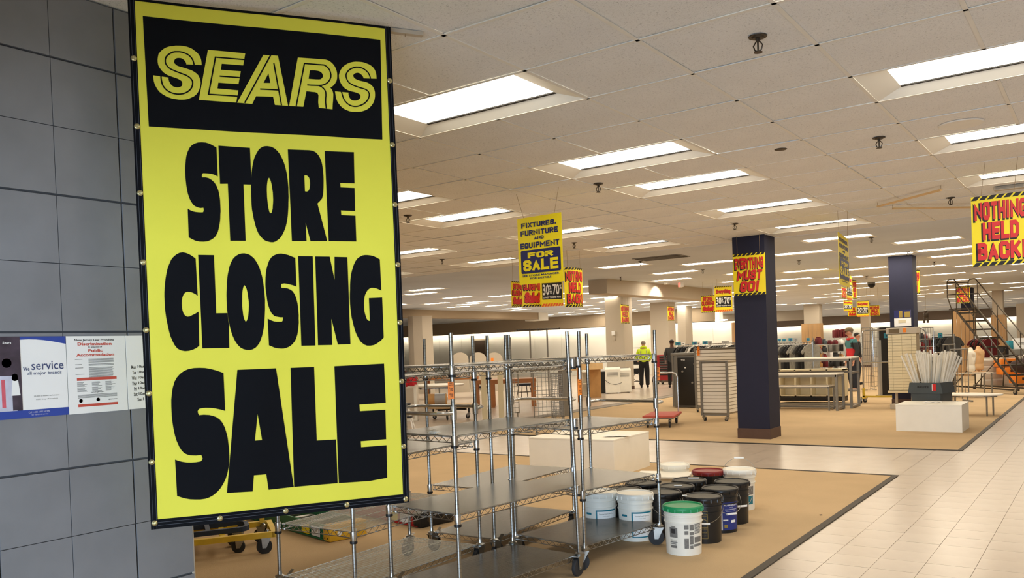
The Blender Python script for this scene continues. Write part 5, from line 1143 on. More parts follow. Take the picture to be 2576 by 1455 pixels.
# ---- grey tub of white plastic tubes
p = aty(2343, 990, 16.45); t = thing('utility_tub', 'dark grey plastic tub with side grips behind the white box, full of white tubes', 'tub', (p.x, 16.45, 0), -.25)
q = MB(); q.add([(-.23, -.2, 0), (.23, -.2, 0), (.23, .2, 0), (-.23, .2, 0), (-.255, -.235, .56), (.255, -.235, .56), (.255, .235, .56), (-.255, .235, .56)], [(0, 3, 2, 1), (0, 1, 5, 4), (1, 2, 6, 5), (2, 3, 7, 6), (3, 0, 4, 7), (7, 6, 5, 4)]); obj('body', q, 'tub_grey', t, smooth=0)
q = MB(); a = [(-.30, -.25, .56), (.30, -.25, .56), (.30, .25, .56), (-.30, .25, .56)]; b = [(-.265, -.255, .75), (.265, -.255, .75), (.265, .255, .75), (-.265, .255, .75)]; c = [(-.245, -.235, .745), (.245, -.235, .745), (.245, .235, .745), (-.245, .235, .745)]; d = [(-.24, -.23, .56), (.24, -.23, .56), (.24, .23, .56), (-.24, .23, .56)]
q.add(a+b+c+d, [(i, (i+1) % 4, 4+(i+1) % 4, 4+i) for i in range(4)]+[(4+i, 4+(i+1) % 4, 8+(i+1) % 4, 8+i) for i in range(4)]+[(8+i, 8+(i+1) % 4, 12+(i+1) % 4, 12+i) for i in range(4)]+[(3, 2, 1, 0)]); obj('rim', q, 'tub_grey', t, smooth=0)
q = MB(); q.text('BRUTE', -.13, .655, .2, .035, -.2545, .02); obj('lettering', q, 'cabinet_black', t, smooth=0)
q = MB(); q.box(.13, -.2555, .61, .19, -.253, .73); obj('sticker', q, 'sign_red', t, smooth=0); q = MB(); q.box(.12, -.2545, .61, .13, -.252, .73); obj('sticker_edge', q, 'paper', t, smooth=0)
tb = MB(); tb.tube((0, 0, 0), (0, 0, .95), .018, 8)
first = None
for i in range(56):
    if first is None: o = first = solo('plastic_tube', tb, 'tube_white', '', 'tube')
    else: o = first.copy(); COL.objects.link(o)
    bx, by = random.uniform(-.13, .13), random.uniform(-.12, .12); tag(o, 'long white plastic tube fanning out of the dark grey tub', 'tube', 'white plastic tubes in the grey tub')
    lean = bx*2.6+random.uniform(-.12, .12); o.location = (p.x+bx, 16.45+by, .28+random.uniform(0, .10)); o.rotation_euler = (random.uniform(-.12, .05)-by*.8, max(-.42, min(.5, lean)), 0)
# ---- oval coffee table
p = at(2442, 991, .42); t = thing('oval_table', 'low white oval table with chrome legs at the right, by the carpet edge', 'table', (p.x, p.y, 0), -.2)
q = MB(); n = 40; pts = [(.56*math.cos(2*math.pi*i/n), .33*math.sin(2*math.pi*i/n)) for i in range(n)]; q.prism(pts, .395, .42); obj('tabletop', q, 'slat_white', t)
q = MB(); q.path([(x*.8, y*.8, .375) for x, y in pts], .012, 6, closed=True); obj('apron_ring', q, 'steel_grey', t)
for a in (.6, 2.5, 3.8, 5.6): q = MB(); q.tube((.42*math.cos(a), .24*math.sin(a), 0), (.42*math.cos(a), .24*math.sin(a), .395), .016, 8); obj('leg', q, 'chrome_dull', t)
# ================================================================ people
def skin_mesh(V, E, R, sub=1, root=0):
    me = bpy.data.meshes.new('sk'); me.from_pydata([tuple(v) for v in V], E, []); o = bpy.data.objects.new('sk', me); COL.objects.link(o)
    o.modifiers.new('s', 'SKIN'); s = o.modifiers.new('b', 'SUBSURF'); s.levels = sub; s.render_levels = sub
    for d, r in zip(me.skin_vertices[0].data, R): d.radius = r if isinstance(r, tuple) else (r, r)
    for i, d in enumerate(me.skin_vertices[0].data): d.use_root = (i == root)
    dg = bpy.context.evaluated_depsgraph_get(); dg.update()
    out = bpy.data.meshes.new_from_object(o.evaluated_get(dg)); bpy.data.objects.remove(o); bpy.data.meshes.remove(me)
    q = MB(); q.add([v.co[:] for v in out.vertices], [tuple(p.vertices) for p in out.polygons]); bpy.data.meshes.remove(out); return q
def chain(V, E, R, start, pts, rad):
    k = start
    for p, r in zip(pts, rad): V.append(Vector(p)); R.append(r); E.append((k, len(V)-1)); k = len(V)-1
    return k
def person(label, loc, face, k, arms, legs, lean=(0, 0), head=(0, 0), skin='skin_light', top='cloth_navy', low='cloth_navy', hair=None, cap=None, shoe='shoe_grey', panels=(), girth=1.0, hood=None, lg=1.0):
    """local -y is where the person looks; arms/legs: (elbow, wrist, hand direction) / (knee, ankle, toe) for left (-x) and right (+x)"""
    t = thing('person', label, 'person', loc, math.atan2(face[1], face[0])+math.pi/2); t.scale = (k, k, k)
    lx, ly = lean; ch = Vector((lx, ly, 0)); hx, hy = head
    sp = [Vector((0, 0, .94)), Vector((lx*.3, ly*.3, 1.08)), Vector((lx*.6, ly*.6, 1.22)), Vector((lx*.9, ly*.9, 1.36)), Vector((lx, ly+.005, 1.46)), Vector((lx+hx*.3, ly-.01+hy*.3, 1.53))]
    hb = Vector((lx+hx*.6, ly-.022+hy*.6, 1.58)); hc = Vector((lx+hx, ly-.015+hy, 1.665)); ht = Vector((lx+hx, ly-.005+hy, 1.715))
    V, E, R = [], [], []; V.append(sp[0]); R.append((.115*girth, .085*girth))
    a = chain(V, E, R, 0, sp[1:], [(.115*girth, .085*girth), (.13*girth, .095*girth), (.16, .105), (.10, .085), (.058, .058)])
    neck = a; h = chain(V, E, R, neck, [hb, hc, ht], [(.066, .078), (.078, .096), (.066, .08)])
    hi = len(V)-2
    chain(V, E, R, hi-1, [hb+Vector((0, -.078, .058))], [.014]); chain(V, E, R, hi, [hc+Vector((-.082, .005, -.03))], [.018]); chain(V, E, R, hi, [hc+Vector((.082, .005, -.03))], [.018])
    JV, JE, JR = [v.copy() for v in V[:5]], [e for e in E if e[0] < 5 and e[1] < 5], [tuple(x*1.10 for x in r) for r in R[:5]]; JR[4] = (.092, .085)
    JV[0] = Vector((0, 0, .86)); JR[0] = (.178*girth, .135*girth); JR[1] = (.170*girth, .125*girth); JR[2] = (.168*girth, .125*girth)
    for s, (el, wr, hd) in zip((-1, 1), arms):
        sh = Vector((lx*.95+s*.185, ly*.95, 1.41)); el, wr, hd = Vector(el), Vector(wr), Vector(hd).normalized()
        w = chain(V, E, R, 3, [sh, el, wr], [.058, .043, .028]); pm = wr+hd*.06
        p = chain(V, E, R, w, [pm], [(.036, .02)])
        sd = hd.cross(Vector((0, 1, .1))).normalized()
        for i, (f, L_) in enumerate(((-.027, .065), (-.009, .078), (.009, .072), (.027, .056))):
            chain(V, E, R, p, [pm+hd*.03+sd*f, pm+hd*(.03+L_*.55)+sd*f*1.1, pm+hd*(.03+L_)+sd*f+Vector((0, -.012, 0))], [.0095, .009, .008])
        chain(V, E, R, w, [wr+hd*.035-sd*.035, wr+hd*.075-sd*.05], [.011, .0095])
        chain(JV, JE, JR, 3, [sh, sh.lerp(el, .5), el, wr-(wr-el)*.06], [.074, .066, .058, .045])
    LV, LE, LR = [Vector((0, 0, 1.10)), Vector((0, 0, .88))], [(0, 1)], [(.160*girth, .120*girth), (.162*girth, .128*girth)]
    for s, (kn, an, to) in zip((-1, 1), legs):
        hp = Vector((s*.095, 0, .86)); kn, an, to = Vector(kn), Vector(an), Vector(to)
        chain(V, E, R, 0, [hp, kn, an, to], [.068, .054, .038, .034])
        chain(LV, LE, LR, 1, [hp, hp.lerp(kn, .5), kn, kn.lerp(an, .5), an+Vector((0, 0, .0))], [(.104*lg, .108*lg), .096*lg, .080*lg, .074*lg, .066*lg])
        q = skin_mesh([an+Vector((0, .05, -.02)), an+Vector((0, -.02, -.03)), to, to+(to-an)*.25], [(0, 1), (1, 2), (2, 3)], [.042, .048, .045, .03], 1, 1)
        q.v = [(x, y, max(z, .002)) for x, y, z in q.v]; obj('shoe', q, shoe, t)
    obj('body', skin_mesh(V, E, R, 1), skin, t)
    obj('top', skin_mesh(JV, JE, JR, 2), top, t, label=None)
    obj('trousers', skin_mesh(LV, LE, LR, 2), low, t)
    q = MB()
    for s in (-1, 1): q.lathe([(.001, -.004), (.007, -.002), (.008, .003)], tuple(hc+Vector((s*.031, -.084, -.008))), 8, 'y')
    obj('eyes', q, 'hair_black', t); q = MB(); q.cbox(hb.x, hb.y-.066, hb.z+.012, .040, .010, .006); obj('mouth', q, 'maroon', t, smooth=0)
    if hair:
        q = MB(); q.lathe([(.098, -.045), (.107, 0), (.10, .045), (.075, .08), (.035, .097), (.001, .10)], (0, 0, 0), 18)
        cen = lambda f: [sum(q.v[i][k] for i in f)/len(f) for k in range(3)]
        q.f = [f for f in q.f if not (cen(f)[1] < -.045 and cen(f)[2] < .05) and not (cen(f)[1] < .0 and cen(f)[2] < -.02)]
        q.v = [(hc.x+x*.80, hc.y+.012+y*.98, hc.z+.012+z*.88) for x, y, z in q.v]; obj('hair', q, hair, t)
    if cap:
        q = MB(); q.lathe([(.108, -.01), (.11, .02), (.10, .06), (.07, .09), (.03, .102), (.001, .104)], (0, 0, 0), 18); q.v = [(hc.x+x*.92, hc.y+.008+y*1.08, hc.z+.035+z*.9) for x, y, z in q.v]
        n = len(q.v); br = [(hc.x+.085*math.cos(w), hc.y-.07-.105*abs(math.sin(w)), hc.z+.03-.012*math.sin(w)) for w in [math.pi*i/10 for i in range(11)]]
        q.add(br+[(x, y, z+.007) for x, y, z in br], [tuple(range(11)), tuple(range(21, 10, -1))]+[(i, i+11, i+12, i+1) for i in range(10)]); obj('cap', q, cap, t)
    if hood: q = MB(); q.path([(hc.x+.095*math.cos(w), hc.y+.03+.085*math.sin(w), hc.z-.17+.05*max(0, math.sin(w))) for w in [2*math.pi*i/16 for i in range(16)]], .043, 8, closed=True); obj('hood', q, hood, t)
    return t, (JV, JE, JR), (hc, hb)
stand = [((-.11, -.01, .49), (-.115, .03, .075), (-.12, -.11, .045)), ((.11, -.01, .49), (.115, .03, .075), (.12, -.11, .045))]
p = at(1622, 976); tow = Vector((-.45, .9))
t, _, (hc, hb) = person('person seen from behind in a neon yellow hooded top and dark trousers', (p.x, p.y, 0), tow, .985,
    [((-.27, -.06, 1.13), (-.20, -.25, 1.02), (0, -.9, -.3)), ((.27, -.06, 1.13), (.21, -.25, 1.02), (0, -.9, -.3))], stand, lean=(0, -.03), head=(0, -.02), skin='skin_light', top='hivis', low='cloth_black', hair='hair_grey', shoe='cloth_black', girth=1.18, hood='hivis', lg=1.18)
q = MB()
for s in (-1, 1): q.path([(s*.10, .115, 1.40), (s*.115, .125, 1.28), (s*.10, .13, 1.12)], .013, 5)
q.path([(.2*math.cos(w), .02+.135*math.sin(w), 1.06) for w in [math.pi*i/10 for i in range(11)]], .013, 5)
obj('reflective_stripe', q, 'shoe_grey', t, label='grey reflective stripes')
p = atd(1690, 866, 30.6)
person('person in a charcoal sweatshirt standing behind the red tool chest, facing the camera', (p.x, p.y, 0), Vector((.35, -.93)), .99,
    [((-.28, -.02, 1.13), (-.22, -.2, .98), (0, -.7, -.6)), ((.28, -.02, 1.13), (.22, -.2, .98), (0, -.7, -.6))], stand, skin='skin_dark', top='cloth_charcoal', low='cloth_black', hair='hair_black', shoe='cloth_black', girth=1.25)
p = at(2147, 985); fdir = -Vector((RT.x, RT.y))+Vector((-.1, -.35))*.35
t, (JV, JE, JR), (hc, hb) = person('person in a khaki cap and a red and teal jacket, looking left', (p.x, p.y, 0), fdir.normalized(), 1.05,
    [((-.25, .03, 1.12), (-.23, -.07, .88), (0, -.15, -1)), ((.25, .03, 1.12), (.24, -.08, .88), (0, -.15, -1))], [((-.10, -.03, .49), (-.11, .04, .075), (-.12, -.10, .045)), ((.10, -.0, .49), (.11, .02, .075), (.12, -.12, .045))],
    lean=(0, -.02), head=(0, -.05), top='jacket_teal', low='cloth_navy', hair='hair_grey', cap='khaki', shoe='shoe_grey', girth=1.12, lg=1.08)
def panel(t, z0, z1, name, m, keep, grow=.006, label=None):       # a colour block of the jacket, lying just outside it
    src = [c for c in t.children if c.name.split('.')[0] == 'top'][0]; bm = bmesh.new(); bm.from_mesh(src.data)
    bm.normal_update(); nrm = {v: v.normal.copy() for v in bm.verts}
    for v in bm.verts: v.co += nrm[v]*grow
    for co, no in (((0, 0, z0), (0, 0, -1)), ((0, 0, z1), (0, 0, 1))):
        bmesh.ops.bisect_plane(bm, geom=bm.verts[:]+bm.edges[:]+bm.faces[:], plane_co=co, plane_no=no, clear_outer=True, dist=1e-5)
    bmesh.ops.delete(bm, geom=[f for f in bm.faces if not keep(f.calc_center_median())], context='FACES'); q = MB(); bm.verts.index_update()
    q.add([v.co[:] for v in bm.verts], [[v.index for v in f.verts] for f in bm.faces]); bm.free(); return obj(name, q, m, t, label=label)
panel(t, .85, 1.20, 'lower_panel', 'jacket_red', lambda c: abs(c.x) < .195, label='red lower jacket panel')
panel(t, .80, 1.36, 'sleeve_panel', 'jacket_dark', lambda c: abs(c.x) > .20 or (abs(c.x) > .17 and c.z > 1.2), .008, 'dark sleeves')
q = MB(); q.path([(hb.x+.075*math.cos(w), hb.y+.02+.07*math.sin(w), 1.475+.012*math.sin(w)) for w in [2*math.pi*i/16 for i in range(16)]], .03, 8, closed=True); obj('collar', q, 'jacket_red', t, label='red collar')
p = atd(2156, 862, 28.0)
t, _, _h = person('person in dark clothes mostly hidden behind the person in the khaki cap', (p.x, p.y, 0), Vector((RT.x, RT.y))+Vector((.2, -.5)), .985,
    [((-.24, 0, 1.12), (-.22, -.1, .9), (0, -.2, -1)), ((.24, 0, 1.12), (.22, -.1, .9), (0, -.2, -1))], stand, top='cloth_black', low='cloth_navy', hair='hair_black', shoe='cloth_black')
# ================================================================ far things
def zpx(y, x, d): return 1.6-(y-proj(CAM+Vector((ray(x, 880).x, ray(x, 880).y, 0))*5)[1])*d/FPX   # height of a pixel row at a depth
def spot(px, d): p = atd(px, 870, d); return Vector((p.x, p.y, 0))
FC = math.atan2(RT.y, RT.x)                                # local x runs along the picture
# ---- wall phone and switch on the first beige pillar
p = aty(1544, 841, 26.88); t = thing('wall_phone', 'small pale wall phone with a plate below it on the beige pillar', 'phone', (p.x, 26.895, p.z))
q = MB(); q.bbox(-.07, -.06, -.05, .07, 0, .11, .012); obj('phone', q, 'paper', t); q = MB(); q.bbox(-.05, -.02, -.24, .05, 0, -.08, .006); obj('plate', q, 'beige_paint', t)
# ---- red tool chest
p = at(1683, 968); t = thing('tool_chest', 'red rolling tool chest with many drawers beside the person in neon yellow', 'tool chest', (p.x, p.y, 0), -.15)
zt = zpx(893, 1675, dep(p)); w = .62
q = MB(); q.bbox(-w, 0, .16, .3, .5, zt, .015); obj('case', q, 'tool_red', t, smooth=0)
hh = (zt-.40)/8
for i in range(8):
    z = .36+hh*i; q = MB(); q.bbox(-w+.22, -.02, z+.01, .27, .0, z+hh-.01, .005); d_ = obj('drawer', q, 'cabinet_black', t, smooth=0, label='black drawer front'); q = MB(); q.box(-w+.24, -.04, z+hh-.035, .25, -.018, z+hh-.015); obj('pull', q, 'chrome', d_, smooth=0)
for x in (-w+.08, .22):
    for y in (.08, .42): caster(t, x, y, .055, .3)
# ---- portable air conditioners, black bins, white cube shelf, cardboard lined desk
def aircon(px, py, label, rz, s=1.0):
    p = at(px, py); t = thing('portable_air_conditioner', label, 'air conditioner', (p.x, p.y, 0), rz, None)
    q = MB(); prof = [(-.17, .03), (.17, .03), (.18, .3), (.18, .62), (.14, .74), (.05, .79), (-.10, .79), (-.17, .72), (-.18, .4)]
    q.T = Matrix.Rotation(math.pi/2, 4, 'Z'); q.xprism([(x*s, z*s) for x, z in prof], -.22*s, .22*s); obj('case', q, 'bucket_white', t, smooth=30)
    q = MB(); q.box(-.17*s, -.10*s, .775*s, .17*s, .10*s, .797*s); obj('control_panel', q, 'cabinet_black', t, smooth=0)
    q = MB(); [q.box(-.16*s, -.184*s, (.52+.035*i)*s, .16*s, -.178*s, (.53+.035*i)*s) for i in range(4)]; obj('vent_slot', q, 'print_grey', t, smooth=0)
    for x in (-.18, .18):
        for y in (-.12, .12): caster(t, x*s, y*s, .02, 0)
    return t
t = aircon(1543, 990, 'white portable air conditioner with a black top panel, the left one', FC-.15, 1.12); 
q = MB(); q.path([(-.24, -.2, .45), (-.1, -.24, .34), (.1, -.24, .30), (.3, -.22, .36)], .008, 6); obj('cord', q, 'cabinet_black', t)
q = MB(); q.box(.02, -.08, .888, .16, .02, .892); obj('warning_label', q, 'tag_orange', t, smooth=0)
aircon(1569, 988, 'white portable air conditioner with vent slots, the right one against the pillar', FC+.1, 1.05)
for px, py, w, zy, lab in [(1497, 990, 1.0, 937, 'black plastic bin behind the right shelving post'), (1521, 986, .42, 932, 'black curved machine left of the white air conditioners')]:
    p = at(px, py); t = thing('black_bin', lab, 'bin', (p.x, p.y, 0), FC); zt = zpx(zy, px, dep(p))
    q = MB(); q.add([(-w*.42, -.2, .02), (w*.42, -.2, .02), (w*.42, .2, .02), (-w*.42, .2, .02), (-w/2, -.25, zt), (w/2, -.25, zt), (w/2, .25, zt), (-w/2, .25, zt)], [(0, 3, 2, 1), (4, 5, 6, 7), (0, 1, 5, 4), (1, 2, 6, 5), (2, 3, 7, 6), (3, 0, 4, 7)]); obj('body', q, 'cabinet_black', t, smooth=0)
    q = MB(); q.bbox(-w/2-.02, -.27, zt-.05, w/2+.02, .27, zt+.02, .012); obj('rim', q, 'black_plastic', t)
    if w > .8: q = MB(); [q.bbox(-.4+.2*i, -.15, zt, -.25+.2*i, .1, zt+.08+.03*(i % 2), .01) for i in range(4)]; obj('contents', q, 'paper', t)
p = at(1478, 998); t = thing('cube_shelf', 'white two compartment cube shelf behind the shelving posts', 'shelf', (p.x, p.y, 0), FC+.2); zt = zpx(934, 1478, dep(p)); w = .46
q = MB(); [q.box(x-.02, -.2, 0, x+.02, .2, zt) for x in (-w/2, w/2)]; [q.box(-w/2, -.2, z-.02, w/2, .2, z+.02) for z in (.03, zt*.52, zt-.02)]; q.box(-w/2, .17, 0, w/2, .2, zt); obj('case', q, 'bucket_white', t, smooth=0)
p = spot(1478, 26.0); t = thing('counter', 'light wooden counter with a slanted front edge behind the black bins', 'counter', (p.x, p.y, 0), FC)
z0, z1 = zpx(930, 1490, 26), zpx(912, 1490, 26)
q = MB(); q.bbox(-.7, -.3, z0, .42, .3, z1, .01); obj('counter_top', q, 'wood_light', t, smooth=0); q = MB(); q.box(-.7, -.28, 0, -.62, .28, z0); q.box(-.0, .2, 0, .4, .26, z0); obj('counter_leg', q, 'cardboard', t, smooth=0)
p = spot(1458, 24.5); q = MB(); q.box(-.1, -.02, 0, .03, .1, zpx(915, 1458, 24.5)); solo('brown_plank', q, 'wood_table', 'dark brown panel edge between the two front shelving posts', 'panel', p, FC, smooth=0)
# ---- wheelchair like black frame stack left of the person in neon yellow
p = at(1597, 968); t = thing('garment_trolley', 'black wire trolley left of the person in neon yellow', 'trolley', (p.x, p.y, 0), FC)
zt = zpx(876, 1597, dep(p)); q = MB()
for x in (-.25, .25):
    for y in (-.2, .2): q.tube((x, y, .08), (x, y, zt), .012, 6)
for z in (.12, .45, .8, zt): q.path([(-.25, -.2, z), (.25, -.2, z), (.25, .2, z), (-.25, .2, z)], .01, 5, closed=True)
obj('frame', q, 'cabinet_black', t); q = MB(); [q.bbox(-.22, -.18, z, .22, .18, z+.18, .02) for z in (.47, .82)]; obj('bundle', q, 'cloth_black', t)
for z, k in ((.3, .26), (.3, -.0)): q = MB(); q.path([(-.2+k+.14*math.cos(a), -.22, z+.14*math.sin(a)) for a in [2*math.pi*i/14 for i in range(14)]], .012, 5, closed=True); obj('hoop', q, 'cabinet_black', t)
for x in (-.25, .25): caster(t, x, 0, .04, 0)
# ---- left background seen through the shelving
def block_table(label, x0, x1, y_top, d, m, legs, th=.09, dd=.9, name='table'):
    a = spot(x0, d); b = spot(x1, d); L_ = (b-a).length; z = zpx(y_top, (x0+x1)/2, d)
    t = thing(name, label, 'table', a, math.atan2(b.y-a.y, b.x-a.x))
    q = MB(); q.bbox(0, 0, z-th, L_, dd, z, .008); obj('tabletop', q, m, t, smooth=0)
    for f in legs:
        for y in (.0, dd-.1): q = MB(); q.box(L_*f-.06, y, 0, L_*f+.06, y+.1, z-th); obj('leg', q, m, t, smooth=0)
    return t
block_table('brown wooden table with thick square legs seen between the shelving posts', 1187, 1345, 955, 23.4, 'wood_table', (.04, .30, .96), .12)
block_table('long brown table top farther left behind the shelving', 1060, 1200, 950, 28.5, 'wood_table', (.05, .95), .09)
def round_top(label, px, py, z, R, m, wheels, name, leg='cabinet_black', nl=4):
    p = at(px, py, z); t = thing(name, label, 'table', (p.x, p.y, 0)); q = MB(); q.lathe([(.001, z-.05), (R*.97, z-.05), (R, z-.03), (R, z-.008), (R*.985, z), (.001, z)], n=36); obj('round_top', q, m, t)
    q = MB(); q.bar((-R*.7, 0, z-.09), (R*.7, 0, z-.09), .05); q.bar((0, -R*.7, z-.09), (0, R*.7, z-.09), .05); obj('cross_brace', q, leg, t, smooth=0)
    for i in range(nl):
        a = 2*math.pi*(i+.3)/nl; x, y = R*.66*math.cos(a), R*.66*math.sin(a)
        if wheels: caster(t, x, y, .05, a); q = MB(); q.tube((x, y, .15), (x, y, z-.06), .02, 6); obj('leg', q, leg, t)
        else: q = MB(); q.tube((x, y, 0), (x, y, z-.05), .022, 8); obj('leg', q, leg, t)
    return t
round_top('round light wood platform on black casters holding a cardboard roll', 1134, 1019, .33, .66, 'wood_light', True, 'wheeled_platform')
round_top('white round table on chrome legs behind the shelving', 1093, 968, .68, .85, 'slat_white', False, 'round_table', 'chrome')
p = at(1097, 1019, .335); t = thing('cardboard_roll', 'brown paper roll with a grey wrapping lying on the wheeled platform', 'roll', (p.x, p.y, .335+.135), FC)
q = MB(); q.lathe([(.001, -.27), (.125, -.26), (.135, -.22), (.135, .22), (.125, .26), (.05, .27), (.001, .22)], n=22, axis='x'); obj('roll', q, 'cardboard', t); q = MB(); q.lathe([(.139, -.02), (.139, .24)], n=22, axis='x'); obj('wrapping', q, 'duct_grey', t)
d = 20.0; p = spot(1032, d); zt = zpx(968, 1032, d); t = thing('white_cabinet', 'white low cabinet at the banner edge with a red cloth on top', 'cabinet', p, FC); q = MB(); q.bbox(-.3, -.2, 0, .13, .2, zt, .01); obj('case', q, 'bucket_white', t, smooth=0); q = MB(); q.box(-.26, -.21, .06, .06, -.198, zt-.08); obj('door', q, 'beige_paint', t, smooth=0)
bm = bmesh.new(); bmesh.ops.create_icosphere(bm, subdivisions=3, radius=1)
for v in bm.verts:
    k = 1+.18*math.sin(6*v.co.x+3*v.co.z)+.12*math.sin(9*v.co.y-4*v.co.z); v.co = Vector((v.co.x*.22*k-.06, v.co.y*.2*k-.1, v.co.z*.18*k))
q = MB(); q.add([v.co[:] for v in bm.verts], [[v.index for v in f.verts] for f in bm.faces]); bm.free(); solo('red_cloth', q, 'cloth_red', 'crumpled bright red cloth on the white cabinet at the banner edge', 'cloth', p+Vector((0, 0, zt+.1)), FC)
for px in (1156, 1201, 1242):                              # arched partitions
    d = 33; a = spot(px-21, d); w = 42*d/FPX; zt = zpx(887, px, d)
    q = MB(); q.xprism([(0, 0), (w, 0), (w, zt-.28)]+[(w/2+w/2*math.cos(math.pi*i/12), zt-.28+.28*math.sin(math.pi*i/12)) for i in range(1, 12)]+[(0, zt-.28)], 0, .06)
    o = solo('arched_partition', q, 'beige_paint', {1156: 'beige arched partition before the back wall, left one', 1201: 'beige arched partition before the back wall, middle one', 1242: 'beige arched partition with an orange tag, right one'}[px], 'partition', a, FC, 'arched partitions by the back wall', smooth=0)
    if px == 1242: q = MB(); q.box(.2, -.01, zt-.42, .3, -.002, zt-.22); obj('tag_card', q, 'tag_orange', o, smooth=0)
d = 27; a = spot(1334, d); b = spot(1377, d); Lb = (b-a).length; zt = zpx(829, 1355, d); t = thing('display_stand', 'tall chrome stand with two posts and one long cross bar behind the shelving', 'stand', a, FC)
for x in (0, Lb):
    q = MB(); q.bar((x, 0, .03), (x, 0, zt), .05); obj('post', q, 'steel_grey', t, smooth=0); q = MB(); q.bar((x-.2, 0, .03), (x+.2, 0, .03), .05); q.bar((x, -.3, .03), (x, .3, .03), .05); obj('foot', q, 'steel_grey', t, smooth=0)
q = MB(); q.tube((-.40, 0, zt), (Lb+.40, 0, zt), .022, 8); [q.lathe([(.001, -.03), (.035, -.02), (.035, .02), (.001, .03)], (x, 0, zt), 8, 'x') for x in (-.4, 0, Lb/2, Lb, Lb+.4)]; obj('cross_bar', q, 'bronze', t)
for px, lab in ((1213, 'cream wooden plank leaning upright behind the shelving, left one'), (1255, 'cream wooden plank leaning upright behind the shelving, right one')):
    p = at(px+6, 1056); z = zpx(928, px, dep(p)); q = MB(); t_ = Matrix.Rotation(.05, 4, 'X'); q.T = t_; q.box(-.05, -.02, 0, .07, .02, z*1.0); solo('wooden_plank', q, 'cream', lab, 'plank', p, FC, 'cream planks behind the shelving', smooth=0)
def stool(px, py, zy, lab, seat='cloth_navy'):
    p = at(px, py); z = zpx(zy, px, dep(p)); t = thing('stool', lab, 'stool', p, FC+.4, 'stools behind the shelving'); q = MB(); q.bbox(-.2, -.2, z-.07, .2, .2, z, .025); obj('seat', q, seat, t)
    for sx in (-1, 1):
        for sy in (-1, 1): q = MB(); q.tube((sx*.13, sy*.13, z-.06), (sx*.2, sy*.2, 0), .013, 6); obj('leg', q, 'bronze', t)
    q = MB(); q.path([(-.17, -.17, .22), (.17, -.17, .22), (.17, .17, .22), (-.17, .17, .22)], .009, 5, closed=True); obj('foot_ring', q, 'bronze', t)
stool(1320, 1004, 965, 'stool with a dark blue seat beneath the brown table'); stool(1210, 995, 972, 'dark stool seen left between the shelving posts', 'cloth_black')
# grid panels
def grid_panel(label, x0, x1, yt, yb, d, nx, ny, m='steel_grey', rz=0, name='grid_panel', fill=None):
    a = spot(x0, d); w = (x1-x0)*d/FPX; zt = zpx(yt, x0, d); zb = max(.02, zpx(yb, x0, d)); t = thing(name, label, 'grid panel', (a.x, a.y, 0), FC+rz)
    q = MB(); q.path([(0, 0, zb), (w, 0, zb), (w, 0, zt), (0, 0, zt)], .016, 6, closed=True); [q.bar((x, -.2, .02), (x, .2, .02), .04) for x in (.03, w-.03)]; [q.tube((x, 0, .02), (x, 0, zb), .014, 5) for x in (.03, w-.03)]; obj('frame', q, m, t)
    q = MB(); [q.tube((w*i/nx, 0, zb), (w*i/nx, 0, zt), .006, 4) for i in range(1, nx)]; [q.tube((0, 0, zb+(zt-zb)*j/ny), (w, 0, zb+(zt-zb)*j/ny), .006, 4) for j in range(1, ny)]; obj('wires', q, m, t, kind='stuff', smooth=0)
    if fill: q = MB(); q.box(w*fill[0], .01, zb, w*fill[1], .03, zt); obj('panel', q, 'beige_paint', t, smooth=0)
    return t
grid_panel('grey wire grid panel standing behind the shelving, widest one', 1338, 1412, 930, 1058, 15.5, 7, 12)
grid_panel('wire grid panel with close mesh behind the two front shelving posts', 1383, 1413, 940, 1050, 14.6, 8, 24)
grid_panel('grey grid panel left of the brown table leg, slim one', 1270, 1300, 935, 1040, 17.5, 3, 8)
p = at(1428, 1048); q = MB(); zz = zpx(918, 1428, dep(p)); q.bbox(-.11, 0, 0, .11, .5, zz, .01); solo('steel_locker', q, 'steel_grey', 'tall grey steel upright panel left of the middle shelving posts', 'panel', p, FC+.1, smooth=0)
# white ladder foot at the banner edge
p = at(1040, 1085); t = thing('step_stool', 'white folding step stool legs at the banner edge', 'step stool', p, FC); z = zpx(1018, 1030, dep(p))
q = MB(); [q.bar((x, 0, 0), (-.12+x*.2, .1, z), .025) for x in (.0, -.3)]; [q.bar((x, .3, 0), (-.12+x*.2, .14, z), .025) for x in (.0, -.3)]; obj('legs', q, 'paper', t, smooth=0); q = MB(); q.bbox(-.26, .0, z*.5, -.02, .14, z*.5+.03, .005); obj('tread', q, 'black_plastic', t, smooth=0); q = MB(); q.bbox(-.22, .03, z-.02, -.05, .2, z+.02, .005); obj('tread', q, 'black_plastic', t, smooth=0)
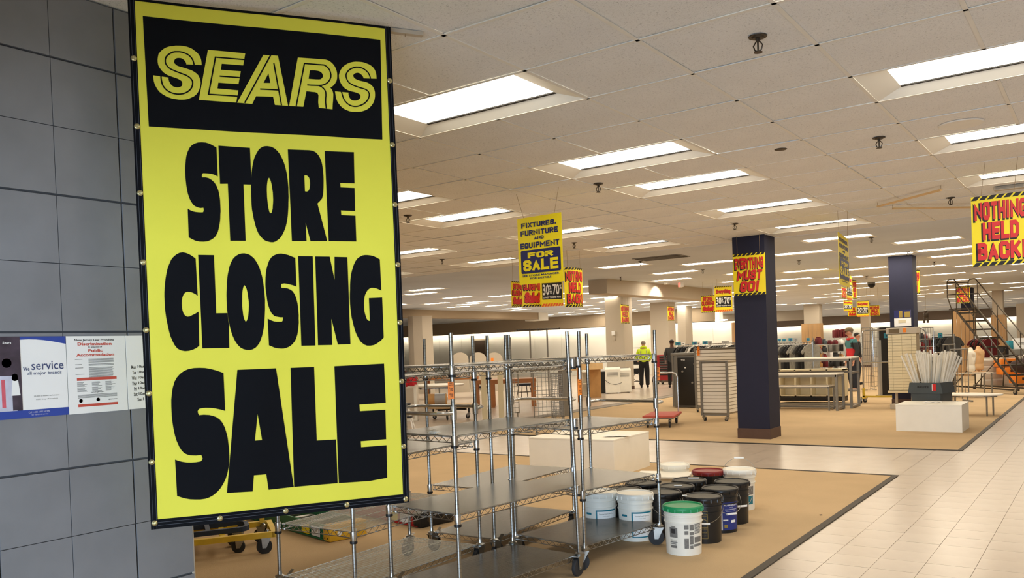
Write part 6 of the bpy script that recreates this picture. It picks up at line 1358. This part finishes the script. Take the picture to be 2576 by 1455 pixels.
# ---- clothes racks
def garment_geo(w, h, th, strip=False):
    q = MB(); o_ = [(-w*.5, 0), (w*.5, 0), (w*.5, h*.72), (w*.62, h*.62), (w*.72, h*.70), (w*.46, h*.93), (w*.16, h), (-w*.16, h), (-w*.46, h*.93), (-w*.72, h*.70), (-w*.62, h*.62), (-w*.5, h*.72)]
    q.xprism(o_, -th/2, th/2); return q
def rack(label, x0, x1, d0, d1, y_rail, n, mats, h=.72, lab='dark shirt', group='', turn=.9):
    a, b = spot(x0, d0), spot(x1, d1); L_ = (b-a).length; z = zpx(y_rail, (x0+x1)/2, (d0+d1)/2); an = math.atan2(b.y-a.y, b.x-a.x)
    t = thing('clothes_rack', label, 'rack', a, an); q = MB(); q.tube((0, 0, z), (L_, 0, z), .015, 6); obj('rail', q, 'chrome', t)
    for x in (.02, L_-.02): q = MB(); q.tube((x, 0, .03), (x, 0, z), .018, 6); q.bar((x, -.3, .03), (x, .3, .03), .04); obj('upright', q, 'chrome_dull', t)
    gs = {}
    for i in range(n):
        m = mats[i % len(mats)]; x = L_*(i+.6)/(n+.2)
        if m in gs: o = copy_tree(gs[m])
        else:
            o = obj('shirt', garment_geo(.46, h, .05), m); tag(o, '', 'shirt'); gs[m] = o
            q = MB(); q.path([(-.2, 0, h*.93), (0, 0, h+.02), (.2, 0, h*.93)], .008, 5); q.path([(0, 0, h+.02), (0, 0, h+.06), (.02, 0, h+.075)], .004, 5); obj('hanger', q, 'paper', o)
        o.location = a+Vector((math.cos(an)*x, math.sin(an)*x, z-h-.06)); o.rotation_euler = (0, 0, an+turn+random.uniform(-.12, .12)); o['label'] = lab % {'cloth_black': 'black', 'cloth_grey': 'grey', 'cloth_charcoal': 'charcoal', 'cloth_navy': 'navy', 'maroon': 'maroon', 'paper': 'white'}[m]; o['group'] = group
    return t
rack('clothes rack of dark shirts behind the grey safe display', 1706, 1850, 27.5, 26.5, 866, 22, ['cloth_black', 'cloth_charcoal', 'cloth_black', 'cloth_navy', 'cloth_black', 'cloth_grey', 'paper'], .75, '%s shirt on the rack behind the grey safe display', 'shirts behind the safe display')
rack('clothes rack right of the nearest navy pillar, with a printed black shirt in front', 1950, 2046, 26.0, 25.0, 863, 13, ['cloth_black', 'cloth_black', 'cloth_grey', 'cloth_grey', 'cloth_charcoal'], .78, '%s shirt on the rack right of the nearest navy pillar', 'shirts right of the navy pillar')
p = spot(1974, 25.72); q = garment_geo(.62, .78, .05); o = solo('shirt', q, 'cloth_black', 'black shirt with a pale square print facing the camera, right of the navy pillar', 'shirt', p+Vector((0, 0, zpx(863, 1998, 25.5)-.85)), FC, smooth=0)
q = MB(); q.box(-.12, -.03, .30, .13, -.026, .52); q.tube((-.13, -.03, .54), (.14, -.03, .54), .02, 6); obj('print', q, 'cloth_grey', o, smooth=0); q = MB(); q.path([(0, 0, .78), (0, 0, .84), (.03, 0, .86)], .005, 5); obj('hanger_hook', q, 'chrome', o)
rack('clothes rack of black garments left of the rolling stair', 2330, 2402, 29.0, 28.0, 843, 14, ['cloth_black', 'cloth_charcoal', 'cloth_black'], .95, '%s garment on the rack left of the rolling stair', 'garments left of the rolling stair')
rack('clothes rack of maroon garments behind the rolling stair', 2452, 2496, 31.0, 30.5, 848, 7, ['maroon', 'cloth_black', 'maroon'], .7, '%s garment on the rack behind the rolling stair', 'garments behind the rolling stair')
p = spot(2118, 28); q = MB()
for i in range(6): q.bbox(-.28+.095*i, -.12, 0, -.20+.095*i, .1, .26+.02*(i % 2), .02)
o = solo('folded_cloth', q, 'maroon', 'dark red folded cloth on the wire shelves in front of the person in the cap', 'cloth', p+Vector((0, 0, zpx(850, 2118, 28))), FC)
def topper(px, y0, y1, w, d, m, lab, txt=None):
    p = spot(px, d); z0, z1 = zpx(y1, px, d), zpx(y0, px, d); t = thing('sign_topper', lab, 'sign', (p.x, p.y, z0), FC, 'small rack signs'); ww = w*d/FPX
    q = MB(); q.box(-ww/2, -.006, 0, ww/2, .006, z1-z0); obj('card', q, m, t, smooth=0); q = MB(); q.tube((0, 0, -.22), (0, 0, 0), .008, 5); obj('stem', q, 'chrome', t)
    q = MB(); q.box(-ww*.2, -.009, (z1-z0)*.3, ww*.2, -.0065, (z1-z0)*.6); obj('print', q, 'label_blue' if m == 'teal_sign' else 'print_grey', t, smooth=0)
for px, y0, y1, w, d, m, lab in [(1706, 861, 869, 14, 27.3, 'teal_sign', 'teal rack sign farthest left behind the safe display'), (1719, 861, 869, 9, 27.3, 'paper', 'pale rack sign next to the leftmost teal one'), (1748, 860, 868, 13, 27, 'teal_sign', 'teal rack sign above the dark shirts, second from left'), (1757, 860, 868, 8, 27, 'paper', 'pale rack sign right of the second teal one'),
        (1774, 859, 867, 13, 26.8, 'teal_sign', 'teal rack sign third from left above the dark shirts'), (1786, 859, 868, 10, 26.8, 'duct_grey', 'grey rack sign beside the third teal one'), (1825, 858, 865, 18, 26.6, 'duct_grey', 'grey rack sign left of the nearest navy pillar'),
        (1961, 853, 859, 8, 26, 'teal_sign', 'teal rack sign touching the right side of the nearest navy pillar'), (1973, 853, 859, 9, 26, 'teal_sign', 'teal rack sign second right of the nearest navy pillar'), (1989, 851, 859, 10, 25.8, 'teal_sign', 'teal rack sign third right of the nearest navy pillar'), (2002, 851, 859, 10, 25.8, 'duct_grey', 'grey rack sign beside the teal ones'), (2033, 851, 858, 8, 25.5, 'teal_sign', 'teal rack sign left of the cardboard wrapped pillar'),
        (2366, 838, 850, 11, 28.2, 'teal_sign', 'teal card among the black garments left of the rolling stair')]: topper(px, y0, y1, w, d, m, lab)
# wooden cladding round the pillars
def cladding(px0, px1, yt, d, lab, dy=.5):
    a, b = spot(px0, d), spot(px1, d); L_ = (b-a).length*.86; zt = zpx(yt, (px0+px1)/2, d); t = thing('wood_cladding', lab, 'cladding', a)
    for i in range(5): q = MB(); q.box(L_*i/5+.006, 0, 0, L_*(i+1)/5-.006, .03, zt); obj('board', q, 'wood_pine', t, smooth=0)
    q = MB(); q.box(L_, 0, 0, L_+.03, dy, zt); obj('side_board', q, 'wood_pine', t, smooth=0)
cladding(2017, 2070, 815, 43.2, 'pine boards cladding the distant pillar right of the nearest navy pillar'); cladding(2398, 2452, 783, 31.5, 'pine boards cladding the pillar behind the rolling stair'); cladding(2494, 2530, 793, 35.0, 'pine boards cladding the distant pillar at the right edge')
p = spot(1847, 33); q = MB(); q.box(0, 0, 0, .28, .3, zpx(812, 1847, 33)); solo('wood_board', q, 'wood_pine', 'tall pine board just left of the nearest navy pillar', 'board', p, FC, smooth=0)
# ---- wire goods racks with odds and ends right of the shirts
def goods_rack(label, x0, x1, yt, yb, d, levels, items, rz=0.0, grid=True):
    a, b = spot(x0, d), spot(x1, d); L_ = (b-a).length; zt, zb = zpx(yt, x0, d), max(.1, zpx(yb, x0, d)); t = thing('goods_rack', label, 'rack', a, FC+rz)
    q = MB(); [q.tube((x, y, .02), (x, y, zt), .014, 6) for x in (0, L_) for y in (0, .5)]; obj('uprights', q, 'chrome_dull', t)
    for k in range(levels):
        z = zb+(zt-zb)*(k+.0)/levels; q = MB(); q.path([(0, 0, z), (L_, 0, z), (L_, .5, z), (0, .5, z)], .011, 5, closed=True)
        if grid: [q.tube((L_*i/8, 0, z), (L_*i/8, .5, z), .005, 4) for i in range(1, 8)]; [q.tube((L_*i/6, .5, z), (L_*i/6, .5, min(zt, z+.3)), .005, 4) for i in range(7)]
        obj('wire_shelf', q, 'chrome_dull', t)
        for j in range(items):
            x = L_*(j+.5)/items; w = random.uniform(.10, .2)*min(1.3, L_/1.6); h = random.uniform(.08, .24); m = random.choice(['cabinet_black', 'tool_red', 'cabinet_black', 'cardboard', 'steel_grey', 'maroon', 'cloth_charcoal', 'paper', 'tub_grey'])
            q = MB(); q.bbox(-w/2, -.13, 0, w/2, .13, h, .015); q.bbox(-w/3, -.08, h, w/3, .08, h+.04, .01)
            c = Vector((math.cos(FC+rz)*x-math.sin(FC+rz)*.25, math.sin(FC+rz)*x+math.cos(FC+rz)*.25, z+.012)); col = {'cabinet_black': 'black', 'tool_red': 'red', 'cardboard': 'brown', 'steel_grey': 'grey', 'maroon': 'dark red', 'cloth_charcoal': 'charcoal', 'paper': 'white', 'tub_grey': 'slate'}[m]
            solo('goods_box', q, m, 'small %s box of leftover goods on the %s' % (col, label), 'box', a+c, FC+rz+random.uniform(-.2, .2), 'leftover goods on the '+label)
    return t
goods_rack('wire rack behind the nested tables', 2046, 2130, 850, 945, 25.5, 5, 6); goods_rack('wire rack right of the drawer cabinet', 2306, 2352, 836, 950, 24.5, 6, 5)
grid_panel('chrome grid rack standing right of the drawer cabinet', 2304, 2348, 826, 960, 22.0, 7, 5, 'chrome'); grid_panel('chrome grid rack behind the rolling garment rack, left one', 2168, 2196, 826, 985, 25.0, 6, 9, 'chrome'); grid_panel('chrome grid rack behind the rolling garment rack, right one', 2190, 2212, 826, 985, 26.5, 6, 12, 'chrome')
p = spot(2225, 21.9); q = MB(); zt = zpx(824, 2225, 21.9); t = thing('display_board', 'tall black board with a pale metal edge behind the garment rack', 'panel', p, FC); q = MB(); q.box(-.12, 0, .05, .5, .05, zt); obj('board', q, 'cabinet_black', t, smooth=0); q = MB(); q.box(-.17, -.03, .05, -.10, .06, zt*.82); obj('metal_edge', q, 'alu', t, smooth=0); q = MB(); q.box(-.2, -.1, 0, .55, .15, .06); obj('foot', q, 'steel_grey', t, smooth=0)
# poster on the far navy pillar and a mirror like card above the drawers
pz0, pz1 = zpx(822, 2273, 19.0), zpx(782, 2273, 19.0); x0, x1 = aty(2246, 800, 20.2).x, aty(2291, 800, 20.2).x
t = thing('pillar_poster', 'poster with a dark photograph over a white sheet on the far navy pillar', 'poster', (x0+.02, 20.235, pz0))
q = MB(); w = x1-x0-.02; q.box(0, 0, 0, w, .012, pz1-pz0); obj('sheet', q, 'paper', t, smooth=0); q = MB(); q.box(0, -.003, (pz1-pz0)*.52, w, 0, pz1-pz0); obj('photo', q, 'sign_navy', t, smooth=0); q = MB(); q.box(w*.3, -.005, (pz1-pz0)*.55, w*.5, -.003, (pz1-pz0)*.95); q.box(w*.62, -.005, (pz1-pz0)*.55, w*.96, -.003, (pz1-pz0)*.9); obj('photo_figure', q, 'label_gold', t, smooth=0); q = MB(); q.box(w*.25, -.003, .08, w*.7, 0, (pz1-pz0)*.4); obj('note', q, 'cream', t, smooth=0)
p = atd(2329, 790, 33); t = thing('hanging_toy', 'small brown doll shaped decoration hanging over the far racks', 'decoration', (p.x, p.y, 0), FC); z0, z1 = zpx(813, 2329, 33), zpx(780, 2329, 33)
q = MB(); q.lathe([(.001, z1-.12), (.06, z1-.08), (.06, z1-.03), (.001, z1)], n=12); q.bbox(-.09, -.04, z0+.2, .09, .04, z1-.12, .02); q.bbox(-.10, -.03, z0, -.03, .03, z0+.22, .01); q.bbox(.03, -.03, z0, .10, .03, z0+.22, .01); obj('figure', q, 'bronze', t); q = MB(); q.tube((0, 0, z1), (0, 0, HR), .004, 5); obj('string', q, 'twine', t)
# ---- rolling warehouse stair
d0 = 21.6; pA = at(2398, 982); pB = at(2578, 996); ex = (pB-pA); L_ = ex.length; an = math.atan2(ex.y, ex.x); zp = zpx(778, 2405, dep(pA)); zh = zpx(704, 2410, dep(pA))
t = thing('rolling_stair', 'tall bronze rolling warehouse stair with handrails at the right edge', 'rolling stair', pA, an); W_ = .62; n = 9; rh = zh-zp; tl = L_*.93; top0 = .18
for y in (0, W_):
    q = MB(); q.bar((0, y, .12), (tl, y, .12), .04); q.tube((0.05, y, .12), (0.05, y, zp), .018, 6); q.tube((tl*.45, y, .12), (tl*.5, y, zp*.5), .016, 6); q.tube((0.05, y, .12), (tl*.5, y, zp*.48), .012, 6); q.bar((top0, y, zp), (tl, y, .14), .035, .05); obj('side_frame', q, 'bronze', t)
    q = MB(); q.path([(tl*.98, y, .14+rh), (top0+.10, y, zh-.10), (top0+.02, y, zh-.02), (top0-.06, y, zh), (-.08, y, zh), (-.14, y, zh-.03), (-.16, y, zh-.10), (-.16, y, zp+.35), (0.02, y, zp)], .017, 6); q.path([(tl*.96, y, .14+rh*.5), (top0+.1, y, zp+rh*.5), (-.15, y, zp+rh*.5)], .013, 6); [q.tube((top0+(tl-top0)*f, y, zp+(.14-zp)*f), (top0+(tl-top0)*f, y, zp+(.14-zp)*f+rh-.06), .013, 6) for f in (.03, .35, .7, .97)]; obj('handrail', q, 'bronze', t)
q = MB(); q.path([(-.16, 0, zh-.08), (-.16, W_, zh-.08)], .017, 6); obj('back_rail', q, 'bronze', t); q = MB(); q.path([(-.16, 0, zp+rh*.5), (-.16, W_, zp+rh*.5)], .013, 6); obj('back_rail', q, 'bronze', t)
for i in range(n): f = (i+.5)/n; q = MB(); x = top0+(tl-top0)*f; z = zp+(.14-zp)*f; q.box(x-.10, .02, z-.03, x+.13, W_-.02, z+.012); obj('tread', q, 'bronze', t, smooth=0)
q = MB(); q.box(-.1, 0, zp-.02, top0+.05, W_, zp+.015); obj('platform', q, 'bronze', t, smooth=0)
for x in (.05, tl-.1):
    for y in (0, W_): caster(t, x, y, .055, .3)
# ---- mannequin torsos on a small chrome table
d = 20.6; p = spot(2446, d); zt = zpx(938, 2446, d); t = thing('display_stand', 'clear topped chrome display stand carrying the two torso mannequins', 'stand', p, FC); w = .40
q = MB(); q.bbox(-w, -.2, zt-.02, w, .2, zt, .005); obj('stand_top', q, 'beige_paint', t, smooth=0)
for x in (-w+.04, w-.04):
    for y in (-.16, .16): q = MB(); q.tube((x, y, 0), (x, y, zt-.02), .017, 8); obj('leg', q, 'chrome_dull', t)
def torso(px, d, m, lab, rz, k):
    p = spot(px, d); zt = zpx(938, 2446, 20.6); t = thing('torso_mannequin', lab, 'mannequin', (p.x, p.y, zt), rz)
    q = skin_mesh([(0, 0, 0.02), (0, 0, .14), (0, 0, .30), (0, -.01, .44), (0, 0, .54), (0, 0, .62), (.145, 0, .48), (-.145, 0, .48), (.07, -.08, .40), (-.07, -.08, .40)], [(0, 1), (1, 2), (2, 3), (3, 4), (4, 5), (3, 6), (3, 7), (3, 8), (3, 9)], [(.15, .10), (.145, .10), (.12, .085), (.14, .09), (.06, .055), (.045, .045), .055, .055, .05, .05], 2, 2); q.v = [(x*k, y*k, max(.012, z*k)) for x, y, z in q.v]; obj('torso', q, m, t)
    q = MB(); q.lathe([(.15*k, 0), (.15*k, .014), (.02, .016), (.02, .03)], n=18); obj('base_disc', q, m, t)
torso(2441, 20.3, 'mannequin_white', 'white torso mannequin on the chrome stand, the front one', FC+.9, 1.02); torso(2461, 20.85, 'mannequin_tan', 'tan torso mannequin behind the white one', FC+.4, 1.05)
# ---- right edge clutter
def clutter_box(name, lab, cat, x0, x1, yt, yb, d, m, depth=.4, rz=0, bev=.02, z=None):
    a, b = spot(x0, d), spot(x1, d); zt = zpx(yt, x0, d); zb = zpx(yb, x0, d) if z is None else z; t = thing(name, lab, cat, (a.x, a.y, zb), FC+rz); w = (b-a).length; q = MB(); q.bbox(0, 0, 0, w, depth, zt-zb, bev); obj('body', q, m, t); return t, w, zt-zb
t, w, h = clutter_box('drawer_tower', 'white plastic drawer tower behind the mannequins', 'drawers', 2468, 2522, 905, 985, 24.5, 'bucket_white', z=0)
for i in range(4): q = MB(); q.bbox(.03, -.03, .04+h*i/4.1, w-.03, 0, h*(i+.9)/4.1, .01); obj('drawer', q, 'beige_paint', t)
t, w, h = clutter_box('counter', 'white counter under the orange crates at the right edge', 'counter', 2522, 2620, 897, 985, 24.8, 'bucket_white', .6, z=0)
q = MB(); q.bbox(-.03, -.04, h-.04, w, .62, h+.005, .008); obj('counter_top', q, 'slat_white', t)
for i, (x0, x1, yt, yb, d) in enumerate([(2518, 2566, 904, 924, 24.0), (2524, 2578, 926, 944, 23.9), (2556, 2600, 944, 966, 23.5)]):
    t, w, h = clutter_box('orange_crate', ['orange plastic crate, topmost at the right edge', 'orange plastic crate, middle one at the right edge', 'orange plastic crate, lowest at the right edge behind the dark bag'][i], 'crate', x0, x1, yt, yb, d, 'orange_plastic', .4)
    q = MB(); q.box(w*.3, -.008, h*.4, w*.55, .002, h*.7); obj('hand_hole', q, 'bag_dark', t, smooth=0)
p = spot(2566, 23.0); z = zpx(940, 2566, 23)
bm = bmesh.new(); bmesh.ops.create_icosphere(bm, subdivisions=3, radius=1)
for v in bm.verts: v.co = Vector((v.co.x*.27, v.co.y*.2, v.co.z*.20*(1+.12*math.sin(5*v.co.x))+.20))
q = MB(); q.add([v.co[:] for v in bm.verts], [[v.index for v in f.verts] for f in bm.faces]); bm.free()
t = thing('dark_bag', 'dark brown shopping bag slung over the foot of the rolling stair', 'bag', (p.x, p.y, z), FC); obj('sack', q, 'bag_dark', t); q = MB(); q.path([(-.12, -.02, .36), (-.07, -.02, .5), (.05, -.02, .5), (.12, -.02, .36)], .012, 6); obj('strap', q, 'bag_dark', t)
p = spot(2565, 25.9); z0, z1 = zpx(880, 2536, 25.7)+.006, zpx(851, 2565, 25.9); t = thing('white_placard', 'white tilted placard with a little print at the right edge', 'sign', (p.x, p.y, z0), FC+.2); q = MB(); q.add([(-.2, 0, 0), (.35, 0, 0), (.30, .1, z1-z0), (-.15, .1, z1-z0), (-.2, .02, 0), (.35, .02, 0), (.30, .12, z1-z0), (-.15, .12, z1-z0)], [(0, 1, 2, 3), (7, 6, 5, 4), (0, 4, 5, 1), (1, 5, 6, 2), (2, 6, 7, 3), (3, 7, 4, 0)]); obj('board', q, 'paper', t, smooth=0); q = MB(); q.box(-.02, .03, .14, .24, .04, .15); q.box(.0, .04, .18, .2, .05, .19); obj('print', q, 'print_grey', t, smooth=0)
t, w, h = clutter_box('counter', 'low grey counter the white placard stands on', 'counter', 2536, 2620, 880, 900, 25.7, 'steel_grey', .5, z=0)
t, w, h = clutter_box('teal_folder', 'teal folded display card left of the white placard', 'card', 2538, 2550, 858, 880, 25.75, 'teal_sign', .2, z=zpx(880, 2536, 25.7)+.006); t, w, h = clutter_box('black_bundle', 'black cloth bundle beside the teal card', 'bundle', 2524, 2538, 872, 900, 24.3, 'cloth_black', .3)
grid_panel('grey grid rack behind the white tubes and the mannequins', 2390, 2434, 880, 990, 19.5, 5, 4)
grid_panel('chrome rack upright left of the mannequins', 2372, 2402, 868, 985, 21.0, 2, 5, 'chrome_dull')
p = spot(2310, 23.5); t = thing('hoop_fixture', 'chrome hoop rails over a black shelf right of the drawer cabinet', 'fixture', p, FC); z = zpx(905, 2310, 23.5)
q = MB(); q.bbox(-.1, 0, z-.1, .75, .4, z-.05, .008); q.box(-.1, 0, 0, .75, .4, z-.25); obj('shelf', q, 'cabinet_black', t, smooth=0); q = MB(); [q.path([(x, -.02, z-.06), (x, -.02, z+.12), (x+.05, -.02, z+.17), (x+.2, -.02, z+.17), (x+.25, -.02, z+.12), (x+.25, -.02, z-.06)], .014, 6) for x in (.0, .38)]; obj('hoop', q, 'chrome', t)
# ================================================================ hanging sale signs
def stripes(q, w, z0, z1, n, lean):
    s = w/n
    for i in range(n): q.poly([(max(0, s*i+.0), -.0032, z0), (s*i+s*.72, -.0032, z0), (min(w, s*i+s*.72+lean), -.0032, z1), (min(w, s*i+lean), -.0032, z1)])
def hang_sign(design, TL, TR, BR, BL, dL, dR, label, strings=None, curl=0.0, group='sale signs hanging from the ceiling', cat='sign', dark=False):
    a, b, c = atd(*TL, dL), atd(*TR, dR), atd(*BL, dL); ex = Vector((b.x-a.x, b.y-a.y, 0)); w = ex.length; h = ((a.z-c.z)+(b.z-atd(*BR, dR).z))/2
    z0 = (c.z+atd(*BR, dR).z)/2
    t = thing('sale_sign', label, cat, (a.x, a.y, z0), math.atan2(ex.y, ex.x), group)
    cf = lambda x, z: -curl*math.sin(math.pi*min(1, max(0, x/w)))
    def lay(q, lift):
        """follow the curl of the sheet"""
        if curl: q.v = [(x, y-curl*math.sin(math.pi*min(1, max(0, x/w))), z) for x, y, z in q.v]
        return q
    q = MB(); n = 10 if curl else 1
    for i in range(n): q.box(w*i/n, 0, 0, w*(i+1)/n, .003, h)
    obj('sheet', lay(q, 0), 'sign_yellow', t, smooth=0)
    def put(name, m, rows, y=-.0032, sx=0, sz=0, eb=0):
        q = MB()
        for s, x, z, ww, hh, bo, sh in rows:
            if s == s.upper() and bo >= .05: q.block(s, x*w+sx, z*h+sz, ww*w, hh*h, y, sh*1.5, eb*1.3)
            else: q.text(s, x*w+sx, z*h+sz, ww*w, hh*h, y, bo+eb, sh)
        return obj(name, lay(q, 0), m, t, smooth=0)
    if design == 'fix':
        put('lettering', 'sign_navy', [('FIXTURES,', .09, .845, .80, .075, .05, 0), ('FURNITURE', .07, .725, .85, .08, .05, 0), ('AND', .38, .655, .22, .05, .05, 0), ('EQUIPMENT', .055, .535, .89, .085, .05, 0), ('SEE STORE MANAGER', .08, .112, .84, .028, .03, 0), ('FOR DETAILS', .26, .068, .48, .028, .03, 0)])
        q = MB(); r = .03*w; pts = []
        for cx, cz, a0 in ((.93*w, .185*h, -90), (.93*w, .485*h, 0), (.09*w, .485*h, 90), (.09*w, .185*h, 180)):
            for k in range(5): an = math.radians(a0+22.5*k); pts.append((cx+r*math.cos(an), -.0032, cz+r*math.sin(an)))
        q.poly(pts); obj('panel', q, 'sign_navy', t, smooth=0, label='navy panel')
        put('panel_lettering', 'sign_yellow', [('FOR', .22, .385, .58, .085, .06, 0), ('SALE', .11, .195, .80, .165, .06, 0)], -.0046)
    elif design == 'pct':
        q = MB(); stripes(q, w, 0, .075*h, 8, .03); obj('stripe_band', lay(q, 0), 'sign_orange', t, smooth=0); q = MB(); stripes(q, w, .955*h, h, 8, .03); obj('stripe_band', lay(q, 0), 'sign_black', t, smooth=0)
        q = MB(); [q.box(w*(.05+.09*i), -.0032, .18*h, w*(.05+.09*(i+1)), -.003, .60*h) for i in range(10)]; obj('panel', lay(q, 0), 'sign_black', t, smooth=0, label='black panel')
        put('numerals', 'sign_white', [('30', .08, .29, .30, .28, .03, 0), ('70', .54, .29, .30, .28, .03, 0), ('%', .385, .43, .09, .12, .02, 0), ('%', .85, .43, .09, .12, .02, 0), ('TO', .39, .33, .12, .07, .03, 0), ('LOWEST TICKETED PRICE', .10, .21, .80, .045, .03, 0)], -.0046)
        rows = [('Everything', .08, .68, .84, .20, .05, .05)]; put('letter_shadow', 'sign_black', rows, -.0032, -.01*w, -.008*h, .02); put('lettering', 'sign_red', rows, -.0046)
    else:
        q = MB(); stripes(q, w, 0, .055*h, 7, .035); obj('stripe_band', lay(q, 0), 'sign_black', t, smooth=0); q = MB(); stripes(q, w, .945*h, h, 7, .035); obj('stripe_band', lay(q, 0), 'sign_black', t, smooth=0)
        rows = {'nothing': [('NOTHING', .06, .655, .90, .255, .085, 0), ('HELD', .20, .37, .62, .25, .085, 0), ('BACK!', .10, .085, .84, .25, .085, 0)],
                'every': [('EVERYTHING', .06, .63, .89, .265, .08, 0), ('MUST', .12, .37, .76, .23, .085, .10), ('GO!', .20, .09, .58, .25, .085, .10)],
                'closing': [('STORE', .16, .69, .68, .22, .085, 0), ('CLOSING', .07, .43, .86, .22, .085, 0), ('Sale!', .10, .09, .80, .30, .085, .05)]}[design]
        put('letter_shadow', 'sign_black', rows, -.0032, -.016*w, -.014*h, .03); put('lettering', 'sign_red', rows, -.0046)
    if strings is None:
        q = MB(); zc = (H if (a.y < YSTEP) else HR)-z0
        for f_ in (.15, .85): q.tube((f_*w, .001-curl*math.sin(math.pi*f_), h), (f_*w, .001-curl*math.sin(math.pi*f_), zc), .0022, 5)
        obj('string', q, 'twine', t, smooth=0)
    else:
        q = MB()
        for fx, px, py in strings:
            g = at(px, py, H if at(px, py, H).y < YSTEP else HR); g.z = H if at(px, py, H).y < YSTEP else HR
            l = t.matrix_basis.inverted() @ g; q.tube((fx*w, .001, h), l, .0022, 5)
        obj('string', q, 'twine', t, smooth=0)
    return t
hang_sign('fix', (1301, 551.5), (1411.5, 534), (1417, 707), (1304, 717.5), 9.22, 8.86, 'yellow FIXTURES FURNITURE AND EQUIPMENT FOR SALE sign facing the camera', [(.15, 1299, 489), (.85, 1405, 470)])
hang_sign('nothing', (2442, 499), (2588, 478), (2592, 660), (2445, 673), 8.5, 8.2, 'large red and yellow NOTHING HELD BACK sign cut off at the right edge', [(.18, 2478, 409), (.75, 2560, 395)])
hang_sign('every', (1843, 640), (1924, 635), (1923, 741), (1845, 745), 13.55, 13.25, 'red and yellow EVERYTHING MUST GO sign hung in front of the nearest navy pillar', None, .02)
hang_sign('fix', (2108, 586), (2134, 600), (2138, 722), (2111, 717), 11.1, 12.0, 'yellow FIXTURES FURNITURE AND EQUIPMENT sign seen almost edge on', [(.1, 2107, 530), (.9, 2132, 532)])
hang_sign('closing', (1285, 710), (1318, 707), (1318, 771), (1287, 773), 15.2, 15.5, 'dark red STORE CLOSING Sale sign peeping out left of the fixtures sign', None)
hang_sign('closing', (1311, 676), (1360, 676), (1360, 771), (1309, 773), 15.0, 15.1, 'red CLOSING Sale sign half hidden below the fixtures sign', None, .03)
hang_sign('pct', (1359, 674), (1414, 672), (1414, 770), (1358, 772), 14.9, 14.8, '30 to 70 percent sign below the fixtures sign', None)
hang_sign('nothing', (1418, 673), (1464, 676), (1462, 774), (1417, 772), 14.6, 14.9, 'curved red NOTHING HELD BACK sign just right of the fixtures sign', None, .05)
hang_sign('closing', (1763, 744), (1798, 743), (1797, 785), (1764, 788), 24.5, 24.2, 'small red STORE CLOSING Sale sign left of the nearest navy pillar', None)
hang_sign('pct', (1797, 721), (1841, 719), (1840, 783), (1799, 786), 23.6, 23.4, '30 to 70 percent sign hanging just left of the nearest navy pillar', None)
hang_sign('nothing', (1561, 765), (1582, 768), (1580, 814), (1560, 815), 28.5, 29.2, 'narrow red sign beside the beige pillar with the wall phone', None)
hang_sign('nothing', (1679, 771), (1695, 770), (1694, 808), (1679, 807), 31.5, 32, 'narrow red sign on the second beige pillar', None)
hang_sign('every', (2299, 679), (2313, 676), (2314, 736), (2297, 741), 19.3, 19.9, 'curled EVERYTHING MUST GO sign at the right side of the far navy pillar', None, -.05)
hang_sign('nothing', (2117, 721), (2129, 724), (2130, 753), (2118, 751), 22, 22.8, 'red sign hanging right below the edge-on fixtures sign', None)
hang_sign('pct', (2129, 690), (2142, 692), (2143, 754), (2131, 756), 21.5, 22, 'percent sign seen edge on behind the edge-on fixtures sign', None)
hang_sign('every', (2144, 706), (2154, 704), (2153, 752), (2145, 753), 25.5, 25.8, 'brownish sign strip hanging right of the edge-on fixtures sign', None)
hang_sign('pct', (2122, 755), (2144, 757), (2144, 782), (2124, 785), 28.0, 28.3, 'small percent sign left in the far sign cluster', None)
hang_sign('closing', (2133, 775), (2154, 771), (2154, 797), (2134, 796), 29, 29.3, 'small red closing sign at the bottom of the far sign cluster', None)
hang_sign('pct', (2155, 758), (2185, 756), (2186, 796), (2156, 798), 29.5, 29.3, '30 to 70 percent sign in the middle of the far sign cluster', None)
hang_sign('nothing', (2187, 769), (2212, 768), (2212, 795), (2188, 796), 30.5, 30.3, 'red NOTHING HELD BACK sign at the right end of the far sign cluster', None)
hang_sign('nothing', (2404, 722), (2440, 721), (2443, 762), (2406, 765), 32.2, 32.0, 'dark red sign on the distant pillar behind the rolling stair', None)
